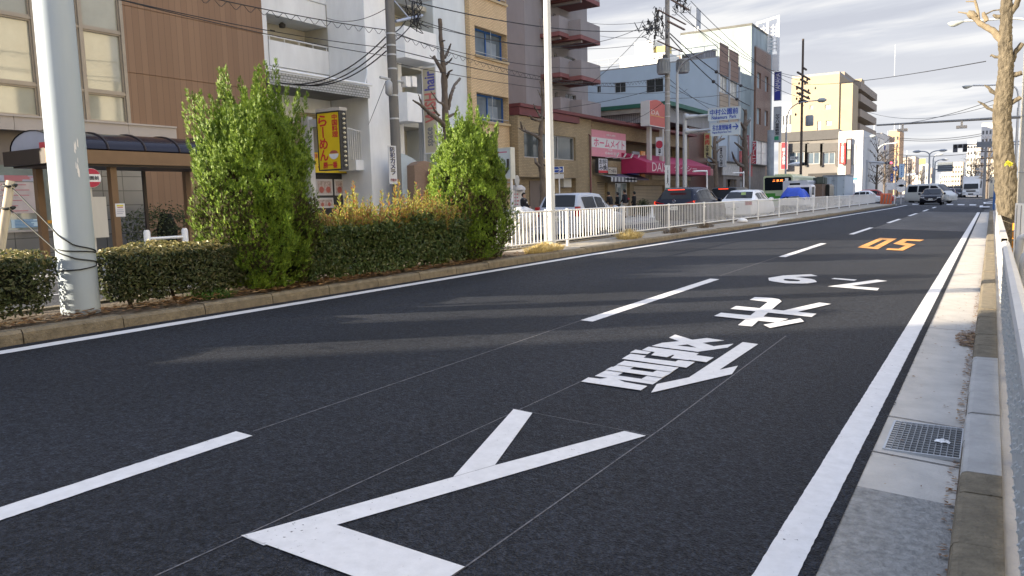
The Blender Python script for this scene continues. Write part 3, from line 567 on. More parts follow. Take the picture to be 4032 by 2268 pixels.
tuft('straw coloured dry grass round a fence post beyond the white lamp pole', (-8.15, 18.9, .43), .25, .6, 750, DRYG, 42, .3)
tuft('brown withered weeds at the foot of a shaded fence post', (-8.1, 22.2, .43), .25, .8, 420, leafmat('dead_weed', [(.12, .09, .06), (.2, .15, .1), (.08, .06, .04)], .1), 43, .18, 'weeds')
tuft('brown withered weeds beyond the shaded fence post', (-8.25, 25.6, .43), .2, .6, 300, MATS['dead_weed'], 44, .2, 'weeds')
tuft('green weeds growing through the gap in the clipped hedge', (-8.1, 5.9, .43), .3, .3, 420, leafmat('weed', [(.06, .14, .03), (.10, .2, .04)], .3), 45, .16, 'weeds')
# ---- white lamp pole
t = thing('lamp_pole', 'white painted round pole rising between two fence panels in the median', 'pole', (-8.4, 15.1, .43))
pa, pb = fx(2164, 969, -8.3), fx(2198, 969, -8.3); pc = Vector(((pa.x+pb.x)/2-.06, (pa.y+pb.y)/2, .43)); rr = 17*((pc-Vector((0, 0, H))).dot(Fv))/F_PX; mb = MB(); mb.lathe((pc.x, pc.y, 0), [(rr, .42), (rr, 1.0), (rr*.97, 2.5), (rr*.86, 3.6), (rr*.80, 5.5), (rr*.72, 8.6)], 20); mb.build('shaft', mat('white_pole_paint', (.50, .525, .55), .4, .06, 2, streak=6), t)
mb = MB(); mb.lathe((pc.x, pc.y, 0), [(rr+.07, .425), (rr+.07, .445), (rr+.004, .46)], 20); mb.build('base_flange', GALV, t)
mb = MB(); mb.tube([(pc.x, pc.y, 8.55), (pc.x+.3, pc.y, 8.9), (pc.x+1.6, pc.y, 9.1)], [.05, .045, .04], 8); mb.build('arm', METAL_W, t)
# ---- white pedestrian fence in the median, one panel from post to post
FP = [10.9, 14.66, 15.66, 18.86, 22.22, 25.59, 29.1, 32.74, 36.5, 40.4, 44.5, 48.6, 52.9, 57.1, 61.8, 66.3, 71.0]
def fence_panel(y0, y1, label, last=False):
    L = y1-y0; t = thing('fence_panel', label, 'fence', (-8.3, y0, .43), 0, 'white fence panels along the median', True)
    mb = MB(); mb.lathe((0, 0, 0), [(.034, 0), (.034, .86), (.026, .872)], 12); mb.box((-.04, -.012, .70), (.04, .05, .73)); mb.box((-.04, -.012, .22), (.04, .05, .25)); mb.build('post', METAL_W, t)
    mb = MB(); mb.tube([(0, .045, .835), (0, L-.045, .835)], .02, 8); mb.build('top_rail', METAL_W, t)
    mb = MB(); mb.tube([(0, .045, .16), (0, L-.045, .16)], .02, 8); mb.build('bottom_rail', METAL_W, t)
    mb = MB(); n = max(4, round(L/.148))
    for i in range(n):
        y = .07+(L-.14)*i/(n-1); mb.box((-.007, y-.0115, .165), (.007, y+.0115, .83))
    mb.build('slats', METAL_W, t); return t
names = ['half hidden behind the smaller conifer', 'short one holding the white lamp pole', 'just past the white lamp pole, before the small hatchback', 'with dry grass at its post', 'in front of the dark crossover', 'between the dark crossover and the white saloon', 'in front of the white saloon boot', 'beside the white saloon door',
         'beside the white saloon bonnet', 'in front of the silver car', 'in front of the blue tarpaulin', 'in front of the tarpaulin tail end', 'in front of the crane truck cab', 'in front of the white box truck doors', 'in front of the white estate car', 'last one before the junction']
fp = []
for i in range(len(FP)-1): fp.append(fence_panel(FP[i], FP[i+1]-(.0 if i not in (0, 1) else .0), 'white slatted fence panel '+names[i]))
t = thing('median_marker', 'orange and grey cushion drum at the end of the median', 'crash cushion', (-7.6, 72.0, .4))
mb = MB(); mb.lathe((-7.6, 72.0, .40), [(.42, 0), (.45, .06), (.45, .84), (.38, .9)], 20); mb.build('body', mat('orange_plastic', (.6, .13, .05), .5, .1), t)
mb = MB()
for a in (-.9, -.35, .2):
    for k in (0, 1): mb.prism([(-7.6+.462*math.cos(-1.2+a+dx), 72+.462*math.sin(-1.2+a+dx), .45+dz) for dx, dz in ((0, 0), (.18, 0), (.42, .75), (.24, .75))], (.002, -.004, 0))
mb.build('stripes', mat('grey_plastic', (.3, .3, .3), .5, .1), t)
t = thing('median_sign', 'narrow blue and white vertical place name board on a post in the median end', 'sign', (-7.9, 71.2, .4))
p0, p1 = fy(*ZF(815, 705), 71.2), fy(*ZF(895, 930), 71.2); pm = (p0.x+p1.x)/2
mb = MB(); mb.tube([(pm, 71.25, .4), (pm, 71.25, p0.z)], .05, 8); mb.build('post', GALV, t)
mb = MB(); mb.box((p0.x, 71.16, p1.z), (p1.x, 71.19, p0.z)); pl = mb.build('panel', mat('pale_blue_sign', (.45, .62, .78), .5, .05), t)
mb = MB(); text(mb, '中村公園前', (p0.x+.15, 71.157, p1.z+.15), (1, 0, 0), (0, 0, 1), p1.x-p0.x-.3, p0.z-p1.z-.3, True, .03); mb.build('lettering', mat('sign_blue', (.04, .14, .45), .5, 0), t)
mb = MB()
for v_ in (1025, 1115): mb = MB(); z = fy(*ZF(842, v_), 71.1).z; mb.lathe((pm, 71.15, z), [(.33, 0), (.33, .03)], 20, 'y'); mb.build('round_plate', WHITE, t)
t = thing('road_sign', 'blue round direction sign with white arrows on a thin white post', 'sign', (-8.7, 71.5, .4))
p0 = fy(*ZF(748, 785), 71.5); pb_ = fy(*ZF(740, 1270), 71.5); rr_ = fy(*ZF(790, 785), 71.5).x-p0.x
mb = MB(); mb.tube([(p0.x, 71.56, .4), (p0.x, 71.56, p0.z+.9)], .045, 8); mb.build('post', METAL_W, t)
mb = MB(); mb.lathe((p0.x, 71.46, p0.z), [(rr_, 0), (rr_, .04)], 24, 'y'); mb.build('disc', mat('sign_blue2', (.05, .10, .42), .5, 0), t)
mb = MB(); mb.box((p0.x-rr_*.75, 71.452, p0.z-.05), (p0.x+rr_*.75, 71.456, p0.z+.05)); mb.box((p0.x-.05, 71.447, p0.z-rr_*.7), (p0.x+.05, 71.451, p0.z+rr_*.7)); mb.build('arrows', WHITE, t)
mb = MB(); mb.box((p0.x-.6, 71.44, p0.z-1.75), (p0.x+.6, 71.5, p0.z-1.15)); mb.build('lower_plate', WHITE, t)
mb = MB(); mb.lathe((-8.2, 30.0, .47), [(.2, 0), (.22, .03), (.15, .1), (.05, .13)], 14); tag(mb.build('plastic_cover', WHITE), 'white plastic cap lying on the median below the fence', 'debris')
# ================================================================== RIGHT-HAND EDGE OF THE ROAD
def rough(mb, amp, freq, i0=0):
    for i in range(i0, len(mb.v)):
        p = Vector(mb.v[i]); n = noise.noise_vector(p*freq); n2 = noise.noise_vector(p*freq*3.1); mb.v[i] = tuple(p+n*amp+n2*amp*.5)
    return mb
def dense(pts, rads, step):
    P, Q = [], []
    for i in range(len(pts)-1):
        a, b = Vector(pts[i]), Vector(pts[i+1]); k = max(1, int((b-a).length/step))
        for j in range(k): P.append(a.lerp(b, j/k)); Q.append(rads[i]+(rads[i+1]-rads[i])*j/k)
    return P+[Vector(pts[-1])], Q+[rads[-1]]
PANEL = mat('panel_grey_paint', (.40, .42, .42), .5, .1, 6, streak=4)
t = thing('studded_fence', 'long grey studded steel panel with capped rail at the right edge', 'fence', (.14, 4, .11))
mb = MB(); mb.box((.137, -3, .17), (.150, 11.3, .80)); rnd = random.Random(9); y = .6
while y < 11.2:
    z = .22
    while z < .76:
        if rnd.random() < .8:
            s = rnd.uniform(.009, .016); yy, z2 = y+rnd.uniform(-.03, .03), z+rnd.uniform(-.03, .03)
            mb.add([(.1369, yy-s, z2-s), (.1369, yy+s, z2-s), (.1369, yy+s, z2+s), (.1369, yy-s, z2+s), (.125, yy, z2)], [(0, 1, 4), (1, 2, 4), (2, 3, 4), (3, 0, 4)])
        z += .1
    y += .11
mb.build('plate', PANEL, t)
mb = MB(); y = -3
while y < 11.3:
    e1_ = min(y+1.45, 11.34); prof = [(.122, .795), (.118, .83), (.13, .855), (.165, .866), (.2, .855), (.212, .83), (.208, .795)]
    mb.prism([(a, y+.004, b) for a, b in prof], (0, e1_-y-.008, 0)); y += 1.45
mb.build('rail_cap', mat('rail_grey', (.46, .45, .43), .5, .08, 3), t)
mb = MB()
for i in range(6): y = .4+i*2.1; mb.box((.155, y-.03, .05), (.21, y+.03, .79))
mb.build('posts', GALV, t)
t = thing('guard_fence', 'white steel fence with a square box rail beyond the studded grey panel', 'fence', (.14, 20, .11))
mb = MB(); mb.box((.13, 11.9, .2), (.142, 40, .78)); mb.build('plate', METAL_W, t)
mb = MB(); mb.box((.12, 11.8, .80), (.20, 40, .805)); mb.box((.12, 11.8, .865), (.20, 40, .87)); mb.box((.12, 11.8, .805), (.125, 40, .865)); mb.box((.195, 11.8, .805), (.20, 40, .865)); mb.build('box_rail', mat('box_rail_grey', (.42, .41, .39), .5, .08, 3), t)
mb = MB()
for i in range(14): y = 12.1+i*2.0; mb.box((.146, y-.03, .05), (.2, y+.03, .799))
mb.build('posts', METAL_W, t)
# pipe barrier, barricade and yellow block on the footway
def bez(pts, n=8):
    P = [Vector(p) for p in pts]; res = []
    for i in range(len(P)-1):
        a, b, c, d = P[max(i-1, 0)], P[i], P[i+1], P[min(i+2, len(P)-1)]
        for k in range(n):
            u = k/n; res.append(.5*((2*b)+(c-a)*u+(2*a-5*b+4*c-d)*u*u+(3*b-a-3*c+d)*u**3))
    return res+[P[-1]]
t = thing('pipe_barrier', 'bent grey pipe barrier standing on the footway behind the rail', 'barrier', (.4, 9.5, .1))
for k, (y, z) in enumerate(((10.2, 1.0), (8.6, .93))):
    pts = bez([(.28, y, .1), (.28, y, z-.14), (.33, y, z-.03), (.45, y, z), (1.0, y, z)]); mb = MB(); mb.tube(pts, .04, 10); mb.build('pipe', mat('pipe_grey', (.45, .45, .44), .45, .08), t)
ORG = mat('orange_board', (.62, .27, .03), .5, .12); YEL = mat('yellow_plastic', (.75, .5, .01), .4, .08)
t = thing('barricade', 'orange slatted barricade behind the box rail', 'barricade', (.5, 14.5, .1))
for i in range(4): mb = MB(); z = .42+i*.14; mb.box((.3, 14.5+.03*i, z), (.85, 14.53+.03*i, z+.115)); mb.build('board', ORG, t)
for x in (.33, .8): mb = MB(); mb.obox((x, 14.56, .5), (.018, 0, 0), (0, .02, 0), (0, .06, .42)); mb.build('leg', DARK, t)
t = thing('barrier_block', 'bright yellow plastic barrier end standing by the pipe barrier', 'barrier', (.36, 7.7, .1))
mb = MB()
for i in range(5): z = .1+i*.15; mb.lathe((.37, 7.75, z), [(.05, 0), (.062, .02), (.062, .09), (.04, .11), (.04, .15)], 10)
mb.build('body', YEL, t); mb = MB(); mb.lathe((.37, 7.75, .1), [(.12, 0), (.12, .04), (.06, .06)], 12); mb.build('base', ORG, t)
# cream pole at the very edge and the white notice box on it
CREAM = mat('cream_pole', (.52, .49, .42), .7, .08, 3, streak=5)
pe = fx(*ZV(960, 1449), .50); py_ = pe.y+.3
t = thing('concrete_pole', 'cream concrete utility pole cut by the right photo edge', 'pole', (.62, 14.2, .1))
p = fy(*ZV(965, 1400), 14.2); p2 = fy(4032-4, 100, 14.2); mb = MB(); mb.tube([(p.x+.165, 14.2, .1), (p2.x+.14, 14.2, p2.z+6)], [.168, .12], 18); mb.build('shaft', CREAM, t)
mb = MB()
for z in (1.1, 1.75, 2.6, 3.1): mb.tube([(p.x+.165+.172*math.cos(a), 14.2+.172*math.sin(a), z) for a in [i*.45 for i in range(15)]], .006, 5)
mb.build('bands', GALV, t)
mb = MB(); b = fy(*ZV(960, 1130), 14.0); mb.box((b.x+.0, 13.98, .35), (b.x+.36, 14.02, b.z)); wb = mb.build('notice_board', WHITE, t)
mb = MB(); mb.box((b.x+.02, 13.972, .4), (b.x+.026, 13.978, b.z-.03)); mb.box((b.x+.075, 13.972, .4), (b.x+.081, 13.978, b.z-.03)); mb.build('lines', DARK, wb)
# old pruned plane tree
BARK = mat('plane_bark', (.105, .088, .062), .95, .6, 14, bump=1, bscale=34, streak=3); BARK_P = mat('pruned_wood', (.19, .155, .105), .9, .25, 10, bump=.6)
TY = 22.0
t = thing('plane_tree', 'thick hard pruned street tree with rough brown bark by the right fence', 'tree', (.75, TY, .1))
tp = [ZV(862, 1330), ZV(852, 1200), ZV(845, 1000), ZV(832, 750), ZV(815, 550), ZV(800, 350), ZV(792, 120), ZT(1000, 1400), ZT(1005, 1200), ZT(1030, 1000), ZT(1045, 800), ZT(1040, 600), ZT(1042, 400), ZT(1052, 200), ZT(1058, 0)]
tw = [80, 105, 118, 118, 112, 108, 98, 88, 88, 82, 74, 66, 60, 57, 54]
tw = [w/3.22 for w in tw[:7]]+[w/2.898 for w in tw[7:]]
P = [fy(*a, TY) for a in tp]; dep = (P[5]-Vector((0, 0, H))).dot(Fv); rad = [w*dep/F_PX for w in tw]; P.insert(0, Vector((P[0].x+.02, TY, .05))); rad.insert(0, rad[0]*1.1)
P.append(P[-1]+Vector((.05, 0, 1.6))); rad.append(rad[-1]*.8)
PD, RD = dense(P, rad, .028); mb = MB(); mb.tube(PD, RD, 64, sm=False); rough(mb, .016, 5.5)
for i in range(len(mb.v)):                            # deep ridges along the trunk
    v = Vector(mb.v[i]); k = noise.noise(Vector((v.x*17, v.y*17, v.z*3.5)))*.012+noise.noise(Vector((v.x*42, v.y*42, v.z*12)))*.011+abs(noise.noise(Vector((v.x*9, v.y*9, v.z*7))))*.03; c_ = Vector((P[5].x, TY, v.z)); mb.v[i] = tuple(v+(v-c_).normalized()*k)
mb.build('trunk', BARK, t)
def limb(zs, rs, conv, Y=TY, dy=0, m=None, name='limb', seg=.05, amp=.02):
    Q = [fy(*conv(*a), Y+dy*i) for i, a in enumerate(zs)]; D_, E_ = dense(Q, [x*.6 for x in rs], seg); mb = MB(); mb.tube(D_, E_, 12); rough(mb, amp*.6, 9); return mb.build(name, m or BARK, t)
limb([(1000, 470), (940, 400), (890, 340), (800, 300), (740, 255), (680, 200)], [.13, .13, .12, .11, .10, .11], ZT, m=BARK_P, amp=.03)
limb([(690, 200), (650, 165), (610, 150)], [.11, .15, .10], ZT, m=BARK_P, amp=.05, name='knob')
limb([(735, 230), (725, 120), (705, 50), (690, 0)], [.06, .055, .05, .05], ZT, m=BARK_P, amp=.01)
limb([(610, 155), (560, 145), (500, 138)], [.04, .03, .02], ZT, m=BARK_P, amp=.01, name='twig'); limb([(700, 20), (640, 15), (585, 20)], [.03, .025, .02], ZT, m=BARK_P, amp=.01, name='twig')
limb([(830, 240), (800, 180), (790, 140)], [.09, .09, .05], ZT, m=BARK_P, amp=.03, name='knob'); limb([(820, 160), (900, 120), (985, 110)], [.03, .025, .03], ZT, amp=.01, name='twig')
limb([(985, 190), (930, 190), (895, 170)], [.09, .08, .04], ZT, amp=.03, name='stub'); limb([(970, 650), (920, 650), (880, 630), (860, 645)], [.06, .05, .04, .02], ZT, amp=.02, name='stub')
limb([(940, 1070), (880, 1040), (850, 1000), (800, 970)], [.08, .07, .05, .02], ZT, amp=.03, name='stub'); limb([(910, 1265), (840, 1235), (790, 1190), (725, 1155)], [.06, .06, .055, .02], ZT, amp=.03, name='stub')
limb([(1100, 150), (1160, 60), (1200, -40)], [.12, .12, .1], ZT, amp=.03); limb([(1100, 860), (1160, 850), (1230, 830)], [.12, .1, .09], ZT, amp=.02); limb([(1090, 1180), (1150, 1150), (1220, 1110)], [.12, .09, .08], ZT, amp=.02); limb([(1120, 700), (1150, 600), (1230, 500)], [.1, .1, .09], ZT, amp=.03, dy=.1)
ivy = MB(); rnd = random.Random(77)
for i in range(24):
    p = fy(*ZV(870+rnd.gauss(0, 22), 620+rnd.gauss(0, 14)), TY-.45); leaf(ivy, p, (0, -1, .4)+rnd_unit(rnd)*.4 if False else Vector((0, -1, .4))+rnd_unit(rnd)*.4, .09, rnd)
ivy.build('yellow_leaves', leafmat('yellow_leaf', [(.5, .45, .03), (.4, .42, .05)], .3), t)
# street lamps over the footway
def lamp(label, zs, arm_end, Y, conv=ZT, postx=1.1):
    a, b = fy(*conv(*zs[0]), Y), fy(*conv(*zs[1]), Y); L = b.x-a.x; c = fy(*conv(*arm_end), Y)
    t = thing('street_lamp', label, 'street lamp', (postx, Y, .1)); z = b.z+.02
    mb = MB(); N = 10; V = []
    for i in range(N+1):                              # almond shaped head, flat above and bellied below
        f = i/N; w = L*.19*math.sin(math.pi*min(1, f*1.02)**.8)+.02; h = L*.30*math.sin(math.pi*f**.75)*(1-.45*f)+.015; x = a.x+L*f
        for j in range(12): an = 2*math.pi*j/12; V.append((x, Y+w*math.cos(an), z-.02+(h*.25 if math.sin(an) > 0 else h)*math.sin(an)))
    mb.add(V, [(i*12+j, i*12+(j+1) % 12, (i+1)*12+(j+1) % 12, (i+1)*12+j) for i in range(N) for j in range(12)]+[tuple(range(11, -1, -1)), tuple(range(N*12, N*12+12))], True); mb.build('lamp_head', mat('lamp_grey', (.33, .36, .36), .35, .08), t)
    mb = MB(); mb.tube(bez([(b.x-.05, Y, z-.02), (c.x, Y, c.z), (postx-.3, Y, z-.25), (postx, Y, z-1.1), (postx, Y, z-1.6)]), .045, 8); mb.build('arm', GALV, t)
    mb = MB(); mb.tube([(postx, Y, .1), (postx, Y, z-1.5)], [.09, .06], 10); mb.build('post', GALV, t); return t
lamp('nearest street lamp head showing left of the pruned tree branch', ((380, 262), (590, 238)), (690, 235), 34)
lamp('second street lamp head, lower and smaller, left of the pruned trunk', ((545, 988), (680, 975)), (790, 975), 54)
# sensor gantry arm and traffic signal
t = thing('sensor_gantry', 'long dark horizontal arm with two traffic sensors hanging over the road', 'gantry', (1.4, 48, .1))
a, b = fy(*Z7(1100, 1082), 48), fy(*Z7(2120, 1024), 48); d = (b-a); e_ = a+d*((1.4-a.x)/d.x)
mb = MB(); mb.tube([a, e_], [.05, .08], 10); mb.build('arm', mat('gantry_grey', (.16, .165, .17), .5, .1), t)
mb = MB(); mb.tube([(1.4, 48, .1), (1.4, 48, e_.z+.4)], [.13, .1], 12); mb.build('post', GALV, t)
for zx in (1327, 1838):
    p = a+d*((fy(*Z7(zx, 1050), 48).x-a.x)/d.x); mb = MB(); mb.box((p.x-.05, 47.95, p.z-.28), (p.x+.05, 48.05, p.z)); mb.box((p.x-.25, 47.8, p.z-.42), (p.x+.25, 48.2, p.z-.28)); mb.build('sensor', mat('sensor_beige', (.4, .37, .33), .6, .05), t)
YS = 82; t = thing('traffic_signal', 'dark five lamp traffic signal seen from behind on the right arm', 'traffic signal', (2.0, YS, .1))
a, b = fy(*Z7(1762, 1245), YS), fy(*Z7(1887, 1280), YS); s = (b.x-a.x)/3
for i in range(5):
    cx_, cz_ = (a.x+s*(i+.5), (a.z+b.z)/2) if i < 3 else (a.x+s*(.5 if i == 3 else 2.5), (a.z+b.z)/2-s*.95)
    mb = MB(); mb.box((cx_-s*.48, YS-.1, cz_-s*.46), (cx_+s*.48, YS+.15, cz_+s*.46)); bx_ = mb.build('housing', mat('signal_grey', (.10, .105, .12), .5, .1), t)
    if i != 3: mb = MB(); mb.lathe((cx_, YS-.25, cz_), [(s*.36, 0), (s*.38, .14)], 16, 'y'); mb.lathe((cx_, YS-.108, cz_), [(s*.32, -.02), (s*.3, -.001)], 16, 'y'); mb.build('lens', BLACK, bx_)
mb = MB(); z = (a.z+b.z)/2; mb.tube([(b.x, YS, z+.1), (2.0, YS, z+.15)], .06, 8); mb.tube([(b.x, YS, z-.15), (2.0, YS, z-.1)], .045, 8); mb.build('arm', GALV, t)
mb = MB(); mb.tube([(2.0, YS, .1), (2.0, YS, z+1)], [.14, .11], 10); mb.build('post', GALV, t)
a, b = fy(*Z7(1965, 1228), YS), fy(*Z7(2115, 1270), YS); mb = MB(); mb.box((a.x, YS-.16, b.z), (b.x+.6, YS-.12, a.z)); mb.build('name_board', mat('board_grey', (.2, .21, .22), .5, .1), t)
mb = MB(); a, b = fy(*Z8(2292, 315), 60), fy(*Z8(2325, 430), 60); mb.box((a.x, 60, .1), (b.x+.1, 60.5, a.z)); mb.box((a.x-.02, 59.98, a.z), (b.x+.12, 60.52, a.z+.08)); tag(mb.build('blue_bin', mat('blue_bin', (.04, .13, .36), .5, .15)), 'tall blue box beside the far end of the right fence', 'box')
# ================================================================== BUILDINGS, helpers
def mp_x(X): return lambda u, w, d: (X-d, u, w)       # wall facing the road (+X)
def mp_y(Y): return lambda u, w, d: (u, Y+d, w)       # wall facing the camera side (-Y)
def wall(mp, u0, u1, w0, w1, holes, depth=.14, mb=None):
    mb = mb or MB(); us = sorted({u0, u1}|{h[0] for h in holes}|{h[1] for h in holes}); ws = sorted({w0, w1}|{h[2] for h in holes}|{h[3] for h in holes})
    us = [u for u in us if u0 <= u <= u1]; ws = [w for w in ws if w0 <= w <= w1]
    for a, b in zip(us, us[1:]):
        for c, d in zip(ws, ws[1:]):
            m, n = (a+b)/2, (c+d)/2
            if any(h[0] < m < h[1] and h[2] < n < h[3] for h in holes): continue
            mb.quad(mp(a, c, 0), mp(b, c, 0), mp(b, d, 0), mp(a, d, 0))
    for h in holes:
        a, b, c, d = h[:4]
        for p, r_ in (((a, c), (b, c)), ((b, c), (b, d)), ((b, d), (a, d)), ((a, d), (a, c))): mb.quad(mp(*p, 0), mp(*r_, 0), mp(*r_, depth), mp(*p, depth))
    return mb
def bars(mp, a, b, c, d, d0, d1, mb):
    P = [mp(u, w, e) for e in (d0, d1) for u, w in ((a, c), (b, c), (b, d), (a, d))]
    return mb.add(P, [(0, 1, 2, 3), (7, 6, 5, 4), (0, 4, 5, 1), (1, 5, 6, 2), (2, 6, 7, 3), (3, 7, 4, 0)])
FR_S = mat('aluminium_frame', (.36, .36, .36), .4, .06, metal=.3); FR_D = mat('bronze_frame', (.06, .05, .045), .45, .1)
def window(par, mp, h, n=2, fr=None, gl=None, depth=.12, fw=.045, cross=0, name='window', blind=None):
    a, b, c, d = h[:4]; fr = fr or FR_S; mb = MB()
    bars(mp, a, a+fw, c, d, depth-.06, depth, mb); bars(mp, b-fw, b, c, d, depth-.06, depth, mb); bars(mp, a+fw, b-fw, c, c+fw, depth-.06, depth, mb); bars(mp, a+fw, b-fw, d-fw, d, depth-.06, depth, mb)
    for i in range(1, n): u = a+(b-a)*i/n; bars(mp, u-fw*.45, u+fw*.45, c+fw, d-fw, depth-.055, depth-.004, mb)
    for i in range(1, cross+1): w = c+(d-c)*i/(cross+1); bars(mp, a+fw, b-fw, w-fw*.4, w+fw*.4, depth-.05, depth-.006, mb)
    o = mb.build(name, fr, par); g = MB(); g.quad(mp(a+.01, c+.01, depth-.012), mp(b-.01, c+.01, depth-.012), mp(b-.01, d-.01, depth-.012), mp(a+.01, d-.01, depth-.012)); g.build('pane', gl or GLASS, o)
    if blind: k = MB(); k.quad(*[mp(u, w, depth-.016) for u, w in ((a+fw, d-(d-c)*blind), (b-fw, d-(d-c)*blind), (b-fw, d-fw), (a+fw, d-fw))]); k.build('blind', mat('window_blind', (.5, .48, .42), .8, .1), o)
    return o
def board(name, label, cat, conv, rect, plane, val, col, thick=.12, texts=(), frame=None, post=None, group=None, m=None, parent=None, emit=0):
    """a sign box: plane 'y' faces the camera side, plane 'x' faces the road"""
    x0, y0, x1, y1 = rect; xm, ym = (x0+x1)/2, (y0+y1)/2; un = (lambda a, b: fy(*conv(a, b), val)) if plane == 'y' else (lambda a, b: fx(*conv(a, b), val))
    L, R_, T, B = un(x0, ym), un(x1, ym), un(xm, y0), un(xm, y1); k = 0 if plane == 'y' else 1; a, b, c, d = L[k], R_[k], B.z, T.z; mp = mp_y(val) if plane == 'y' else mp_x(val)
    t = parent or thing(name, label, cat, (L if plane == 'y' else L)[:2]+(0,) if False else ((a+b)/2 if k == 0 else val, val if k == 0 else (a+b)/2, c), 0, group)
    mb = MB(); bars(mp, a, b, c, d, 0, thick, mb); mb.build('panel', m or mat('sign_%d_%d_%d' % tuple(int(v*99) for v in col), col, .45, .06, 3), t)
    if frame:
        mb = MB(); w = frame[1]; bars(mp, a-w, a, c-w, d+w, -.02, thick+.01, mb); bars(mp, b, b+w, c-w, d+w, -.02, thick+.01, mb); bars(mp, a, b, c-w, c, -.02, thick+.01, mb); bars(mp, a, b, d, d+w, -.02, thick+.01, mb); mb.build('frame', frame[0], t)
    for i, tx in enumerate(texts):
        s, tcol, (f0, g0, f1, g1), vert = tx[:4]; o = Vector(mp(a+(b-a)*f0, c+(d-c)*g0, -.004-.002*i)); u = Vector(mp(1, 0, 0))-Vector(mp(0, 0, 0)); mb = MB()
        tm = mat('ink_%d_%d_%d' % tuple(int(v*99) for v in tcol), tcol, .5, 0)
        if s == '#': bars(mp, a+(b-a)*f0, a+(b-a)*f1, c+(d-c)*g0, c+(d-c)*g1, -.003-.002*i, -.001, mb); mb.build('band', tm, t); continue
        if vert == 'up': text(mb, s, o+u*((b-a)*(f1-f0)), (0, 0, 1), -u, (d-c)*(g1-g0), (b-a)*(f1-f0), False, .03, True)
        else: text(mb, s, o, u, (0, 0, 1), (b-a)*(f1-f0), (d-c)*(g1-g0), bool(vert), tx[5] if len(tx) > 5 else .03, fit=(vert == 0 and len(tx) > 4 and tx[4]))
        if mb.v: mb.build('lettering', tm, t)
    t['rect'] = (a, b, c, d) if False else None
    try: del t['rect']
    except Exception: pass
    return t, (a, b, c, d)
def solid(t, name, m, a, b): mb = MB(); mb.box(a, b); return mb.build(name, m, t)
INK, RED, BLUE = (.02, .02, .03), (.55, .03, .04), (.03, .08, .42)
# ------------------------------------------------------------------ 1. brown and glass office building
XF = -22.0
WOOD = brick('brown_cladding', (.22, .124, .066), (.26, .152, .084), (.13, .075, .042), 30, .21, .006, .55, axis='zy', offset=.5, bump=.25, dirt=.10)
STONE = mat('beige_stone_band', (.42, .37, .32), .6, .07, 1.2); TILE = brick('polished_grey_tile', (.17, .165, .15), (.21, .20, .18), (.06, .06, .055), .62, .42, .012, .12, offset=0, bump=.2)
TAN = mat('tan_render', (.42, .33, .20), .7, .08, 2)
GLW = mat('curtain_wall_glass', (.36, .35, .27), .04, .18, .5, spec=1.0, coat=1.0)
MULL = mat('mullion_bronze', (.30, .26, .21), .4, .08, metal=.3)
t = thing('office_building', 'brown clad office building with tall curtain glazing at the left', 'building', (XF, 12, .2))
Y0B = 3.2; yw0 = fx(*Z1(1015, 0), XF).y; yw1 = fx(*Z1(2262, 100), XF).y; zb = fx(*Z1(1095, 1058), XF).z; zj = [fx(*Z1(1070, 620), XF).z, fx(*Z1(1020, 34), XF).z]; TOP = 13.5
zbt = fx(*Z1(1300, 1090), XF).z; zbb = fx(*Z1(1300, 1195), XF).z; yb1 = fx(*Z1(1508, 1140), XF).y
mb = MB(); zs = [.2]+zj+[zj[1]+(zj[1]-zj[0])*i for i in (1, 2)]+[TOP]
for a, b in zip(zs, zs[1:]): mb.box((XF-.25, yw0+.06, a+.012), (XF, yw1, b-.012))
mb.box((XF-.24, yw0+.06, .2), (XF-.03, yw1-.02, TOP)); mb.build('cladding', WOOD, t)
solid(t, 'wall', mat('office_core', (.2, .17, .14), .8, .1), (XF-14, Y0B, .2), (XF-.3, yw1-.02, TOP-.1)); solid(t, 'roof', PAVE, (XF-14, Y0B, TOP-.098), (XF-.02, yw1, TOP+.1))
# curtain wall
zl = [zbt]+[fx(*Z1(760, 785), XF).z, fx(*Z1(700, 232), XF).z]; dz = zl[2]-zl[1]; zl += [zl[2]+dz, TOP-.1]
ym = [Y0B, fx(*Z1(-420, 500), XF).y, fx(*Z1(320, 600), XF).y, fx(*Z1(740, 780), XF).y, yw0+.06]
for i in range(4):
    for j in range(4):
        a, b, c, d = ym[i]+.04, ym[i+1]-.04, zl[j]+.03, zl[j+1]-.03
        if d-c < .2: continue
        f = MB(); mp = mp_x(XF-.02); w = .05
        bars(mp, a, a+w, c, d, 0, .1, f); bars(mp, b-w, b, c, d, 0, .1, f); bars(mp, a+w, b-w, c, c+w, 0, .1, f); bars(mp, a+w, b-w, d-w, d, 0, .1, f); o = f.build('window', MULL, t)
        g = MB(); g.quad(mp(a, c, .06), mp(b, c, .06), mp(b, d, .06), mp(a, d, .06)); g.build('pane', GLW, o)
mb = MB()
for y in ym[1:]: mb.box((XF-.15, y-.05, zbt), (XF+.03, y+.05, TOP-.1))
for z in zl[1:-1]: mb.box((XF-.15, Y0B, z-.035), (XF+.015, yw0+.05, z+.035))
mb.build('mullions', MULL, t)
mb = MB(); y = yb1; L = fx(*Z1(1508, 1140), XF).y-fx(*Z1(1095, 1120), XF).y
while y > Y0B: mb.box((XF-.1, max(Y0B, y-L+.012), zbb), (XF+.10, y, zbt-.02)); mb.box((XF-.1, max(Y0B, y-L+.012), zbb-.32), (XF+.085, y if y < 7.6 else yb1, zbb-.012)) if y < 8.5 else None; y -= L
mb.box((XF-.05, Y0B, zbt-.02), (XF+.14, yb1, zbt+.03)); mb.build('stone_band', STONE, t)
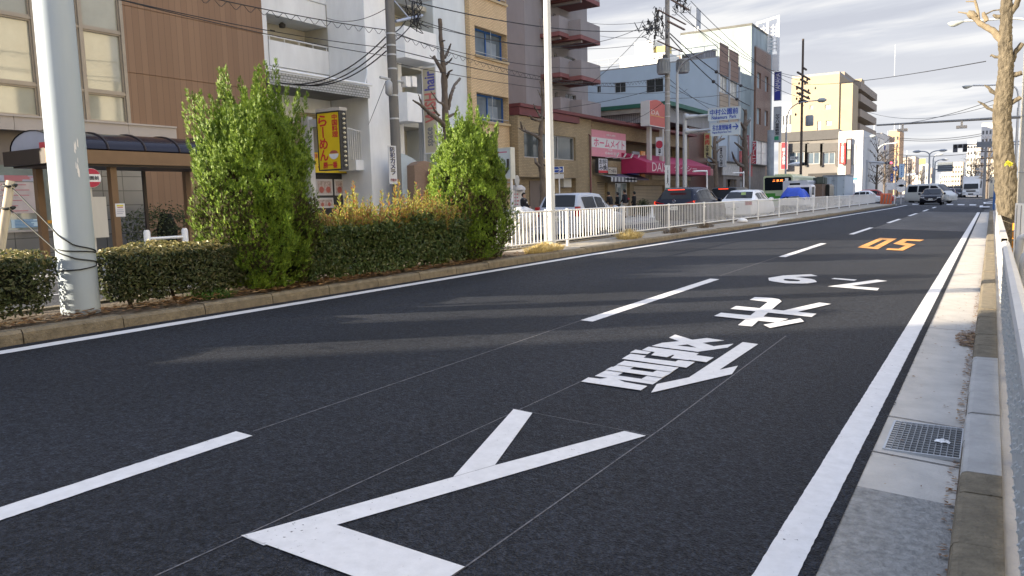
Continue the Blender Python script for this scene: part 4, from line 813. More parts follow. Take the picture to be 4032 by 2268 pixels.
# ground floor: beige header, shop window with posters, polished tiles
ysh = fx(*ZA(590, 800), XF).y; zh0, zh1 = fx(*ZA(200, 475), XF).z, fx(*ZA(200, 265), XF).z; zsill = fx(*ZA(300, 1185), XF).z
solid(t, 'header', TAN, (XF-.2, Y0B, zh0), (XF+.05, 9.6, zbb-.34)); solid(t, 'plinth', TILE, (XF-.2, Y0B, .2), (XF+.06, ysh+.5, zsill-.05))
solid(t, 'tile_wall', TILE, (XF-.2, ysh+.52, .2), (XF+.04, fx(*Z2(1085, 300), XF).y, zbb-.35))
o = solid(t, 'sill', STONE, (XF-.1, Y0B, zsill-.048), (XF+.12, ysh+.5, zsill))
g = MB(); g.quad((XF-.02, Y0B, zsill), (XF-.02, ysh+.5, zsill), (XF-.02, ysh+.5, zh0), (XF-.02, Y0B, zh0)); wn_ = g.build('shop_window', mat('shop_glass', (.22, .24, .20), .06, .35, .7, spec=.9, coat=.8), t)
for (a, b, c, d, col) in ((0, 662, 365, 1010, (.55, .46, .40)), (130, 1062, 500, 1165, (.55, .68, .70)), (0, 590, 460, 650, (.42, .42, .46)), (500, 1078, 585, 1115, (.75, .36, .03))):
    p, r_ = fx(*ZA(a, d), XF), fx(*ZA(c, b), XF); pb_ = solid(t, 'poster', mat('poster_%d' % int(col[2]*100), col, .6, .12, 4), (XF-.012, p.y, p.z), (XF-.002, r_.y, r_.z)); rnd = random.Random(a+b)
    mb = MB(); n = 6
    for i in range(n): z = p.z+(r_.z-p.z)*(i+.5)/n; mb.box((XF-.001, p.y+(r_.y-p.y)*.1, z-.012), (XF+.002, p.y+(r_.y-p.y)*rnd.uniform(.5, .95), z+.012))
    if col[2] > .1: mb.build('print', mat('pink_ink', (.5, .18, .18), .6, 0) if a == 0 else mat('pale_ink', (.12, .25, .4), .6, 0), pb_)
# bus shelter
t = thing('bus_shelter', 'brown bus shelter with dark translucent barrel roof in front of the office', 'bus shelter', (-17.7, 11, .2))
XA, XB, ya, yb = -18.75, -16.9, 8.75, 13.6; zf = fx(*ZA(1200, 300), XB).z; BRN = mat('shelter_brown', (.17, .10, .05), .5, .12); BRD = mat('shelter_dark', (.03, .02, .016), .5, .12)
zr = fx(*ZA(1040, 132), -17.8).z-zf; mb = MB(); N = 12; V = []
for y in (ya, yb):
    for i in range(N+1): a = math.pi*i/N; V.append(((XA+XB)/2-(XB-XA)/2*math.cos(a), y, zf+zr*math.sin(a)))
    for i in range(N+1): a = math.pi*i/N; V.append(((XA+XB)/2-((XB-XA)/2-.012)*math.cos(a), y, zf+(zr-.012)*math.sin(a)))
k = N+1; mb.add(V, [(i, i+1, 2*k+i+1, 2*k+i) for i in range(N)]+[(k+i+1, k+i, 3*k+i, 3*k+i+1) for i in range(N)], True); mb.build('roof_sheet', mat('smoked_sheet', (.013, .012, .020), .16, .15, 1, spec=.3), t)
mb = MB()
for y in [ya+.9*i+.3 for i in range(6)]: mb.tube([((XA+XB)/2-((XB-XA)/2+.012)*math.cos(a), y, zf+(zr+.012)*math.sin(a)) for a in [math.pi*i/14 for i in range(15)]], .022, 6)
mb.build('roof_ribs', BRD, t)
V = [((XA+XB)/2-(XB-XA)/2*math.cos(math.pi*i/N)*.97, ya+.02, zf+zr*.96*math.sin(math.pi*i/N)) for i in range(N+1)]; mb = MB(); mb.prism(V, (0, .03, 0)); gb = mb.build('gable', mat('gable_white', (.36, .37, .42), .5, .08), t)
p, r_ = fy(*ZA(428, 295), ya), fy(*ZA(495, 217), ya); mb = MB(); mb.box((p.x, ya+.008, p.z), (r_.x, ya+.018, r_.z)); mb.build('red_emblem', mat('emblem_red', (.55, .06, .07), .5, .05), gb)
mb = MB(); mb.box((XB-.06, ya-.15, zf-.33), (XB+.03, yb, zf-.03)); mb.build('front_beam', BRN, t); mb = MB(); mb.box((XA, ya-.15, zf-.34), (XB-.06, ya, zf-.02)); mb.box((XA, ya, zf-.32), (XA+.1, yb, zf-.03)); mb.build('side_beam', BRD, t)
mb = MB(); mb.box((XA+.1, ya, zf-.38), (XB-.07, yb, zf-.33)); mb.build('ceiling', BRD, t)
py0 = fx(*ZA(1255, 900), -17.2).y
for (x, y) in ((-17.2, py0), (XA+.1, py0-.9), (XA+.1, yb-.5), (-17.2, yb-.1)): mb = MB(); mb.box((x-.075, y-.075, .2), (x+.075, y+.075, zf-.33)); mb.build('post', BRN, t)
mb = MB(); y = fx(*Z2(1085, 300), XA).y; mb.box((XA, y-.05, .2), (XA+.06, y+.03, zf-.33)); mb.build('back_frame', BRD, t)
board('notice', 'white paper notice with yellow heading taped to the bus shelter post', 'notice', ZA, (1268, 895, 1372, 1040), 'x', -17.12, (.66, .66, .68), .01, [('#', (.55, .5, .05), (.15, .78, .85, .9), 0), ('#', (.45, .12, .1), (.2, .68, .8, .74), 0), ('#', (.3, .3, .4), (.15, .5, .8, .54), 0), ('#', (.3, .3, .4), (.15, .36, .85, .4), 0), ('#', (.3, .3, .4), (.15, .22, .7, .26), 0)])
t = thing('bus_stop', 'round red and white bus stop sign with cream timetable board', 'bus stop', (-16.7, 9.4, .2)); c = fx(*ZA(992, 615), -16.7); rr_ = abs(fx(*ZA(992, 510), -16.7).z-c.z)
mb = MB(); mb.tube([(-16.74, c.y, .2), (-16.74, c.y, c.z)], .03, 8); mb.build('post', CREAM, t)
mb = MB(); mb.lathe((-16.7, c.y, c.z), [(rr_, 0), (rr_, .05)], 28, 'x'); ds = mb.build('disc', WHITE, t)
for s_ in (1, -1):
    V = [(-16.645, c.y+rr_*.97*math.cos(a), c.z+s_*rr_*.97*math.sin(a)) for a in [math.asin(.42)+(math.pi-2*math.asin(.42))*i/14 for i in range(15)]]; mb = MB(); mb.prism(V if s_ > 0 else V[::-1], (.004, 0, 0)); mb.build('red_field', mat('stop_red', (.40, .02, .05), .5, 0), ds)
mb = MB(); text(mb, '公園前', (-16.643, c.y-rr_*.75, c.z-rr_*.2), (0, 1, 0), (0, 0, 1), rr_*1.5, rr_*.4, False, .02, True); mb.build('lettering', mat('ink', INK, .5, 0), ds)
p, r_ = fx(*ZA(1022, 1272), -16.7), fx(*ZA(1090, 822), -16.7); mb = MB(); mb.box((-16.72, p.y, p.z), (-16.66, r_.y+.12, r_.z)); mb.build('timetable_board', CREAM, t)
t = thing('guard_rail', 'short white two rail guard with round posts before the dark shrub', 'guard rail', (-16.7, 14, .2)); a, b = fx(*Z2(1105, 640), -16.7), fx(*Z2(1388, 620), -16.7)
for p in (a, b): mb = MB(); mb.lathe((-16.7, p.y, 0), [(.075, .2), (.075, 1.0), (.05, 1.05)], 14); mb.build('post', WHITE, t)
for z in (a.z-.03, a.z-.32): mb = MB(); mb.tube([(-16.7, a.y, z), (-16.7, b.y, z)], .035, 8); mb.build('rail', WHITE, t)
def bush(label, c, rx, ry, rz_, n, ml, seed, name='shrub'):
    rnd = random.Random(seed); mb = MB(); core = MB(); t = thing(name, label, 'shrub', c)
    for i in range(n):
        v = rnd_unit(rnd); k = (.6+.4*rnd.random())*(1+.25*noise.noise(v*2.3+Vector((seed, 0, 0)))); p = Vector(c)+Vector((v.x*rx*k, v.y*ry*k, rz_+v.z*rz_*k)); leaf(mb, p, v+rnd_unit(rnd)*.8, .11*rnd.uniform(.6, 1.2), rnd)
    mb.build('foliage', ml, t); core.lathe((c[0], c[1], c[2]), [(rx*.2, .0), (rx*.55, rz_*.6), (rx*.6, rz_), (rx*.3, rz_*1.6)], 10); core.build('stems', MATS['hedge_inside'], t); return t  # the stems part is a dark core, like the hedges' one
p = fx(*Z2(1260, 640), -20.5); bush('dark rounded shrub against the brown cladding behind the white guard rail', (-20.5, p.y, .2), .5, 1.6, .75, 1500, HEDGE, 3)
# ------------------------------------------------------------------ 2. white apartment block with hair salon and ramen shop
WW = mat('white_render', (.78, .79, .785), .75, .10, 1.2, streak=3, bump=.2); WG = mat('shaded_white_render', (.60, .64, .655), .75, .10, 1.0, streak=3, bump=.2); CRM = mat('cream_soffit', (.48, .45, .37), .8, .1, 1)  # second render is greyed: the end wall's shade put into its colour
XR = -24.15; Yc = fx(*Z3(960, 300), XF).y; yw = yw1+.03; ye = fx(*Z3(1866, 300), XF).y
t = thing('apartment_block', 'white apartment block with balconies above the ramen shop', 'building', (-23, 25, .2))
TOPW = 22
def b3(a, b, c, d, X): p, r_ = fx(*Z3(a, d), X), fx(*Z3(c, b), X); return (p.y, r_.y, p.z, r_.z)
h1 = b3(138, 95, 628, 660, XR); hz0 = fx(*Z3(400, 470), XR).z; h1 = (h1[0], h1[1], fx(*Z3(300, 585), XR).z-.05, fx(*Z3(350, 170), XR).z)
h2 = (h1[0], h1[1], h1[2]+2.9, h1[3]+2.9)
mb = wall(mp_x(XR), yw, Yc, .2, TOPW, [h1, h2, (yw+.3, Yc-.2, .2, 5.35)], 1.3); mb.build('wall', WW, t)
mb = MB(); mb.box((XR-24, yw, .2), (XR-1.32, Yc+.0, TOPW)); mb.build('inner_wall', CRM, t)
for h in (h1, h2):                                    # gallery parapet with rail, doors behind
    zp = h[2]+1.12; mb = MB(); mb.box((XR-.1, h[0]+.02, h[2]+.02), (XR+.03, h[1]-.02, zp-.12)); mb.build('parapet', WW, t)
    mb = MB(); mb.tube([(XR-.03, h[0], zp+.05), (XR-.03, h[1], zp+.05)], .03, 8)
    for i in range(5): y = h[0]+.1+(h[1]-h[0]-.2)*i/4; mb.box((XR-.045, y-.015, zp-.12), (XR-.015, y+.015, zp+.03))
    mb.build('rail', WHITE, t)
    for a, b, m in ((.1, .9, CRM), (1.0, 1.75, CRM), (2.5, 3.35, mat('dark_door', (.03, .03, .035), .4, .1))):
        if h[0]+b < h[1]: mb = MB(); mb.box((XR-1.318, h[0]+a, h[2]+.05), (XR-1.27, h[0]+b, h[2]+2.05)); d_ = mb.build('door', m, t); mb = MB(); mb.box((XR-1.268, h[0]+a+.25, h[2]+1.7), (XR-1.262, h[0]+b-.25, h[2]+1.76)); mb.build('door_slot', DARK, d_)
    mb = MB(); mb.lathe((XR-.7, h[0]+1.4, h[3]-.22), [(.05, .2), (.14, .12), (.12, 0)], 12); mb.build('ceiling_lamp', DARK, t)
# projecting right wing: side wall, pier, stair recess with balcony boxes, end wall with shade in its colour
ya, yb2 = fx(*Z3(1200, 300), XF).y, fx(*Z3(1590, 300), XF).y
solid(t, 'pier', WW, (XF-2.1, Yc, .2), (XF, ya, TOPW)); solid(t, 'end_wall', WG, (XF-2.1, yb2, .2), (XF-.25, ye-.02, TOPW)); solid(t, 'stair_wall', CRM, (XF-26, Yc+.02, .2), (XF-2.102, ye-.03, TOPW)); solid(t, 'roof', PAVE, (XF-26, yw, TOPW), (XF+.1, ye, TOPW+.15))
for rect in ((1240, 215, 1580, 530), (1240, 785, 1445, 1045), (1240, -330, 1580, 12)):
    a, b, c, d = b3(*rect, -21.0); b = b if rect[2] < 1500 else fx(*Z3(1578, 400), -21.0).y; zt_ = fx(*Z3(1300, rect[1]+5), -21.0).z; zb_ = fx(*Z3(1300, 490 if rect[1] == 215 else (1040 if rect[1] == 785 else -90)), -21.0).z; y0_ = fx(*Z3(1300, 300), -21.0).y
    mb = MB(); mb.box((-21.1, y0_, zb_), (-21.0, b, zt_)); mb.box((-22.6, y0_, zb_), (-21.1, y0_+.1, zt_)); mb.box((-22.6, b-.1, zb_), (-21.1, b, zt_)); mb.box((-22.6, y0_+.1, zb_), (-21.1, b-.1, zb_+.18)); mb.build('balcony', WW, t)
    mb = MB(); mb.box((-24.1, ya+.02, zb_), (-22.62, yb2-.02, zb_+.2)); mb.build('landing', CRM, t)
for z0_ in (.4, 3.6, 6.4, 9.3):                       # stair flights in the recess
    mb = MB(); mb.prism([(XF-1.4, ya+.3, z0_), (XF-1.4, ya+.3, z0_+.25), (XF-1.4, yb2-.3, z0_+2.6), (XF-1.4, yb2-.3, z0_+2.35)], (-.9, 0, 0)); mb.build('stair_flight', CRM, t)
mb = MB(); y = fx(*Z3(1230, 1000), -22.2).y; mb.box((-22.3, ya+.35, .2), (-22.1, ya+.6, 9)); mb.build('stair_post', WW, t)
mb = MB(); mb.tube(bez([fx(*Z3(*p), XR+.06) for p in ((640, 240), (680, 250), (690, 350), (692, 480), (695, 600), (720, 680))]), .04, 8); mb.build('drain_pipe', WW, t)
# canopy over the shop
XC = -21.85; cz = [fx(*Z3(1000, v), XC).z for v in (850, 770, 745)]; yc0, yc1 = yw+.02, Yc-.05
mb = MB(); mb.box((XR-.1, yc0, cz[0]+.1), (XC-.05, yc1, cz[2]-.05)); mb.build('canopy', mat('canopy_grey', (.20, .2, .19), .85, .2, 2), t)
CT = brick('canopy_tile', (.42, .43, .42), (.5, .5, .48), (.16, .16, .15), .16, .10, .014, .5, dirt=.35); mb = MB(); mb.box((XC-.05, yc0, cz[0]), (XC, yc1, cz[1]+.08)); mb.build('canopy_tiles', CT, t)
mb = MB(); mb.tube([(XC+.04, yc0, cz[1]+.16), (XC+.04, yc1+.1, cz[1]+.16)], .05, 8); mb.tube(bez([(XC+.04, yc1-.3, cz[1]+.17), (XC-.2, yc1+.05, cz[1]+.9), (XC-1.4, yc1+.02, cz[1]+.95)]), .03, 6); mb.build('gutter_pipe', WW, t)
# shop front below the canopy
SHUT = brick('beige_shutter', (.36, .31, .20), (.38, .33, .22), (.2, .17, .11), 40, .085, .012, .5, bump=.6, dirt=.15); SHG = brick('grey_shutter', (.24, .21, .17), (.26, .23, .19), (.12, .1, .08), 40, .08, .012, .5, bump=.6, dirt=.2)
p, r_ = fx(*Z3(385, 1060), XR), fx(*Z3(930, 850), XR); mb = MB(); mb.box((XR-1.2, p.y, p.z), (XR-.1, r_.y-.3, r_.z+.35)); mb.build('roller_shutter', SHUT, t)
mb = MB(); mb.box((XR-1.25, p.y-1.6, p.z), (XR-.12, p.y-.02, r_.z+.4)); mb.build('shop_wall', WW, t)
a, b, c, d = b3(800, 900, 1010, 1380, XR); mb = MB(); mb.box((XR-1.2, r_.y-.28, .2), (XR-.05, Yc-.01, r_.z+.4)); mb.build('shop_wall', mat('grey_render', (.3, .29, .27), .8, .12, 1.5), t)
dk = fx(*ZR(300, 1000), XR+.6); p, r_ = fx(*ZR(225, 1449), XR+.5), fx(*ZR(700, 975), XR+.5)
mb = MB(); mb.box((XR-.1, p.y-1.2, .2), (XR+.45, fx(*ZR(690, 1100), XR+.5).y, r_.z+.02)); mb.build('shop_front', DARK, t)
PIC = mat('food_poster', (.45, .36, .32), .4, .5, 9)
for (a, b, c, d) in ((232, 1055, 440, 1275), (478, 1058, 682, 1275), (245, 1305, 455, 1449)):
    p, r_ = fx(*ZR(a, d), XR+.46), fx(*ZR(c, b), XR+.46); o = solid(t, 'menu_poster', mat('poster_white', (.55, .52, .5), .5, .08), (XR+.452, p.y, p.z), (XR+.468, r_.y, r_.z)); solid(o, 'picture', PIC, (XR+.469, p.y+.07, p.z+.08), (XR+.473, r_.y-.07, r_.z-.08))
    mb = MB(); h_ = r_.z-p.z
    for i, f in enumerate((.3, .72)): mb.lathe((XR+.474, p.y+(r_.y-p.y)*f, p.z+h_*.35), [(h_*.2, 0), (h_*.17, .004)], 16, 'x')
    mb.build('bowl_print', mat('soup_red', (.42, .12, .09), .5, .3, 20), o)
p, r_ = fx(*ZR(690, 1449), XR+.4), fx(*ZR(925, 990), XR+.4); mb = MB(); mb.box((XR, p.y, .2), (XR+.38, r_.y, r_.z)); mb.build('side_shutter', SHG, t)
# outside stair landing with railing
p, r_ = fx(*ZR(770, 930), -22.4), fx(*ZR(1180, 810), -22.4); mb = MB(); mb.box((-23.9, p.y, p.z), (-22.4, r_.y, r_.z)); mb.build('stair_landing', WW, t)
mb = MB(); a, b = fx(*ZR(890, 980), -22.45), fx(*ZR(1210, 1100), -22.45); mb.prism([(-22.45, a.y, p.z-.01), (-22.45, r_.y, p.z-.01), (-22.45, b.y+.2, .2), (-22.45, a.y+.5, .2)], (-1.3, 0, 0)); mb.build('stair_side', WG, t)
mb = MB(); ra, rb = fx(*ZR(650, 360), -22.5), fx(*ZR(950, 440), -22.5); rc = fx(*ZR(1100, 520), -22.5); rd = fx(*ZR(1220, 680), -22.5)
mb.tube([ra, Vector((-22.5, rb.y, rb.z)), rc, rd], .028, 6)
n = 17
for i in range(n): y = ra.y+(rc.y-ra.y)*i/(n-1); z = ra.z+(rb.z-ra.z)*i/(n-1); mb.tube([(-22.5, y, r_.z), (-22.5, y, z)], .014, 5, False)
for i in range(1, 7): f = i/7; v = rc.lerp(rd, f); mb.tube([(v.x, v.y, v.z-.95), v], .012, 5, False)
mb.build('stair_railing', WHITE, t)
bush('dead dark climbing plant on the white stair landing', (-22.35, fx(*ZR(1000, 850), -22.4).y, r_.z-.35), .2, .5, .42, 420, leafmat('dead_climber', [(.04, .035, .03), (.08, .06, .05), (.05, .045, .03)], .1), 9, 'climbing_plant')
# arched blue-grey wall and brown arched porch by the pavement
pts = [fx(*Z4(*a), -20.9) for a in ((1395, 300), (1395, 5), (1460, 20), (1530, 55), (1590, 100), (1600, 300))]; mb = MB(); V = [(v.x, v.y, max(.2, v.z)) for v in pts]; V[0] = (-20.9, V[0][1], .2); V[-1] = (-20.9, V[-1][1], .2); mb.prism(V, (-.25, 0, 0)); tag(mb.build('curved_wall', mat('pale_blue_wall', (.40, .46, .49), .8, .1, 2)), 'pale blue curved top wall beside the utility pole', 'wall')
pts = [fx(*Z4(*a), -20.5) for a in ((1550, 500), (1550, 125), (1590, 95), (1640, 82), (1690, 90), (1760, 130), (1790, 500))]; V = [[v.x, v.y, max(.2, v.z)] for v in pts]; V[0][2] = V[-1][2] = .2; mb = MB(); mb.prism(V, (-1.2, 0, 0)); tag(mb.build('arched_porch', brick('porch_brown', (.26, .17, .11), (.29, .19, .13), (.2, .14, .1), .1, .05, .005, .7)), 'brown arched porch half hidden by the smaller conifer', 'porch')
p = fx(*Z4(1700, 160), -20.3); mb = MB(); mb.tube([(-20.3, p.y, .2), (-20.3, p.y, p.z)], .03, 6); mb.box((-20.33, p.y-.02, p.z-2.4), (-20.31, p.y+.35, p.z-.05)); tag(mb.build('red_banner', mat('banner_red', (.6, .05, .03), .6, .1)), 'red vertical banner standing beside the brown arched porch', 'banner')
# signs of the block
YEL_S = (.72, .52, .02)
board('shop_sign', 'wide yellow ramen shop sign under the white canopy', 'sign', ZR, (20, 700, 762, 968), 'x', XR+.75, YEL_S, .2, [('中国料理', (.45, .03, .03), (.02, .7, .48, .95), 0), ('ラーメン', (.45, .03, .03), (.05, .25, .5, .6), 0), ('#', (.6, .58, .52), (.76, .12, .98, .4), 0), ('#', (.6, .58, .52), (.8, .4, .84, .97), 0)], frame=(DARK, .03))
xs_ = -20.4; yR = fx(*ZR(570, 800), xs_).y
rt, rr4 = board('ramen_sign', 'tall yellow vertical ramen sign edged with small bulbs', 'sign', ZR, (255, 150, 545, 920), 'y', yR, YEL_S, .34, [('らーめん', RED, (.04, .15, .44, .97), 1), ('中国料理', RED, (.66, .56, .94, .97), 1), ('勝一番', RED, (.08, .02, .95, .13), 0)], frame=(DARK, .04))
a, b, c, d = rr4
mb = MB()                                             # cartoon cook replaced by a plain bowl of noodles
bx_, bz_ = a+(b-a)*.70, c+(d-c)*.27; V = [(bx_+.24*math.cos(q_), yR-.012, bz_+.2*math.sin(q_)) for q_ in [math.pi+math.pi*i/12 for i in range(13)]]; mb.prism(V, (0, .006, 0)); mb.build('bowl_print', WHITE, rt)
mb = MB(); V = [(bx_+.21*math.cos(q_), yR-.012, bz_+.02+.11*math.sin(q_)) for q_ in [math.pi*i/12 for i in range(13)]]; mb.prism(V[::-1], (0, .006, 0)); mb.build('soup_print', MATS['soup_red'], rt)
BULB = mat('lamp_bulb', (.7, .62, .42), .3, .05)
for i in range(12): mb = MB(); mb.lathe((b+.04, yR+.17, c+.12+(d-c-.2)*i/11), [(.03, 0), (.045, .03), (.05, .06), (.03, .1)], 8, 'x'); mb.build('bulb', BULB, rt)
mb = MB(); mb.box((a-.06, yR-.02, d+.05), (b+.06, yR+.38, d+.17)); mb.build('cap', mat('sign_cap', (.45, .42, .36), .6, .1), rt)
mb = MB(); p0, p1 = fy(*ZR(78, 800), yR+.2), fy(*ZR(165, 800), yR+.2); p2 = fy(*ZR(100, 210), yR+.2); mb.box((p0.x, yR+.1, .2), (p1.x, yR+.35, p2.z)); mb.box((p1.x, yR+.15, p2.z-.4), (a-.03, yR+.3, p2.z-.12)); mb.build('post', mat('pinkish_white', (.52, .5, .47), .5, .07), rt)
wp = fx(*Z3(1540, 900), -20.9).y
wt, wr = board('salon_sign', 'tall cream vertical hair salon sign on the white block', 'sign', Z3, (1470, 585, 1578, 1320), 'y', wp, (.50, .46, .34), .3, [('hair', (.10, .10, .35), (.12, .74, .9, .96), 'up'), ('WISH', (.55, .16, .14), (.1, .36, .95, .70), 'up'), ('space', (.2, .2, .22), (.25, .08, .8, .30), 'up')], frame=(WHITE, .05))
mb = MB(); mb.box((wr[0]-.42, wp+.1, .2), (wr[0]-.2, wp+.3, fy(*Z3(1440, 640), wp).z)); mb.box((wr[0]-.2, wp+.15, wr[2]+.5), (wr[0]-.05, wp+.25, wr[2]+.65)); mb.box((wr[0]-.2, wp+.15, wr[3]-.8), (wr[0]-.05, wp+.25, wr[3]-.65)); mb.build('post', GALV, wt)
# ------------------------------------------------------------------ 3. narrow tan brick building with blue windows
TB = brick('tan_brick', (.70, .51, .29), (.62, .44, .24), (.38, .28, .17), .23, .075, .012, .7, dirt=.2); BLU = mat('blue_frame', (.015, .09, .30), .4, .08); GLB = glass('blue_room_glass', (.09, .12, .15))
yt0, yt1 = ye, fx(*Z3(2195, 600), XF).y; t = thing('brick_building', 'narrow tan brick building with bright blue window frames', 'building', (XF, (yt0+yt1)/2, .2))
hs = []
for (a, b, c, d) in ((1905, 235, 2180, 500), (1918, 795, 2195, 1050), (1890, -330, 2165, -20), (1930, 1350, 2200, 1600)):
    lo, hi = fx(*Z3((a+c)/2, d), XF).z, fx(*Z3((a+c)/2, b+25), XF).z; hs.append((yt0+.42, yt1-.02, lo, hi))
TOPT = 20; mb = wall(mp_x(XF), yt0, yt1, .2, TOPT, hs, .5); mb.quad((XF, yt1, .2), (XF-26, yt1, .2), (XF-26, yt1, TOPT), (XF, yt1, TOPT)); mb.quad((XF-26, yt0, .2), (XF, yt0, .2), (XF, yt0, TOPT), (XF-26, yt0, TOPT)); mb.build('wall', TB, t); solid(t, 'roof', PAVE, (XF-26, yt0, TOPT), (XF, yt1, TOPT+.1))
for h in hs:
    o = window(t, mp_x(XF), h, 2, BLU, GLB, .42, .09); mb = MB(); mb.box((XF-.1, h[0]-.05, h[2]-.14), (XF+.09, yt1+.02, h[2]-.02)); mb.build('sill', TAN, t)
    mb = MB(); mb.box((XF-.405, h[1]-1.5, h[2]+.15), (XF-.39, h[1]-.5, h[3]-.5)); mb.build('inner_panel', mat('room_panel', (.2, .24, .28), .6, .2), o)
    mb = MB(); mb.tube([(XF-.05, h[0], h[2]+.16), (XF-.05, h[1], h[2]+.16)], .02, 6); mb.tube([(XF-.05, (h[0]+h[1])/2, h[2]), (XF-.05, (h[0]+h[1])/2, h[3])], .015, 6); mb.build('guard_bar', GALV, o)
# ------------------------------------------------------------------ 4. mauve grey apartment tower with balconies
MV = mat('mauve_render', (.28, .255, .25), .85, .10, 1.0, streak=3, bump=.3); MVR = mat('reddish_edge', (.22, .09, .085), .8, .12, 2); XT = -28.0
yk = fx(*Z5(255, 300), XT).y; ykr = fx(*Z5(795, 300), XT).y; t = thing('apartment_tower', 'mauve grey apartment tower with boxy balconies behind the tan shops', 'building', (XT, yk, .2)); TT = 27
xl = fy(*Z5(60, 300), yk).x; dzf = None
zr_ = [(fx(*Z5(620, v), XT+1.6).z) for v in (160, 510, 850, -190)]; floors = sorted(zr_); dzf = floors[2]-floors[1]; floors = [floors[0]-dzf]+floors+[floors[-1]+dzf]
hs = []
for z in floors:
    for f0, f1, w0_, w1_ in ((.335, .375, .1, .75), (.43, .47, .1, .75), (.60, .78, -.1, .8)):
        hs.append((yk+(ykr-yk)*f0, yk+(ykr-yk)*f1, z+w0_, z+w1_))
hs = [h for h in hs if h[3] < TT and h[2] > .5]
mb = wall(mp_x(XT), yk, ykr, .2, TT, hs, .2); mb.quad((xl-12, yk, .2), (XT, yk, .2), (XT, yk, TT), (xl-12, yk, TT)); mb.quad((XT, ykr, .2), (xl-12, ykr, .2), (xl-12, ykr, TT), (XT, ykr, TT)); mb.build('wall', MV, t); solid(t, 'roof', PAVE, (xl-12, yk, TT), (XT, ykr, TT+.1)); solid(t, 'rear_wing', MV, (xl-30, yk+1, .2), (xl-12.01, ykr, 20.3))  # rear wing is unseen, added to throw shade on the blue building
for h in hs: window(t, mp_x(XT), h, 2 if h[1]-h[0] > 1 else 1, FR_S, GLASS, .15)
for z in floors:
    if 2 < z < TT-2: y = yk+(ykr-yk)*.83; mb = MB(); mb.box((XT+.02, y, z-.35), (XT+.32, y+.8, z+.25)); mb.lathe((XT+.321, y+.32, z-.05), [(.2, 0), (.18, .012)], 14, 'x'); mb.build('air_conditioner', mat('unit_white', (.5, .5, .48), .5, .1), t)
mb = MB(); yq = fx(*Z5(415, 300), XT).y; mb.tube([(XT+.08, yq, .2), (XT+.08, yq, TT)], .06, 8); mb.build('drain_pipe', MV, t)
for z in floors:                                      # two columns of balconies, the farther one projecting more
    for (za, zb2, xo, dzz) in ((555, 722, XT+1.6, 0), (740, 905, XT+2.6, -.15)):
        y0_, y1_ = fx(*Z5(za, 300), xo).y, fx(*Z5(zb2, 300), xo).y; zt_, zb_ = z+dzz+.02, z+dzz-1.35
        mb = MB(); mb.box((xo-.12, y0_, zb_+.3), (xo, y1_, zt_)); mb.box((XT, y0_, zb_+.3), (xo-.12, y0_+.12, zt_)); mb.box((XT, y1_-.12, zb_+.3), (xo-.12, y1_, zt_)); o = mb.build('balcony', MV, t)
        mb = MB(); mb.box((XT+.01, y0_-.01, zb_), (xo+.012, y1_+.01, zb_+.29)); mb.build('slab_edge', MVR, o)
        mb = MB(); mb.box((XT+.05, y0_+.4, zb_-.18), (xo-.2, y0_+.65, zb_-.01)); mb.build('bracket', MV, o)
# ------------------------------------------------------------------ 5. low ochre brick shops
OB = brick('ochre_brick', (.36, .275, .155), (.29, .22, .12), (.20, .155, .10), .26, .085, .012, .75, dirt=.3); MAR = mat('maroon_fascia', (.13, .035, .035), .6, .15, 2); ya5 = yt1+.05; yb5 = fx(*ZS(1025, 1000), XF).y
t = thing('shop_building', 'low ochre brick shop building with maroon roof edge', 'building', (XF, 48, .2)); zt5 = fx(*Z5(820, 1030), XF).z
zw0, zw1 = fx(*ZY(600, 1040), XF+.5).z, fx(*ZY(600, 625), XF+.5).z; ycol0, ycol1 = fx(*ZY(1055, 700), XF).y, fx(*ZY(1330, 700), XF).y
mb = wall(mp_x(XF+.5), ya5, ycol0-.02, zw0-1.05, zt5-.55, [(ya5+.6, ycol0-.35, zw0, zw1)], .25); mb.quad((XF+.5, ya5, zw0-1.05), (XF+.5, ycol0-.02, zw0-1.05), (XF-.5, ycol0-.02, zw0-1.05), (XF-.5, ya5, zw0-1.05)); mb.quad((XF+.5, ycol0-.02, zw0-1.05), (XF-.5, ycol0-.02, zw0-1.05), (XF-.5, ycol0-.02, zt5-.55), (XF+.5, ycol0-.02, zt5-.55)); mb.quad((XF-.5, ya5, zw0-1.05), (XF+.5, ya5, zw0-1.05), (XF+.5, ya5, zt5-.55), (XF-.5, ya5, zt5-.55)); mb.build('bay_wall', OB, t)
window(t, mp_x(XF+.5), (ya5+.6, ycol0-.35, zw0, zw1), 3, FR_S, glass('dim_office_glass', (.05, .06, .06)), .2, .06)
solid(t, 'wall', OB, (XF-12, ya5, .2), (XF-.02, ycol0, zt5-.1)); solid(t, 'column', OB, (XF-.6, ycol0, .2), (XF+.3, ycol1, zt5-.12)); solid(t, 'roof', MAR, (XF-12.5, ya5, zt5-.1), (XF+.7, yb5, zt5+.08))
mb = MB(); mb.box((XF-.02, ya5, zt5-.52), (XF+.62, ycol0, zt5-.12)); mb.build('bay_canopy', MAR, t)
zp0 = fx(*ZY(1500, 1060), XF).z
mb = wall(mp_x(XF), ycol1, yb5, .2, zt5-.1, [(ycol1+.3, yb5-.6, zp0, zt5-1.05), (fx(*Z6(985, 300), XF).y, fx(*Z6(1085, 300), XF).y, .2, 2.55), (fx(*Z6(1160, 300), XF).y, fx(*Z6(1300, 300), XF).y, .2, 2.6), (fx(*Z6(1340, 300), XF).y, fx(*Z6(1640, 300), XF).y, .2, 2.4), (fx(*Z6(1690, 300), XF).y, fx(*Z6(1860, 300), XF).y, .2, 2.4)], 1.2); mb.build('front_wall', OB, t)
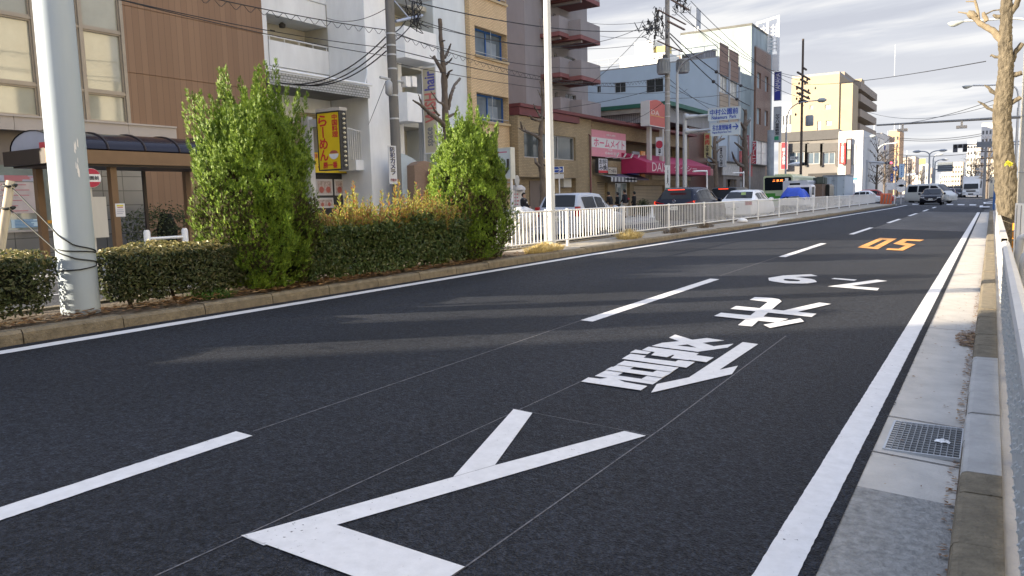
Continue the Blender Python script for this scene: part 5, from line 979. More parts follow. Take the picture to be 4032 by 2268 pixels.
solid(t, 'gallery_wall', mat('gallery_brown', (.16, .12, .08), .8, .2, 1), (XF-9, ycol1, .2), (XF-1.21, yb5, zt5-.11))
SHO = brick('tan_shutter', (.36, .29, .18), (.38, .31, .2), (.16, .12, .08), 40, .11, .02, .5, bump=.7)
for a, b, z in ((985, 1085, 2.5), (1340, 1640, 2.35), (1690, 1860, 2.35)): o = solid(t, 'roller_shutter', SHO, (XF-.35, fx(*Z6(a, 300), XF).y+.02, .2), (XF-.2, fx(*Z6(b, 300), XF).y-.02, z+.02))
o = window(t, mp_x(XF), (fx(*Z6(1160, 300), XF).y+.02, fx(*Z6(1300, 300), XF).y-.02, .9, 2.55), 3, WHITE, glass('shop_pale_glass', (.2, .24, .24)), .3); solid(t, 'shop_sill', WHITE, (XF-.4, fx(*Z6(1160, 300), XF).y+.02, .2), (XF-.15, fx(*Z6(1300, 300), XF).y-.02, .88))
mb = MB(); yq = ycol1+.12; mb.tube([(XF+.2, yq, zt5-.15), (XF+.22, yq, zt5-.5), (XF-.1+.2, yq-.5, zt5-.9), (XF+.4, yq-.5, zt5-1.1), (XF+.4, yq-.5, .2)], .05, 8); mb.build('drain_pipe', MAR, t)
p = fx(*Z6(668, 290), XF+.0); mb = MB(); mb.box((XF-.02, p.y-.55, p.z-.3), (XF+.25, p.y+.45, p.z+.3)); mb.build('meter_box', mat('meter_beige', (.42, .4, .34), .6, .08), t)
p = fx(*Z6(385, 450), XF); mb = MB(); mb.box((XF-.02, p.y-.6, .2), (XF+.03, p.y+.8, 2.6)); mb.build('door', mat('brown_door', (.13, .10, .08), .5, .1), t)
# signs on the ochre shops
PK = (.62, .24, .30)
st_, sr = board('homemate_sign', 'large pink and white billboard on the ochre shop gallery', 'sign', ZY, (1405, 590, 1978, 1020), 'x', XF+.05, PK, .12, [('#', (.62, .62, .62), (0, .34, 1, .72), 0), ('ホームメイト', (.55, .10, .2), (.06, .38, .95, .68), 0, 1), ('お部屋さがしの専門店', (.68, .6, .6), (.38, .82, .7, .90), 0), ('中村公園店', (.68, .62, .62), (.42, .25, .62, .32), 0), ('052-486-4000 当ビル2F', (.7, .66, .66), (.22, .10, .92, .22), 0)])
for i in range(4):
    y = sr[0]+(sr[1]-sr[0])*(.38+.22*i); mb = MB(); mb.tube([(XF+.05, y, sr[2]-.05), (XF+.9, y, sr[2]-.02)], .02, 6); mb.tube([(XF+.86, y, sr[2]), (XF+1.0, y, sr[2]+.22)], .055, 8); mb.build('spotlight', METAL_W, st_)
board('okonomiyaki_sign', 'black and white brush lettered sign with red foot over the striped awning', 'sign', ZY, (1518, 1042, 1672, 1282), 'x', XF+.55, (.5, .5, .54), .2, [('お好', INK, (.1, .58, .9, .95), 0, 1), ('み焼', INK, (.1, .2, .9, .56), 0, 1), ('#', (.5, .03, .04), (0, 0, 1, .17), 0)], frame=(DARK, .03))
board('brush_sign', 'small pale wooden sign with brush writing beside the black and white sign', 'sign', ZY, (1680, 1190, 1830, 1300), 'x', XF+.3, (.45, .42, .36), .08, [('てっぱん', INK, (.1, .2, .9, .8), 0, 1)], frame=(DARK, .02))
board('blue_sign', 'small blue vertical sign with white writing on the ochre wall', 'sign', Z6, (1308, 95, 1385, 212), 'x', XF+.6, (.02, .06, .42), .25, [('とりい商事', (.62, .64, .68), (.08, .05, .48, .95), 1), ('不動産', (.5, .52, .6), (.58, .2, .92, .95), 1)])
board('orange_sign', 'orange vertical banner sign with white writing left of the crimson awning', 'sign', ZS, (290, 960, 355, 1370), 'x', XF+.25, (.62, .25, .05), .1, [('クラウンヒロ', (.7, .62, .5), (.52, .35, .95, .97), 1), ('大募集中', (.7, .62, .5), (.08, .2, .48, .9), 1)])
board('grey_sign', 'plain grey sign panel lit by two spot lamps left of the orange banner', 'sign', ZS, (168, 968, 286, 1340), 'x', XF+.15, (.30, .31, .34), .1)
mb = MB(); a, b = fx(*Z6(985, 215), XF+.0).y, fx(*Z6(1240, 215), XF).y; zt_ = fx(*Z6(1000, 215), XF+.2).z; zb_ = fx(*Z6(1000, 280), XF+1).z; NS = 15
for i in range(NS):
    y0_, y1_ = a+(b-a)*i/NS, a+(b-a)*(i+1)/NS-.003; mb.quad((XF+.03, y0_, zt_), (XF+1.0, y0_, zb_+.3), (XF+1.0, y1_, zb_+.3), (XF+.03, y1_, zt_)) if i % 2 == 0 else None
    if i % 2 == 0: mb.quad((XF+1.0, y0_, zb_+.3), (XF+1.0, y0_, zb_), (XF+1.0, y1_, zb_), (XF+1.0, y1_, zb_+.3))
t = thing('awning', 'grey and white striped shop awning on the ochre shops', 'awning', (XF, a, zb_)); mb.build('light_stripes', mat('awning_pale', (.4, .4, .4), .7, .08), t); mb = MB()
for i in range(1, NS, 2):
    y0_, y1_ = a+(b-a)*i/NS, a+(b-a)*(i+1)/NS-.003; mb.quad((XF+.03, y0_, zt_), (XF+1.0, y0_, zb_+.3), (XF+1.0, y1_, zb_+.3), (XF+.03, y1_, zt_)); mb.quad((XF+1.0, y0_, zb_+.3), (XF+1.0, y0_, zb_), (XF+1.0, y1_, zb_), (XF+1.0, y1_, zb_+.3))
mb.build('dark_stripes', mat('awning_dark', (.09, .09, .10), .7, .08), t)
p, r_ = fx(*Z6(1245, 265), XF+.9), fx(*Z6(1395, 225), XF+.3); mb = MB(); mb.prism([(XF+.03, p.y, r_.z+.1), (XF+1.0, p.y, p.z+.1), (XF+1.0, p.y, p.z), (XF+.03, p.y, r_.z-.05)], (0, r_.y-p.y, 0)); tag(mb.build('awning', mat('purple_canvas', (.10, .085, .14), .7, .1)), 'small dark purple awning right of the striped awning', 'awning')
# crimson awning along the DAISY shop
CRI = mat('crimson_canvas', (.33, .02, .075), .6, .1, 2); xa_ = XF+1.9
a, b = fx(*ZS(375, 1200), xa_).y, fx(*ZS(1410, 1250), xa_).y; zt_, zb_ = fx(*ZS(375, 1130), xa_).z, fx(*ZS(375, 1288), xa_).z; t = thing('awning', 'long crimson shop awning with white serif lettering', 'awning', (XF, a, zb_))
mb = MB(); mb.prism([(XF+.03, a, zt_+.75), (xa_, a, zt_), (xa_, a, zb_), (XF+.03, a, zb_)], (0, yb5-a, 0)); mb.build('canvas', CRI, t)
mb = MB(); mb.prism([(XF+.03, yb5+.02, zt_+.3), (xa_-.05, yb5+.02, zt_-.15), (xa_-.05, yb5+.02, zb_), (XF+.03, yb5+.02, zb_)], (0, b-yb5, 0)); mb.build('faded_canvas', mat('faded_pink_canvas', (.36, .17, .16), .7, .3, 3), t)
mb = MB(); text(mb, 'DAISY', (xa_+.006, fx(*ZS(462, 1250), xa_).y, fx(*ZS(560, 1275), xa_).z), (0, 1, 0), (0, 0, 1), fx(*ZS(745, 1250), xa_).y-fx(*ZS(462, 1250), xa_).y, .62, False, .005, True); text(mb, 'ダイシー', (xa_+.006, fx(*ZS(800, 1250), xa_).y, fx(*ZS(860, 1268), xa_).z), (0, 1, 0), (0, 0, 1), 5.2, .5, False, .01, True); mb.build('lettering', mat('awning_white', (.6, .5, .5), .6, 0), t)
solid(t, 'shop_header', mat('cream_header', (.4, .34, .22), .7, .15), (XF+.02, fx(*ZS(420, 1350), XF).y, fx(*ZS(740, 1405), XF).z), (XF+.2, fx(*ZS(1020, 1350), XF).y, zb_-.05))
dt, dr = board('daisy_sign', 'red backlit arched top sign on two posts above the crimson awning', 'sign', ZS, (420, 225, 657, 575), 'x', XF+1.6, (.46, .085, .065), .6, [('DA', (.6, .42, .36), (.12, .48, .62, .68), 0, 1), ('#', (.55, .33, .08), (.05, .42, .95, .45), 0)])
mb = MB(); V = [(XF+1.6, dr[0]+(dr[1]-dr[0])*i/10, dr[3]+.24*math.sin(math.pi*i/10)) for i in range(11)]; mb.prism([(XF+1.6, dr[0], dr[3])]+V[1:-1]+[(XF+1.6, dr[1], dr[3])], (-.6, 0, 0)); mb.build('arched_top', MATS['sign_%d_%d_%d' % (int(.46*99), int(.085*99), int(.065*99))], dt)
mb = MB(); mb.box((XF+.98, dr[0]-.07, dr[2]-.06), (XF+1.63, dr[0]-.005, dr[3]+.05)); mb.box((XF+.98, dr[1]+.005, dr[2]-.06), (XF+1.63, dr[1]+.07, dr[3]+.05)); mb.box((XF+.98, dr[0]-.005, dr[2]-.06), (XF+1.63, dr[1]+.005, dr[2]-.005)); mb.build('frame', mat('grey_white_frame', (.5, .5, .49), .5, .06), dt)
for zx in (405, 600): p = fx(*ZS(zx, 800), XF+1.2); mb = MB(); mb.box((XF+1.1, p.y-.12, zb_), (XF+1.35, p.y+.25, dr[2]-.06)); mb.build('post', mat('post_cream', (.45, .42, .38), .6, .08), dt)
tt, tr_ = board('arrow_sign', 'white vertical sign with red and black round mark below the red arched sign', 'sign', ZS, (522, 742, 622, 1030), 'y', fx(*ZS(570, 900), XF+2.6).y, (.58, .6, .62), .15, [('とりい商事', INK, (.35, .12, .75, .74), 1), ('→', INK, (.3, .03, .6, .1), 0)], frame=(GALV, .02))
mb = MB(); mb.lathe(((tr_[0]+tr_[1])/2, tt.location.y-.004, tr_[3]-.5), [(.26, 0), (.26, -.006)], 18, 'y'); mb.build('round_mark', mat('mark_red', (.42, .04, .07), .5, 0), tt)
# ------------------------------------------------------------------ 6. little corrugated shop house
CORR = brick('corrugated_sheet', (.34, .34, .35), (.30, .30, .31), (.17, .17, .18), .16, 30, .03, .5, offset=0, bump=.9, dirt=.3); DRB = brick('dark_red_tile', (.10, .035, .028), (.12, .045, .035), (.07, .03, .025), .2, .06, .006, .35, dirt=.2); y6a, y6b = yb5+.05, fx(*ZS(1320, 500), XF).y
t = thing('shop_house', 'grey corrugated shop house with green roof edge and dark red tiled front', 'building', (XF, y6a, .2)); z6a, z6b = fx(*ZS(1100, 590), XF).z, fx(*ZS(1100, 385), XF).z
solid(t, 'lower_wall', DRB, (XF-10, y6a, .2), (XF, y6b, z6a)); solid(t, 'upper_wall', CORR, (XF-10, y6a-6, z6a+.005), (XF+.12, y6b, z6b)); solid(t, 'roof', mat('green_fascia', (.03, .12, .085), .6, .15), (XF-10.2, y6a-6.5, z6b+.005), (XF+.7, y6b+.1, z6b+.32)); solid(t, 'eaves', mat('eaves_cream', (.3, .28, .24), .8, .15), (XF-10, y6a-6.4, z6b+.325-.7), (XF+.6, y6a-6.05, z6b-.01))
# ------------------------------------------------------------------ 7. blue-white building
BW = mat('blue_white_wall', (.42, .49, .56), .75, .07, .5, streak=2, bump=.15); Y7 = fx(*Z5(1915, 700), XF).y; xl7 = fy(*Z5(790, 700), Y7).x; zt7 = fx(*Z5(1915, 495), XF).z; y7b = fx(*Z5(2105, 700), XF).y
def wy(rect, conv, Y): a, b, c, d = rect; p, r_ = fy(*conv(a, (b+d)/2), Y), fy(*conv(c, (b+d)/2), Y); m = (a+c)/2; return (p.x, r_.x, fy(*conv(m, d), Y).z, fy(*conv(m, b), Y).z)
t = thing('blue_white_building', 'pale blue rendered building with plain side wall and railing roof', 'building', (XF, Y7, .2))
hs = [wy(r_, Z5, Y7) for r_ in ((1033, 712, 1127, 800), (1305, 682, 1452, 798), (880, 745, 912, 800), (1033, 982, 1127, 1060), (880, 1000, 918, 1030))]
mb = wall(mp_y(Y7), xl7, XF, .2, zt7, hs, .15); mb.quad((xl7, y7b, .2), (xl7, Y7, .2), (xl7, Y7, zt7), (xl7, y7b, zt7)); mb.build('side_wall', BW, t)
GLD = glass('dark_pane', (.03, .032, .03))
for h in hs: window(t, mp_y(Y7), h, 2, FR_S, GLD, .13)
hx = [(Y7+1.0, Y7+3.3, fx(*Z5(1970, 800), XF).z, fx(*Z5(1970, 655), XF).z), (Y7+4.0, y7b-.5, fx(*Z5(1970, 815), XF).z, fx(*Z5(1970, 670), XF).z)]
mb = wall(mp_x(XF), Y7, y7b, .2, zt7, hx, .2); mb.build('front_wall', BW, t)
for h in hx: window(t, mp_x(XF), h, 2, FR_S, mat('bright_pane', (.5, .47, .40), .2, .5, 3, spec=.8), .15)
PB = brick('brown_siding', (.24, .14, .10), (.26, .16, .115), (.12, .07, .05), 40, .5, .03, .6, dirt=.2); PT = brick('tan_siding', (.38, .29, .2), (.4, .31, .22), (.2, .15, .1), 40, .45, .03, .6, dirt=.2)
for h in hx: solid(t, 'brown_panel', PB, (XF+.005, h[0]-.2, h[3]+.05), (XF+.06, h[1]+.2, h[3]+2.9)); solid(t, 'tan_panel', PT, (XF+.005, h[0]-.2, h[2]-3.6), (XF+.06, h[1]+.2, h[2]-.05))
mb = MB()
for y in (Y7+.05, Y7+3.6, y7b-.15): mb.box((XF+.005, y-.02, 2), (XF+.16, y+.16, zt7+.1))
mb.build('downpipes', GALV, t); solid(t, 'roof', PAVE, (xl7, Y7, zt7), (XF, y7b, zt7+.12))
mb = MB(); x = xl7+.2
for z in (zt7+.65, zt7+1.15): mb.tube([(xl7, Y7+.1, z), (XF, Y7+.1, z)], .03, 6)
for i in range(12): x = xl7+(XF-xl7)*i/11; mb.tube([(x, Y7+.1, zt7), (x, Y7+.1, zt7+1.15)], .025, 6)
mb.build('roof_railing', GALV, t)
WL = mat('sunlit_white_sheet', (.7, .7, .68), .7, .05)
a, b, c, d = wy((1075, 470, 1470, 600), Z5, Y7+4); mb = MB(); mb.box((a, Y7+4, zt7), (b, Y7+8, d)); mb.box((a+1.6, Y7+4.2, d), (a+3.6, Y7+7, d+1.3)); mb.build('roof_house', WL, t)
a, b, c, d = wy((1375, 400, 1480, 430), Z5, Y7+4.5); mb = MB(); mb.box((a, Y7+4.5, zt7+1), (b, Y7+6, d+.0)); mb.build('roof_tank', mat('yellow_tank', (.55, .42, .12), .6, .1), t)
a, b, c, d = wy((1640, 455, 1905, 510), Z5, Y7+1.2); mb = MB(); mb.box((a, Y7+1.2, zt7), (b, Y7+1.3, d)); mb.build('roof_screen', CORR, t)
# ------------------------------------------------------------------ 8. tall weathered concrete wall
WC = mat('weathered_concrete', (.32, .375, .385), .9, .35, .5, streak=3.5, bump=.3); Y8 = fx(*Z5(2215, 400), XF).y; xl8 = fy(*Z5(1605, 300), Y8).x; z8a, z8b = fy(*Z5(2215, 218), Y8).z, fy(*Z5(1605, 285), Y8).z
t = thing('concrete_building', 'tall stained concrete building end rising behind the blue building', 'building', (XF, Y8, .2)); mb = MB(); mb.box((xl8, Y8, .2), (XF, Y8+9, z8a)); mb.build('wall', WC, t); solid(t, 'coping', mat('dark_coping', (.12, .12, .11), .9, .2), (xl8-.05, Y8-.04, z8a+.002), (XF+.04, Y8+9, z8a+.22))
a, b, c, d = wy((1690, 215, 1735, 275), Z5, Y8+1); mb = MB(); mb.box((a+.6, Y8+1, z8a+.9), (b, Y8+2.6, z8a+2.9)); mb.box((a+.7, Y8+1.1, z8a+.2), (a+.85, Y8+1.25, z8a+.9)); mb.box((b-.2, Y8+1.1, z8a+.2), (b-.05, Y8+1.25, z8a+.9)); mb.build('roof_tank', GALV, t)
# ------------------------------------------------------------------ 9. red-brown tiled building with the music school sign
RB = brick('red_brown_tile', (.20, .105, .07), (.23, .125, .085), (.13, .075, .055), .24, .07, .008, .45, dirt=.2); X9 = -21.8; Y9, y9b = fx(*Z7(58, 700), X9).y, fx(*Z7(188, 700), X9).y; z9 = fx(*Z7(120, 440), X9).z
t = thing('tiled_building', 'red brown tiled building carrying the vertical blue music sign', 'building', (X9, Y9, .2)); hs = []
for (a, b, c, d) in ((70, 628, 102, 765), (137, 662, 166, 795), (66, 935, 101, 1075), (134, 957, 162, 1090)):
    m = (a+c)/2; hs.append((fx(*Z7(a, b), X9).y, fx(*Z7(c, b), X9).y, fx(*Z7(m, d), X9).z, fx(*Z7(m, b), X9).z))
sh = (Y9+.3, y9b-.3, fx(*ZP(800, 960), X9).z, fx(*ZP(800, 660), X9).z); lob = (Y9+.3, y9b-.3, .2, fx(*ZP(790, 1105), X9).z)
mb = wall(mp_x(X9), Y9, y9b, .2, z9, hs+[sh, lob], .3); mb.quad((X9-10, Y9, .2), (X9, Y9, .2), (X9, Y9, z9), (X9-10, Y9, z9)); mb.quad((X9, y9b, .2), (X9-10, y9b, .2), (X9-10, y9b, z9), (X9, y9b, z9)); mb.build('wall', RB, t); solid(t, 'roof', PAVE, (X9-10, Y9, z9), (X9, y9b, z9+.15)); solid(t, 'lobby', DARK, (X9-3, Y9+.31, .2), (X9-.31, y9b-.31, lob[3]))
for h in hs: window(t, mp_x(X9), h, 2, WHITE, mat('bright_pane', (.5, .47, .4), .2), .25)
window(t, mp_x(X9), sh, 2, FR_S, mat('white_screen_glass', (.5, .48, .47), .25, .2, 2, spec=.7), .2, cross=1)
xs_ = X9+.55
board('music_sign', 'tall blue vertical sign with white capital letters on the red brown building', 'sign', Z7, (218, 622, 272, 865), 'y', y9b-.2, (.035, .05, .30), .35, [('YAMAHA', (.6, .6, .68), (.12, .30, .88, .95), 'up')], frame=(GALV, .04))
board('school_sign', 'white vertical music school sign with green foot under the blue sign', 'sign', Z7, (213, 925, 270, 1225), 'y', y9b-.2, (.45, .48, .5), .35, [('ヤマハ音楽教室', INK, (.2, .2, .85, .80), 1), ('#', (.02, .30, .14), (.1, .05, .75, .16), 0)], frame=(GALV, .04))
bt = thing('billboard_frame', 'bright white open billboard frame on the roof of the red brown building', 'billboard', (X9, y9b, z9)); yb_ = y9b-1
V = [fy(*Z7(*p), yb_) for p in ((62, 205), (265, 140), (272, 610), (205, 610), (205, 470), (30, 385))]; TL, TR, BR = V[0], V[1], V[2]; WF = mat('billboard_white', (.74, .74, .73), .5, .03)
mb = MB(); xL = V[0].x; xR = TR.x
for (x0, x1, z0, z1) in ((xL, xL+.18, z9+.15, TL.z), ((xL+xR)/2-.1, (xL+xR)/2+.1, z9+.15, (TL.z+TR.z)/2), (xR-.25, xR, BR.z, TR.z)): mb.box((x0, yb_-.1, z0), (x1, yb_+.1, z1))
mb.obox(((xL+xR)/2, yb_, (TL.z+TR.z)/2), ((xR-xL)/2, 0, (TR.z-TL.z)/2), (0, .09, 0), (0, 0, .12)); mb.build('frame', WF, bt)
mb = MB()
for i in range(7): z = z9+.6+(TL.z-z9-1.2)*i/6; mb.box((xL+.18, yb_+.12, z-.05), (xR-.25, yb_+.18, z+.05))
for i in range(6): x = xL+.4+(xR-xL-.8)*i/5; mb.box((x-.04, yb_+.2, z9+.3), (x+.04, yb_+.26, TL.z-.3))
mb.build('lattice', WF, bt)
mb = MB(); mb.box((fy(*Z7(205, 500), yb_).x, yb_-.3, BR.z), (xR+.02, yb_-.11, fy(*Z7(240, 470), yb_).z)); mb.build('end_panel', WF, bt)
board('cleaning_sign', 'red vertical cleaner sign with white writing at the tiled building corner', 'sign', ZP, (668, 668, 732, 1010), 'y', Y9-.3, (.42, .03, .05), .25, [('クリーニング', (.66, .6, .6), (.12, .04, .88, .97), 1)], frame=(WHITE, .05))
board('dark_red_sign', 'dark red vertical sign behind the second bare street tree', 'sign', ZP, (560, 590, 632, 980), 'y', Y9-8, (.20, .02, .03), .25, [('大衆酒場', (.55, .5, .5), (.3, .5, .95, .98), 1)])
board('yellow_sign', 'yellow vertical grill sign with red characters beside the corrugated house', 'sign', ZP, (66, 560, 158, 872), 'y', y6b-1.0, (.48, .44, .24), .25, [('焼肉', RED, (.2, .52, .8, .95), 1), ('太平楽', INK, (.3, .08, .72, .5), 1)])
board('nonki_sign', 'white vertical sign with black brush writing left of the red cleaner sign', 'sign', ZP, (262, 728, 342, 985), 'y', Y7-3.2, (.47, .5, .52), .25, [('のんき', INK, (.1, .05, .6, .60), 1), ('食事処', INK, (.15, .62, .5, .95), 1)], frame=(GALV, .03))
# small shops between, below the blue building
t = thing('small_shops', 'row of small shuttered shops under the blue building with faded signs', 'building', (XF+1, Y7, .2)); xsf = XF+1.4; zq = fx(*ZP(300, 1100), xsf).z
mb = wall(mp_x(xsf), y6b+.1, Y9-.4, .2, zq+1.2, [(y6b+1, y6b+3.2, .2, zq-.3), (Y7-1, Y7+1.8, .2, zq-.3), (Y7+3, Y7+6.5, .2, zq-.3)], .5); mb.quad((XF, y6b+.1, .2), (xsf, y6b+.1, .2), (xsf, y6b+.1, zq+1.2), (XF, y6b+.1, zq+1.2)); mb.build('wall', mat('shop_taupe', (.2, .17, .15), .8, .2), t); solid(t, 'roof', DARK, (XF+.07, y6b+.1, zq+1.2), (xsf+.3, Y9-.4, zq+1.3))
for a, b in ((y6b+1, y6b+3.2), (Y7-1, Y7+1.8), (Y7+3, Y7+6.5)): solid(t, 'roller_shutter', brick('pale_shutter', (.4, .4, .4), (.42, .42, .42), (.2, .2, .2), 40, .1, .02, .5, bump=.6), (xsf-.45, a+.02, .2), (xsf-.3, b-.02, zq-.32))
solid(t, 'faded_sign', mat('faded_red_sign', (.34, .07, .07), .6, .5, 4), (xsf+.01, Y7+2.6, zq+.05), (xsf+.12, Y7+7, zq+2.4)); solid(t, 'white_sign', mat('faded_white_sign', (.44, .42, .4), .6, .3, 5), (xsf+.01, Y7-3, zq+.05), (xsf+.12, Y7+2.3, zq+1.15))
# ================================================================== VEHICLES
zo = lambda x: .06+(.35-.06)*(x+16.3)/7.4 if x < -8.9 else rz(x)
CGLASS = mat('car_glass', (.010, .013, .017), .05, 0, spec=.2); TYRE = BLACK; RIM = mat('wheel_rim', (.42, .43, .44), .3, .05, metal=.7); PLATE = mat('plate_white', (.66, .66, .64), .5, 0); LRED = mat('tail_red', (.34, .01, .012), .15, .1, 30, spec=.8); LAMPW = mat('head_lamp', (.6, .62, .64), .08, .1, spec=.9); CHROME = mat('chrome', (.6, .6, .62), .12, 0, metal=1)
TAILON = mat('tail_lit', (.9, .06, .02), .2, 0, emit=.6)
def cpaint(name, col, met=.0): return mat('car_'+name, col, .30, .03, 2, metal=met, spec=.3, coat=.2)
def car(name, label, cat, loc, rz_, L, W, st, col, glasses=(), sides=(), wheels=(), wr=.3, lights=(), plate=None, mirrors=None, extra=None, group=None, trim=None):
    """st: stations (s 0 rear..1 front, z_low, z_belt, z_top, half widths at sill, belt, top, as a share of W/2); the body is one loft with cut wheel arches"""
    t = thing(name, label, cat, loc, rz_, group, True); hw = W/2
    def at(s):
        if s <= st[0][0]: return st[0]
        for a, b in zip(st, st[1:]):
            if s <= b[0]: f = (s-a[0])/(b[0]-a[0]+1e-9); return tuple(x+(y-x)*f for x, y in zip(a, b))
        return st[-1]
    def ring(s):
        _, zl, zb, zt, wl, wb, wt = at(s); zt = max(zt, zb+.012); m = zl+(zb-zl)*.45; h = [(0, zt), (wt*hw*.6, zt-.008), (wt*hw*.93, zt-.03*(1 if zt-zb > .1 else .15)), (wt*hw, zt-.075 if zt-zb > .15 else zt-.006), (wb*hw, zb), (min(1, wb*1.015)*hw, zb-.08), (max(wb, wl)*hw, m), (wl*hw, zl+.10), (wl*hw*.94, zl), (0, zl)]
        return [(x, z) for x, z in h]+[(-x, z) for x, z in reversed(h[1:-1])]
    ss = []
    for a, b in zip(st, st[1:]):
        k = max(1, int((b[0]-a[0])*L/.16)); ss += [a[0]+(b[0]-a[0])*i/k for i in range(k)]
    ss.append(st[-1][0]); mb = MB(); V = []; n = len(ring(0)); yy = lambda s: (s-.5)*L
    for s in ss: V += [(x, yy(s), z) for x, z in ring(s)]
    F_ = [(i*n+j, (i+1)*n+j, (i+1)*n+(j+1) % n, i*n+(j+1) % n) for i in range(len(ss)-1) for j in range(n)]
    mb.add(V, F_, True); mb.add(V[:n], [tuple(range(n))]); mb.add(V[-n:], [tuple(range(n-1, -1, -1))])
    o = mb.build('body', col, t)
    bm = bmesh.new(); bm.from_mesh(o.data); bmesh.ops.remove_doubles(bm, verts=bm.verts, dist=1e-5); bmesh.ops.recalc_face_normals(bm, faces=bm.faces); bm.to_mesh(o.data); bm.free()
    cut = MB()
    for s in wheels:
        for sg in (1, -1): cut.lathe((sg*(hw-.12), yy(s), wr), [(wr*1.16, -.16), (wr*1.16, .3)] if sg > 0 else [(wr*1.16, -.3), (wr*1.16, .16)], 24, 'x', False)
    if wheels:
        c_ = cut.build('cut', BLACK); bm = bmesh.new(); bm.from_mesh(c_.data); bmesh.ops.recalc_face_normals(bm, faces=bm.faces); bm.to_mesh(c_.data); bm.free()
        md = o.modifiers.new('b', 'BOOLEAN'); md.object = c_; md.operation = 'DIFFERENCE'; md.solver = 'EXACT'; dg = bpy.context.evaluated_depsgraph_get(); me = bpy.data.meshes.new_from_object(o.evaluated_get(dg)); o.modifiers.clear(); me.materials.clear(); me.materials.append(col); o.data = me; bpy.data.objects.remove(c_)
        for p in me.polygons: p.material_index = 0
        w2 = MB()
        for s in wheels: w2.box((-hw+.25, yy(s)-wr, wr*.6), (hw-.25, yy(s)+wr, wr*1.9))
        w2.build('underbody', BLACK, t)
    for s in wheels:
        for sg in (1, -1):
            x = sg*(hw-.015); w = -.2*sg; mb = MB(); mb.lathe((x, yy(s), wr), [(wr*.62, w), (wr*.94, w), (wr, w*.8), (wr, w*.2), (wr*.94, 0), (wr*.66, .002*sg)], 24, 'x'); wh = mb.build('wheel', TYRE, t)
            mb = MB(); mb.lathe((x-.012*sg, yy(s), wr), [(wr*.66, -.03*sg), (wr*.66, 0), (wr*.52, .004*sg), (wr*.18, -.01*sg), (wr*.14, .004*sg)], 20, 'x'); mb.build('rim', RIM, wh)
            mb = MB()
            for i in range(6): a = math.pi*i/3; mb.prism([(x+.001*sg, yy(s)+math.cos(a-.2)*wr*.25, wr+math.sin(a-.2)*wr*.25), (x+.001*sg, yy(s)+math.cos(a-.12)*wr*.55, wr+math.sin(a-.12)*wr*.55), (x+.001*sg, yy(s)+math.cos(a+.12)*wr*.55, wr+math.sin(a+.12)*wr*.55), (x+.001*sg, yy(s)+math.cos(a+.2)*wr*.25, wr+math.sin(a+.2)*wr*.25)], (-.004*sg, 0, 0))
            mb.build('rim_slots', DARK, wh)
    # glass laid on the loft: along the top line (screens) and along the sides
    for (s0, s1, f) in glasses:
        mb = MB(); N = 5; V = []
        for i in range(N+1):
            s = s0+(s1-s0)*i/N; r_ = at(s); r2 = at(min(1, s+.004)); r1 = at(max(0, s-.004)); d = Vector((0, (min(1, s+.004)-max(0, s-.004))*L, r2[3]-r1[3])).normalized(); nn = Vector((0, -d.z, d.y)); w = r_[6]*hw*f
            for k in range(7): x = w*(k/3-1); V.append(Vector((x, yy(s), r_[3]-.01*(k/3-1)**2))+nn*.008)
        mb.add(V, [(i*7+k, i*7+k+1, (i+1)*7+k+1, (i+1)*7+k) for i in range(N) for k in range(6)], True); mb.build('windscreen' if s0 > .5 else 'rear_window', CGLASS, t)
    for (s0, s1, lo, hi) in sides:
        for sg in (1, -1):
            mb = MB(); N = 6; V = []
            for i in range(N+1):
                s = s0+(s1-s0)*i/N; r_ = at(s); zt = r_[3]-.075
                for f in (lo, hi): x = (r_[5]+(r_[6]-r_[5])*f)*hw+.007; V.append((sg*x, yy(s), r_[2]+max(.01, (zt-r_[2]))*f))
            mb.add(V, [((2*i, 2*i+2, 2*i+3, 2*i+1) if sg > 0 else (2*i, 2*i+1, 2*i+3, 2*i+2)) for i in range(N)]); mb.build('side_window', CGLASS, t)
    for (nm, m, x0, x1, z0, z1, end, wrap_) in lights:
        for sg in (1, -1):
            s = 0 if end == 'r' else 1; y = yy(s); d = -1 if end == 'r' else 1; mb = MB(); mb.box((sg*x0*hw, y-.05*0-d*.12, z0), (sg*x1*hw, y+d*.02, z1)); mb.box((sg*(x1*hw-.02), y-d*wrap_, z0), (sg*(x1*hw+.012), y+d*.018, z1)) if wrap_ else None; mb.build(nm, m, t)
    if plate:
        for (end, z) in plate:
            y = yy(0)-.03 if end == 'r' else yy(1)+.03; mb = MB(); mb.box((-.165, y-.006, z), (.165, y+.006, z+.165)); po = mb.build('number_plate', PLATE, t); mb = MB(); d = -1 if end == 'r' else 1
            text(mb, '14-52' if end == 'r' else '57-68', (.14*d, y+.008*d, z+.03), (-d, 0, 0), (0, 0, 1), .28, .075, False, .02, True) if d > 0 else text(mb, '14-52', (-.14, y-.008, z+.03), (1, 0, 0), (0, 0, 1), .28, .075, False, .02, True); mb.build('lettering', mat('plate_green', (.02, .12, .06), .5, 0), po)
    if mirrors:
        s, z = mirrors; r_ = at(s)
        for sg in (1, -1): mb = MB(); x = sg*(r_[5]*hw); mb.lathe((x+sg*.12, yy(s), z), [(.04, -.06), (.10, -.04), (.085, .05), (.03, .07)], 10, 'y'); mb.box((x-sg*.02, yy(s)-.02, z-.04), (x+sg*.1, yy(s)+.02, z)); mb.build('mirror', trim or col, t)
    if extra: extra(t, yy, hw, at)
    return t
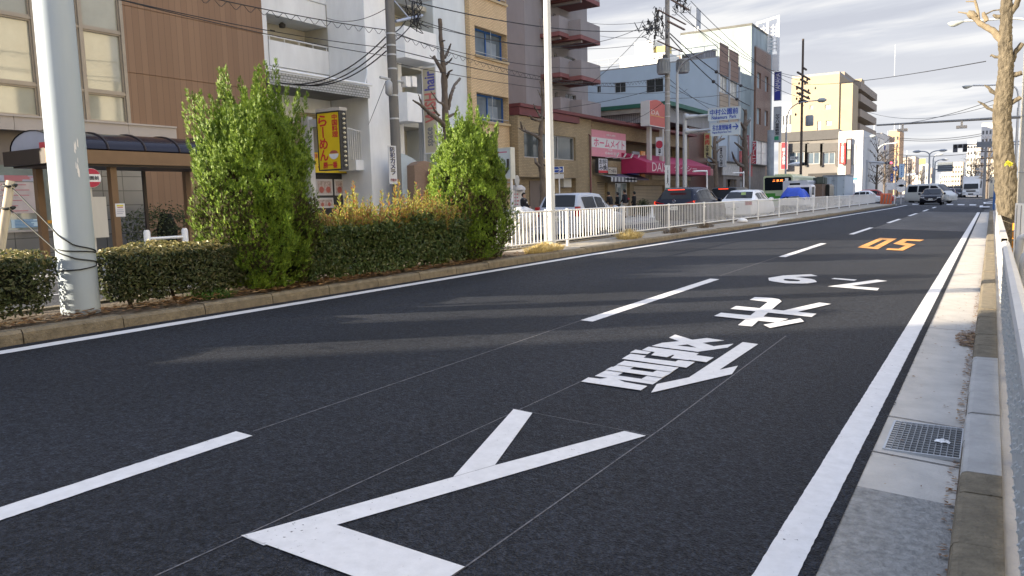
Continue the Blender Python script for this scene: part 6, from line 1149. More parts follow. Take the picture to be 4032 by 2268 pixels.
HB = lambda H_, belt, zl=.2: [(0, zl+.08, belt-.02, belt, .86, .90, .88), (.012, zl, belt, belt+.10, .93, .95, .86), (.075, zl-.01, belt+.01, H_-.07, .97, .97, .76), (.13, zl-.02, belt+.01, H_-.01, .985, .985, .75), (.40, zl-.02, belt, H_, 1, .99, .76), (.52, zl-.02, belt-.01, H_-.03, 1, .985, .745), (.64, zl-.02, belt-.03, H_-.28, 1, .975, .77), (.735, zl-.02, belt-.05, belt-.035, 1, .965, .84), (.90, zl-.02, belt-.12, belt-.11, .985, .93, .86), (.975, zl, belt-.22, belt-.21, .93, .86, .80), (1, zl+.08, belt-.36, belt-.35, .84, .78, .74)]
def ex_hatch(t, yy, hw, at):
    mb = MB(); mb.box((-hw*.93, yy(0)-.05, .24), (hw*.93, yy(0)+.03, .56)); mb.build('rear_bumper', cpaint('silver', (.33, .36, .41), .15), t)
    mb = MB(); mb.box((-.2, yy(0)-.012, .70), (.2, yy(0)+.0, .72)); mb.tube([(-.25, yy(.03), 1.0), (.1, yy(.025), 1.03)], .012, 5); mb.build('wiper', DARK, t)
    mb = MB(); mb.box((hw*.985, yy(.3), .28), (hw*1.01, yy(.62), .36)); mb.build('side_sill', DARK, t)
    for sg in (1, -1): mb = MB(); mb.box((sg*hw*.985, yy(.42), .80), (sg*hw*1.012, yy(.46), .83)); mb.build('door_handle', DARK, t)
sil = cpaint('silver', (.33, .36, .41), .15)
hx = -9.9-.74; hy = 19.45+1.68
car('small_hatchback', 'small silver white hatchback with red tail lamps behind the white lamp pole', 'car', (hx, hy, zo(hx)), R(0), 3.36, 1.48, HB(1.42, .88), sil, [(.018, .075, .86), (.53, .72, .92)], [(.12, .345, .1, .9), (.365, .63, .12, .88)], (.155, .80), .27, [('tail_lamp', LRED, .80, .95, .74, 1.02, 'r', .10), ('head_lamp', LAMPW, .5, .78, .56, .68, 'f', .1)], [('r', .60)], (.66, .92), ex_hatch)
# dark crossover
def ex_suv(t, yy, hw, at):
    mb = MB(); mb.box((-.36, yy(.06)-.05, 1.53), (.36, yy(.06)+.02, 1.56)); mb.build('brake_lamp', TAILON, t)
    for sg in (1, -1):
        mb = MB(); mb.prism([(sg*hw*.42, yy(0)-.035, .92), (sg*hw*.98, yy(0)-.0, 1.02), (sg*hw*.985, yy(0)+.0, 1.08), (sg*hw*.5, yy(0)-.035, .965)], (0, .06, 0)); mb.build('tail_lamp', LRED, t)
        mb = MB(); mb.tube([(sg*hw*.86, yy(0)-.03, .935), (sg*hw*.96, yy(0)-.012, .97), (sg*hw*.92, yy(0)-.02, 1.06)], .016, 6); mb.build('lit_tail_strip', TAILON, t)
    mb = MB(); mb.box((-hw*.55, yy(0)-.035, .895), (hw*.55, yy(0)-.015, .915)); mb.build('chrome_strip', CHROME, t)
    mb = MB(); pts = [(.075*math.cos(a), yy(0)-.03, 1.06+.05*math.sin(a)) for a in [i*math.pi/8 for i in range(17)]]; mb.tube(pts, .007, 5); mb.tube([(.012, yy(0)-.03, 1.095), (-.02, yy(0)-.03, 1.04), (.05, yy(0)-.03, 1.04)], .006, 5); mb.build('emblem', CHROME, t)
    mb = MB(); mb.box((-hw*.9, yy(0)-.04, .3), (hw*.9, yy(0)+.03, .62)); mb.build('lower_bumper', mat('bumper_black', (.015, .015, .017), .5, .1), t)
    mb = MB(); mb.tube([(hw*.80, yy(.08), 1.3), (hw*.795, yy(.2), 1.5), (hw*.79, yy(.45), 1.56), (hw*.80, yy(.6), 1.42), (hw*.90, yy(.70), 1.12)], .012, 5); mb.build('window_trim', CHROME, t)
dkb = mat('car_dark_blue', (.004, .007, .020), .22, 0, spec=.2); sx_ = -10.55-.93
SUV = [(0, .3, .86, .88, .86, .9, .86), (.012, .25, 1.0, 1.02, .95, .95, .86), (.03, .24, 1.08, 1.12, .97, .96, .84), (.10, .22, 1.12, 1.56, .985, .97, .72), (.13, .22, 1.12, 1.62, 1, .98, .72), (.36, .22, 1.08, 1.67, 1, .985, .73), (.50, .22, 1.04, 1.65, 1, .985, .73), (.62, .22, 1.02, 1.42, 1, .98, .75), (.735, .22, 1.0, 1.015, 1, .97, .86), (.90, .22, .95, .96, .99, .94, .88), (.975, .25, .82, .83, .95, .88, .82), (1, .3, .6, .61, .86, .8, .76)]
car('crossover', 'dark blue crossover with lit red tail lamps and round chrome emblem', 'car', (sx_, 31.4+2.35, zo(sx_)), 0, 4.7, 1.86, SUV, dkb, [(.034, .098, .88), (.51, .725, .92)], [(.14, .24, .12, .8), (.25, .42, .1, .88), (.435, .62, .1, .88)], (.18, .80), .36, [('head_lamp', LAMPW, .55, .82, .72, .84, 'f', .2)], [('r', .68)], (.66, 1.06), ex_suv)
# black van in the far lane
VAN = lambda H_, belt, nose=.86: [(0, .3, belt-.05, belt, .9, .93, .9), (.01, .25, belt, belt+.1, .97, .97, .88), (.04, .24, belt, H_-.12, .98, .98, .82), (.07, .24, belt, H_-.02, 1, .985, .82), (.5, .22, belt-.02, H_, 1, .99, .83), (nose-.22, .22, belt-.04, H_-.04, 1, .985, .82), (nose-.04, .22, belt-.06, belt+.12, 1, .97, .86), (nose, .22, belt-.08, belt-.06, 1, .965, .88), (.97, .24, belt-.2, belt-.19, .96, .9, .84), (1, .3, belt-.38, belt-.37, .88, .82, .78)]
vx = -14.0; vy = fx(2845, 760, vx).y
def ex_van(t, yy, hw, at): mb = MB(); mb.box((-.3, yy(.04)-.06, 1.72), (.3, yy(.04)+.01, 1.76)); mb.build('brake_lamp', TAILON, t)
car('people_carrier', 'black people carrier with smoked glass in the lane beyond the white saloon', 'car', (vx, vy+2.35, zo(vx)), 0, 4.7, 1.75, VAN(1.86, 1.05), mat('van_black', (.004, .004, .005), .25, 0, spec=.16), [(.012, .04, .9), (.67, .82, .92)], [(.08, .26, .1, .9), (.28, .46, .1, .9), (.48, .66, .1, .9)], (.17, .82), .32, [('tail_lamp', LRED, .86, .97, 1.0, 1.35, 'r', .08), ('head_lamp', LAMPW, .6, .86, .7, .84, 'f', .2)], [('r', .7)], (.7, 1.1), ex_van)
# white saloon
SAL = [(0, .3, .78, .80, .86, .9, .86), (.012, .22, .94, .95, .94, .95, .86), (.10, .2, .97, 1.0, .98, .965, .84), (.17, .2, .97, 1.03, 1, .97, .80), (.26, .2, .96, 1.36, 1, .975, .72), (.33, .2, .95, 1.44, 1, .98, .71), (.48, .2, .94, 1.455, 1, .985, .72), (.55, .2, .93, 1.42, 1, .985, .72), (.66, .2, .92, 1.13, 1, .975, .78), (.725, .2, .91, .93, 1, .965, .86), (.90, .2, .84, .85, .99, .94, .87), (.975, .24, .7, .71, .94, .87, .82), (1, .3, .52, .53, .86, .8, .76)]
def ex_sal(t, yy, hw, at):
    mb = MB(); mb.box((-hw*.3, yy(0)-.025, .62), (hw*.3, yy(0)-.005, .64)); mb.build('boot_seam', DARK, t)
    mb = MB(); mb.box((.1, yy(.2), 1.22), (.32, yy(.2)+.012, 1.34)); mb.build('window_sticker', mat('sticker_green', (.35, .5, .2), .6, .1), t)
wht = cpaint('white', (.66, .67, .68), 0)
car('saloon_car', 'white saloon car with broad red tail lamps at the fence beyond the crossover', 'car', (-9.75-.9, 37.4+2.4, zo(-10.6)), 0, 4.85, 1.8, SAL, wht, [(.175, .27, .92), (.56, .715, .92)], [(.27, .41, .12, .86), (.43, .60, .12, .86)], (.19, .80), .32, [('tail_lamp', LRED, .62, .95, .72, .90, 'r', .25), ('head_lamp', LAMPW, .55, .85, .6, .72, 'f', .25)], [('r', .48)], (.66, .96), ex_sal)
gx = -10.9; gy = fx(3060, 745, gx+.8).y
car('compact_car', 'silver compact car queuing just behind the blue tarpaulin load', 'car', (gx, gy-2.4, zo(gx)), 0, 4.2, 1.69, HB(1.5, .93), cpaint('grey_silver', (.36, .38, .40), .4), [(.018, .075, .86), (.53, .72, .92)], [(.12, .345, .1, .9), (.365, .63, .12, .88)], (.16, .80), .31, [('tail_lamp', LRED, .8, .95, .8, 1.05, 'r', .1), ('head_lamp', LAMPW, .5, .78, .6, .72, 'f', .1)], None, (.66, .98))
# kerb-side two-tone city bus
BX, BY = -14.88, 70.5; BW_ = 2.5; t = thing('city_bus', 'pale green city bus with wide black rear window and orange destination letters', 'bus', (BX-1.25, BY+5, zo(-16.2)), 0, None, True); BUS = cpaint('bus_cream_green', (.50, .56, .36)); BG = cpaint('bus_green', (.08, .30, .05)); BL = 10.4
def rbox(x0, x1, y0, y1, z0, z1, r_=.14):
    mb = MB(); pr = [(x0, z0)]+[(x0+r_-r_*math.cos(a), z1-r_+r_*math.sin(a)) for a in [i*math.pi/8 for i in range(5)]]+[(x1-r_+r_*math.sin(a), z1-r_+r_*math.cos(a)) for a in [i*math.pi/8 for i in range(5)]]+[(x1, z0)]; mb.prism([(p[0], y0, p[1]) for p in pr], (0, y1-y0, 0)); return mb
rbox(-1.25, 1.25, -BL/2, BL/2, .35, 3.05, .18).build('body', BUS, t); mb = MB(); mb.box((-1.256, -BL/2-.004, .8), (1.256, BL/2+.004, 1.25)); mb.box((-1.1, -BL/2-.012, 1.05), (-.2, -BL/2-.006, 1.5)); mb.build('green_band', BG, t)
mb = MB(); mb.prism([(-1.12, -BL/2-.015, 1.75), (1.12, -BL/2-.015, 1.75), (1.15, -BL/2-.015, 2.78), (1.05, -BL/2-.015, 2.9), (-1.05, -BL/2-.015, 2.9), (-1.15, -BL/2-.015, 2.78)], (0, .03, 0)); rw = mb.build('rear_window', CGLASS, t)
mb = MB(); text(mb, '二 京 町', (-.45, -BL/2-.02, 2.5), (1, 0, 0), (0, 0, 1), .9, .2, False, .01, True); mb.build('destination_letters', mat('led_orange', (1, .25, .05), .5, 0, emit=1.5), rw); mb = MB(); mb.box((.62, -BL/2-.02, 2.45), (.9, -BL/2-.016, 2.8)); mb.build('route_card', WHITE, rw)
for i in range(7):
    y = -BL/2+.5+i*1.38; mb = MB(); mb.box((1.25, y, 1.75), (1.258, y+1.22, 2.65)); mb.build('side_window', mat('bus_glass', (.30, .25, .19), .06, .5, 2, spec=.9, coat=.7), t); mb = MB(); mb.box((-1.258, y, 1.75), (-1.25, y+1.22, 2.65)); mb.build('side_window', CGLASS, t)
for s in (-BL/2+2.4, BL/2-2.4):
    for sg in (1, -1): mb = MB(); mb.lathe((sg*1.22, s, .48), [(.3, -.2*sg), (.48, -.18*sg), (.48, 0), (.3, .04*sg)], 20, 'x'); mb.build('wheel', TYRE, t)
mb = MB(); mb.box((-.7, -3.4, 3.05), (.7, 1.5, 3.2)); mb.build('roof_unit', BUS, t)
for sg in (1, -1): mb = MB(); mb.box((sg*1.0, -BL/2-.02, .8), (sg*1.2, -BL/2, 1.2)); mb.build('tail_lamp', LRED, t)
# small lorry loaded with a blue tarpaulin
TX, TY_ = -9.75-.74, 49.5; t = thing('tarpaulin_truck', 'small truck whose load is wrapped in a bright blue tarpaulin', 'truck', (TX, TY_+1.7, zo(TX)), 0, None, True); TARP = mat('blue_tarp', (.015, .06, .42), .45, .2, 3, bump=.5, bscale=8)
mb = MB(); mb.box((-.72, -1.7, .5), (.72, .3, .62)); mb.box((-.72, -1.72, .62), (.72, -1.68, .9)); mb.box((-.72, -1.68, .62), (-.68, .3, .9)); mb.box((.68, -1.68, .62), (.72, .3, .9)); mb.build('load_bed', WHITE, t)
mb = MB(); V = []; NX, NY = 12, 12
for j in range(NY+1):
    for i in range(NX+1):
        x = -.76+1.52*i/NX; y = -1.78+2.1*j/NY; e_ = min(i, NX-i, 3)/3; f = min(j, NY-j, 3)/3; z = .70+.80*min(1, e_*.9+.12)**.6*min(1, f*.9+.18)**.5+.05*noise.noise(Vector((x*4, y*4, 1)))+.10*math.sin(j*.7); V.append((x, y, z))
mb.add(V, [(j*(NX+1)+i, j*(NX+1)+i+1, (j+1)*(NX+1)+i+1, (j+1)*(NX+1)+i) for j in range(NY) for i in range(NX)], True); mb.build('tarpaulin', TARP, t)
mb = MB(); mb.prism([(.735, .1, .75), (.735, -.25, 1.2), (.735, .2, 1.55), (.735, .5, .8)], (.03, 0, 0)); mb.build('loose_flap', mat('tarp_grey', (.36, .38, .42), .6, .2), t)
rbox(-.72, .72, .42, 1.68, .35, 1.75, .12).build('cab', WHITE, t)
mb = MB(); mb.box((-.6, .405, 1.15), (.6, .418, 1.6)); mb.build('cab_window', CGLASS, t); mb = MB(); mb.box((.72, .6, 1.1), (.727, 1.4, 1.6)); mb.build('side_window', CGLASS, t)
for s in (-1.1, 1.1):
    for sg in (1, -1): mb = MB(); mb.lathe((sg*.68, s, .27), [(.16, -.16*sg), (.27, -.15*sg), (.27, 0), (.16, .02*sg)], 18, 'x'); mb.build('wheel', TYRE, t)
# white panel van
PX_, PY_ = -12.5-.95, 64.5; t = thing('panel_van', 'plain white panel van with small rear window between the bus and the tarpaulin', 'van', (PX_, PY_+2.3, zo(PX_)), 0, None, True)
rbox(-.95, .95, -2.3, 2.3, .35, 2.35, .14).build('body', cpaint('van_white', (.52, .55, .60)), t); mb = MB(); mb.box((-.42, -2.315, 1.75), (.38, -2.302, 2.15)); mb.build('rear_window', CGLASS, t); mb = MB(); mb.box((.951, .6, 1.4), (.958, 2.0, 2.0)); mb.build('side_window', CGLASS, t)
for s in (-1.5, 1.5):
    for sg in (1, -1): mb = MB(); mb.lathe((sg*.9, s, .33), [(.2, -.18*sg), (.33, -.17*sg), (.33, 0), (.2, .03*sg)], 18, 'x'); mb.build('wheel', TYRE, t)
# crane truck cab seen over the fence
CX_, CY_ = fy(*ZB(1300, 640), 68).x, 68; t = thing('crane_truck', 'dark crane truck with brown box body and round mirror', 'truck', (CX_, CY_, zo(-11)), 0, None, True)
w = fy(*ZB(1490, 640), 68).x-CX_; mb = MB(); mb.box((-w*.75, -1.0, .4), (w*.55, 3.5, 1.95)); mb.build('body', mat('box_brown', (.15, .10, .07), .7, .3, 3), t); mb = MB(); mb.box((-w*.8, .0, 1.96), (w*.6, 1.2, 2.5)); mb.box((-w*.2, -.6, 2.0), (w*.55, -.02, 2.55)); mb.build('crane', mat('crane_green', (.06, .075, .06), .6, .3, 4), t)
mb = MB(); mb.lathe((-w*.45, -1.05, 1.65), [(.16, 0), (.16, .04)], 14, 'y'); mb.build('mirror', CHROME, t); rbox(w*.6, w*1.05, .5, 2.6, .4, 1.9, .1).build('cab', cpaint('cab_black', (.02, .022, .02)), t)
for s in (-.3, 2.6):
    for sg in (1, -1): mb = MB(); mb.lathe((sg*w*.6, s, .38), [(.2, -.2*sg), (.38, -.19*sg), (.38, 0), (.2, .03*sg)], 18, 'x'); mb.build('wheel', TYRE, t)
# white box truck
KX, KY = -13.08-1.1, 84; a_ = solve = None; x0, x1 = fy(*ZB(1365, 500), KY).x, fy(*ZB(1862, 500), KY).x; zt_ = fy(*ZB(1620, 285), KY).z; t = thing('box_truck', 'white box truck with tall rear doors and locking bars', 'truck', ((x0+x1)/2, KY+3, .1), 0, None, True); w = (x1-x0)/2; BT = mat('box_panel', (.44, .50, .55), .5, .08, 1.5, streak=3)
mb = MB(); mb.box((-w, -3, .75), (w, 3, zt_-.1)); mb.build('box', BT, t); mb = MB()
for x in (-w*.02, w*.02): mb.box((x-.012, -3.012, .9), (x+.012, -3.001, zt_-.2))
for x in (-w*.42, w*.30, -w*.12, w*.14): mb.tube([(x, -3.03, .85), (x, -3.03, zt_-.2)], .022, 6)
for z in (1.2, 1.9, 2.6): mb.box((-w*.98, -3.04, z-.03), (-w*.86, -3.001, z+.03)); mb.box((w*.86, -3.04, z-.03), (w*.98, -3.001, z+.03)); mb.box((-w*.15, -3.04, z-.02), (w*.17, -3.005, z+.02))
mb.build('locking_bars', mat('bar_grey', (.24, .27, .3), .5, .1), t); mb = MB(); mb.box((-w*1.01, -3.02, zt_-.22), (w*1.01, 3.01, zt_-.08)); mb.build('roof_rim', mat('rim_dark', (.2, .22, .24), .6, .1), t)
rbox(-w*.95, w*.95, 3.1, 4.8, .45, 2.4, .15).build('cab', WHITE, t)
for s in (-1.8, 3.9):
    for sg in (1, -1): mb = MB(); mb.lathe((sg*w*.93, s, .4), [(.22, -.25*sg), (.4, -.24*sg), (.4, 0), (.22, .03*sg)], 18, 'x'); mb.build('wheel', TYRE, t)
mb = MB(); mb.box((-w*.9, -3.0, .5), (w*.9, -2.9, .74)); mb.build('rear_bumper', DARK, t)
# crossing white estate and red car in the side street
YE = 88; a, b = fy(*ZF(60, 1180), YE).x, fy(*ZF(570, 1180), YE).x; EST = [(0, .3, .9, .92, .86, .9, .86), (.01, .22, .95, 1.3, .95, .96, .8), (.03, .2, .95, 1.42, .98, .97, .76), (.3, .2, .94, 1.5, 1, .98, .75), (.5, .2, .93, 1.48, 1, .98, .75), (.6, .2, .92, 1.3, 1, .975, .77), (.72, .2, .9, .92, 1, .965, .86), (.92, .2, .82, .83, .98, .92, .86), (1, .3, .5, .51, .85, .8, .76)]
car('estate_car', 'white estate car crossing the junction beyond the fence end', 'car', ((a+b)/2, YE, .12), R(-90), b-a, 1.72, EST, wht, [(.62, .71, .9)], [(.04, .2, .12, .86), (.22, .40, .12, .86), (.42, .62, .12, .86)], (.17, .8), .31, [('head_lamp', LAMPW, .55, .85, .6, .72, 'f', .2), ('tail_lamp', LRED, .8, .95, .8, 1.1, 'r', .1)], None, (.62, .96))
YE2 = 97; a, b = fy(*ZF(385, 1150), YE2).x, fy(*ZF(610, 1150), YE2).x
car('red_car', 'red hatchback behind the crossing white estate', 'car', ((a+b)/2-.4, YE2, .1), R(-90), 3.9, 1.66, HB(1.62, .98), cpaint('red', (.36, .05, .04)), [(.018, .075, .86), (.53, .72, .92)], [(.12, .345, .1, .9), (.365, .63, .12, .88)], (.16, .80), .3, [('head_lamp', LAMPW, .5, .78, .6, .72, 'f', .1)], None, (.66, .98))
# oncoming traffic
def ex_oncoming(t, yy, hw, at):
    mb = MB(); V = [(-hw*.5, .62), (hw*.5, .62), (hw*.36, .42), (-hw*.36, .42)]; mb.prism([(x, yy(1)+.005, z) for x, z in V][::-1], (0, .02, 0)); mb.build('grille', DARK, t)
    mb = MB(); mb.tube([(-hw*.78, yy(1)-.05, .66), (-hw*.5, yy(1)+.02, .52), (-hw*.34, yy(1)+.03, .41), (hw*.34, yy(1)+.03, .41), (hw*.5, yy(1)+.02, .52), (hw*.78, yy(1)-.05, .66)], .014, 6); mb.build('grille_trim', CHROME, t)
LOW = [(0, .3, .85, .9, .86, .9, .86), (.02, .22, .98, 1.05, .95, .95, .84), (.1, .2, 1.0, 1.36, .98, .965, .73), (.22, .2, .98, 1.45, 1, .97, .72), (.40, .2, .95, 1.46, 1, .975, .72), (.52, .2, .94, 1.40, 1, .975, .73), (.66, .2, .92, 1.06, 1, .965, .79), (.71, .2, .91, .93, 1, .96, .86), (.9, .2, .82, .83, .98, .93, .87), (.97, .22, .68, .69, .95, .88, .83), (1, .26, .50, .51, .9, .84, .8)]
car('oncoming_hatchback', 'black hatchback driving towards the camera at the junction', 'car', (-4.55, 78.5, rz(-4.55)), R(180), 4.3, 1.8, LOW, mat('gloss_black', (.003, .004, .009), .22, 0, spec=.14), [(.53, .70, .93)], [(.12, .36, .12, .84), (.38, .60, .12, .84)], (.17, .8), .33, [('head_lamp', LAMPW, .55, .86, .62, .70, 'f', .15)], [('f', .40)], (.64, .98), ex_oncoming, trim=mat('car_piano_black', (.006, .008, .016)))
xv = fy(*ZF(1330, 1180), 86).x; car('white_van', 'pale silver van turning across behind the black hatchback', 'van', (xv, 87, .15), R(-118), 4.5, 1.72, VAN(1.98, 1.08, .93), cpaint('pale_silver', (.5, .5, .47), .1), [(.012, .04, .9), (.73, .88, .92)], [(.08, .30, .1, .85), (.33, .56, .1, .85), (.59, .76, .1, .85)], (.17, .82), .31, [('head_lamp', LAMPW, .6, .88, .66, .84, 'f', .15)], [('f', .45)], (.8, 1.05))
for (nm, lab, px, Y, colr, H_, kind) in (('oncoming_car', 'blue car with lit headlamps following behind the black hatchback', Z8(1867, 350), 118, (.02, .02, .10), 1.5, 'car'), ('oncoming_car', 'white car just behind the blue car with lit headlamps', Z8(1850, 325), 132, (.5, .5, .5), 1.55, 'car'), ('oncoming_car', 'black tall wagon behind the blue and white oncoming cars', Z8(1865, 300), 146, (.01, .01, .012), 1.9, 'car'), ('oncoming_car', 'dark grey car beside the white oncoming truck', Z8(1940, 330), 140, (.03, .03, .034), 1.5, 'car'), ('oncoming_car', 'dark van behind the dark grey car near the white truck', Z8(1955, 300), 158, (.015, .015, .016), 2.0, 'van'), ('oncoming_car', 'silver car tucked in beside the white oncoming truck', Z8(1975, 345), 150, (.4, .4, .4), 1.45, 'car')):
    p = fy(*px, Y); car(nm, lab, kind, (p.x, Y+2, .12), R(180), 4.2, 1.7, (VAN(H_, 1.05) if H_ > 1.7 else HB(H_, .93)), cpaint('c%d' % Y, colr), [(.53, .72, .92) if H_ < 1.7 else (.67, .82, .92)], [(.12, .345, .1, .9), (.365, .63, .12, .88)], (.16, .8), .31, [('head_lamp', mat('lamp_lit', (1, .95, .8), .2, 0, emit=6) if Y == 118 else LAMPW, .5, .8, .6, .75, 'f', .1)], [('f', .42)], (.66, .98))
YW = 141; a, b = fy(*Z8(2000, 300), YW).x, fy(*Z8(2162, 300), YW).x; w = (b-a)/2; zt_, zg = fy(*Z8(2080, 222), YW).z, .1; t = thing('oncoming_truck', 'white box truck driving towards the camera past the junction', 'truck', ((a+b)/2, YW+4, zg), R(180), None, True); hT = zt_-zg
mb = MB(); mb.prism([(-w, 2.6, 0.6+0), (w, 2.6, .6), (w, 2.6, hT-.2), (w*.9, 2.6, hT), (-w*.9, 2.6, hT), (-w, 2.6, hT-.2)][::-1], (0, -6.4, 0)); mb.build('box', WHITE, t); mb = MB(); mb.prism([(-w*.97, 4.2, .45), (w*.97, 4.2, .45), (w*.97, 4.1, 1.3), (w*.93, 3.7, 2.35), (-w*.93, 3.7, 2.35), (-w*.97, 4.1, 1.3)][::-1], (0, -1.55, 0)); mb.build('cab', WHITE, t)
mb = MB(); mb.quad((-w*.85, 4.1, 1.4), (-w*.82, 3.75, 2.2), (w*.82, 3.75, 2.2), (w*.85, 4.1, 1.4)); mb.v = [(x, y+.04, z) for x, y, z in mb.v]; mb.build('windscreen', CGLASS, t)
for sg in (1, -1): mb = MB(); mb.box((sg*w*.6, 4.2, .75), (sg*w*.92, 4.24, .95)); mb.build('head_lamp', LAMPW, t); mb = MB(); mb.lathe((sg*w*.85, 3.3, .4), [(.2, -.2*sg), (.4, -.2*sg), (.4, 0), (.2, .02*sg)], 14, 'x'); mb.build('wheel', TYRE, t); mb = MB(); mb.box((sg*w*1.05, 3.8, 1.5), (sg*w*1.2, 3.9, 2.1)); mb.build('mirror', DARK, t)
mb = MB(); mb.box((-w*.55, 4.21, .95), (w*.55, 4.23, 1.15)); mb.box((-w*.3, 4.21, .5), (w*.3, 4.24, .68)); mb.build('grille', DARK, t)
# ================================================================== PEOPLE
SKIN = mat('skin', (.42, .26, .18), .55, .08, 20); HAIR = mat('black_hair', (.012, .011, .010), .6, .2, 30)
def skin_mesh(name, verts, edges, radii, m, parent, sub=2):
    me = bpy.data.meshes.new(name); me.from_pydata(verts, edges, []); ob = bpy.data.objects.new(name, me); COL.objects.link(ob); sk = ob.modifiers.new('s', 'SKIN'); sk.use_smooth_shade = True
    for i, r_ in enumerate(radii): me.skin_vertices[0].data[i].radius = r_ if isinstance(r_, tuple) else (r_, r_)
    me.skin_vertices[0].data[0].use_root = True; sb = ob.modifiers.new('u', 'SUBSURF'); sb.levels = sub; sb.render_levels = sub
    m2 = bpy.data.meshes.new_from_object(ob.evaluated_get(bpy.context.evaluated_depsgraph_get())); ob.modifiers.clear(); ob.data = m2; m2.name = name; m2.materials.clear(); m2.materials.append(m)
    for p in m2.polygons: p.use_smooth = True
    ob.parent = parent; return ob
def person(label, loc, rz_, top, trousers, k=1.0, arms=((.06, .12), (.06, .12)), lean=0, head_turn=0, bag=None, hood=None, badge=False, group=None):
    """standing figure facing local +Y; arms: per side (elbow out/forward, hand forward)"""
    t = thing('person', label, 'person', loc, rz_, group, True); s = k
    def sc(p): return (p[0]*s, (p[1]+lean*max(0, p[2]-.9)*.6)*s, p[2]*s)
    V = [(0, 0, .96), (0, .0, 1.12), (0, .01, 1.30), (0, .0, 1.42), (0, .01, 1.50), (0, .03, 1.58), (0, .035, 1.66), (0, .03, 1.72)]; Rr = [(.15, .11), (.14, .10), (.155, .105), (.10, .075), .055, (.075, .085), (.08, .095), (.05, .06)]; E = [(i, i+1) for i in range(7)]
    for sg, (ao, af) in ((1, arms[0]), (-1, arms[1])):
        b = len(V); V += [(sg*.17, 0, 1.40), (sg*(.21+ao*.3), af*.2-.02, 1.12), (sg*(.21-ao*.2), .04+af, .90+af*.6), (sg*(.205-ao*.3), .06+af*1.12, .84+af*.65)]; Rr += [.058, .045, .032, (.03, .022)]; E += [(3, b), (b, b+1), (b+1, b+2), (b+2, b+3)]
        for i, (dx, ln) in enumerate(((-.026, .07), (-.009, .082), (.009, .078), (.026, .062), (.04, .05))):
            w = V[b+3]; c = len(V); q1 = (w[0]+dx*.8, w[1]+.012+(.02 if i == 4 else 0), w[2]-.03); q2 = (w[0]+dx, w[1]+.03, w[2]-.03-ln*.6); V += [q1, q2]; Rr += [.009, .007]; E += [(b+3, c), (c, c+1)]
        c = len(V); V += [(sg*.09, 0, .90), (sg*.10, .02, .50), (sg*.105, -.01, .10), (sg*.11, .12, .04)]; Rr += [.09, .065, .045, (.04, .03)]; E += [(0, c), (c, c+1), (c+1, c+2), (c+2, c+3)]
    body = skin_mesh('body', [sc(v) for v in V], E, [tuple(x*s for x in r_) if isinstance(r_, tuple) else r_*s for r_ in Rr], SKIN, t, 1)
    J = [0, 1, 2, 3]; jv = [(0, 0, .88)]+[V[i] for i in J]; jv.append((0, .01, 1.485)); jr = [(.175, .135), (.175, .135), (.165, .125), (.185, .13), (.12, .09), (.075, .075)]; je = [(0, 1), (1, 2), (2, 3), (3, 4), (4, 5)]
    for sg, (ao, af) in ((1, arms[0]), (-1, arms[1])): b = len(jv); jv += [(sg*.175, 0, 1.40), (sg*(.21+ao*.3), af*.2-.02, 1.12), (sg*(.21-ao*.2), .035+af, .915+af*.6)]; jr += [.082, .066, .05]; je += [(4, b), (b, b+1), (b+1, b+2)]
    jk = skin_mesh('jacket', [sc(v) for v in jv], je, [tuple(x*s for x in r_) if isinstance(r_, tuple) else r_*s for r_ in jr], top, t, 2)
    tv = [(0, 0, .97)]; tr = [(.155, .12)]; te = []
    for sg in (1, -1): b = len(tv); tv += [(sg*.09, 0, .86), (sg*.10, .02, .50), (sg*.105, -.01, .12)]; tr += [.105, .082, .068]; te += [(0, b), (b, b+1), (b+1, b+2)]
    skin_mesh('trousers', [sc(v) for v in tv], te, [tuple(x*s for x in r_) if isinstance(r_, tuple) else r_*s for r_ in tr], trousers, t, 1)
    for sg in (1, -1): mb = MB(); mb.lathe(sc((sg*.11, .06, 0)), [(.05*s, 0), (.055*s, .03*s), (.045*s, .09*s)], 10); mb.v = [(x, (y-.06*s)*2.3+.05*s, z) for x, y, z in mb.v]; mb.build('shoe', BLACK, t)
    c = Vector(sc((0, .012, 1.665))); mb = MB(); V2 = []; NU, NV = 14, 8            # hair cap, open at the face
    for i in range(NV+1):
        th = math.pi*.74*i/NV
        for j in range(NU): a = 2*math.pi*j/NU; face = math.sin(a) > .35; thl = min(th, math.pi*.32) if face else th; V2.append(c+Vector((math.cos(a)*math.sin(thl)*.104, math.sin(a)*math.sin(thl)*.122-.006, math.cos(thl)*.128))*s*1.04)
    mb.add(V2, [(i*NU+j, i*NU+(j+1) % NU, (i+1)*NU+(j+1) % NU, (i+1)*NU+j) for i in range(NV) for j in range(NU)], True); mb.build('hair', HAIR, t)
    f = Vector(sc((0, .125, 1.62))); mb = MB(); mb.add([f+Vector(v)*s for v in ((-.014, -.012, -.012), (.014, -.012, -.012), (0, -.014, .035), (0, .014, -.008))], [(0, 1, 3), (1, 2, 3), (2, 0, 3)]); mb.build('nose', SKIN, t)
    for sg in (1, -1): mb = MB(); mb.lathe(f+Vector((sg*.032, -.022, .03))*s, [(.011*s, 0), (.008*s, .008*s)], 8, 'y'); mb.build('eye', HAIR, t); mb = MB(); mb.lathe(c+Vector((sg*.082, .0, -.03))*s, [(.022*s, 0), (.018*s, sg*.015*s)], 8, 'x'); mb.build('ear', SKIN, t)
    mb = MB(); mb.box(f+Vector((-.022, -.012, -.05))*s, f+Vector((.022, -.006, -.043))*s); mb.build('mouth', mat('lip', (.3, .12, .1), .6, 0), t)
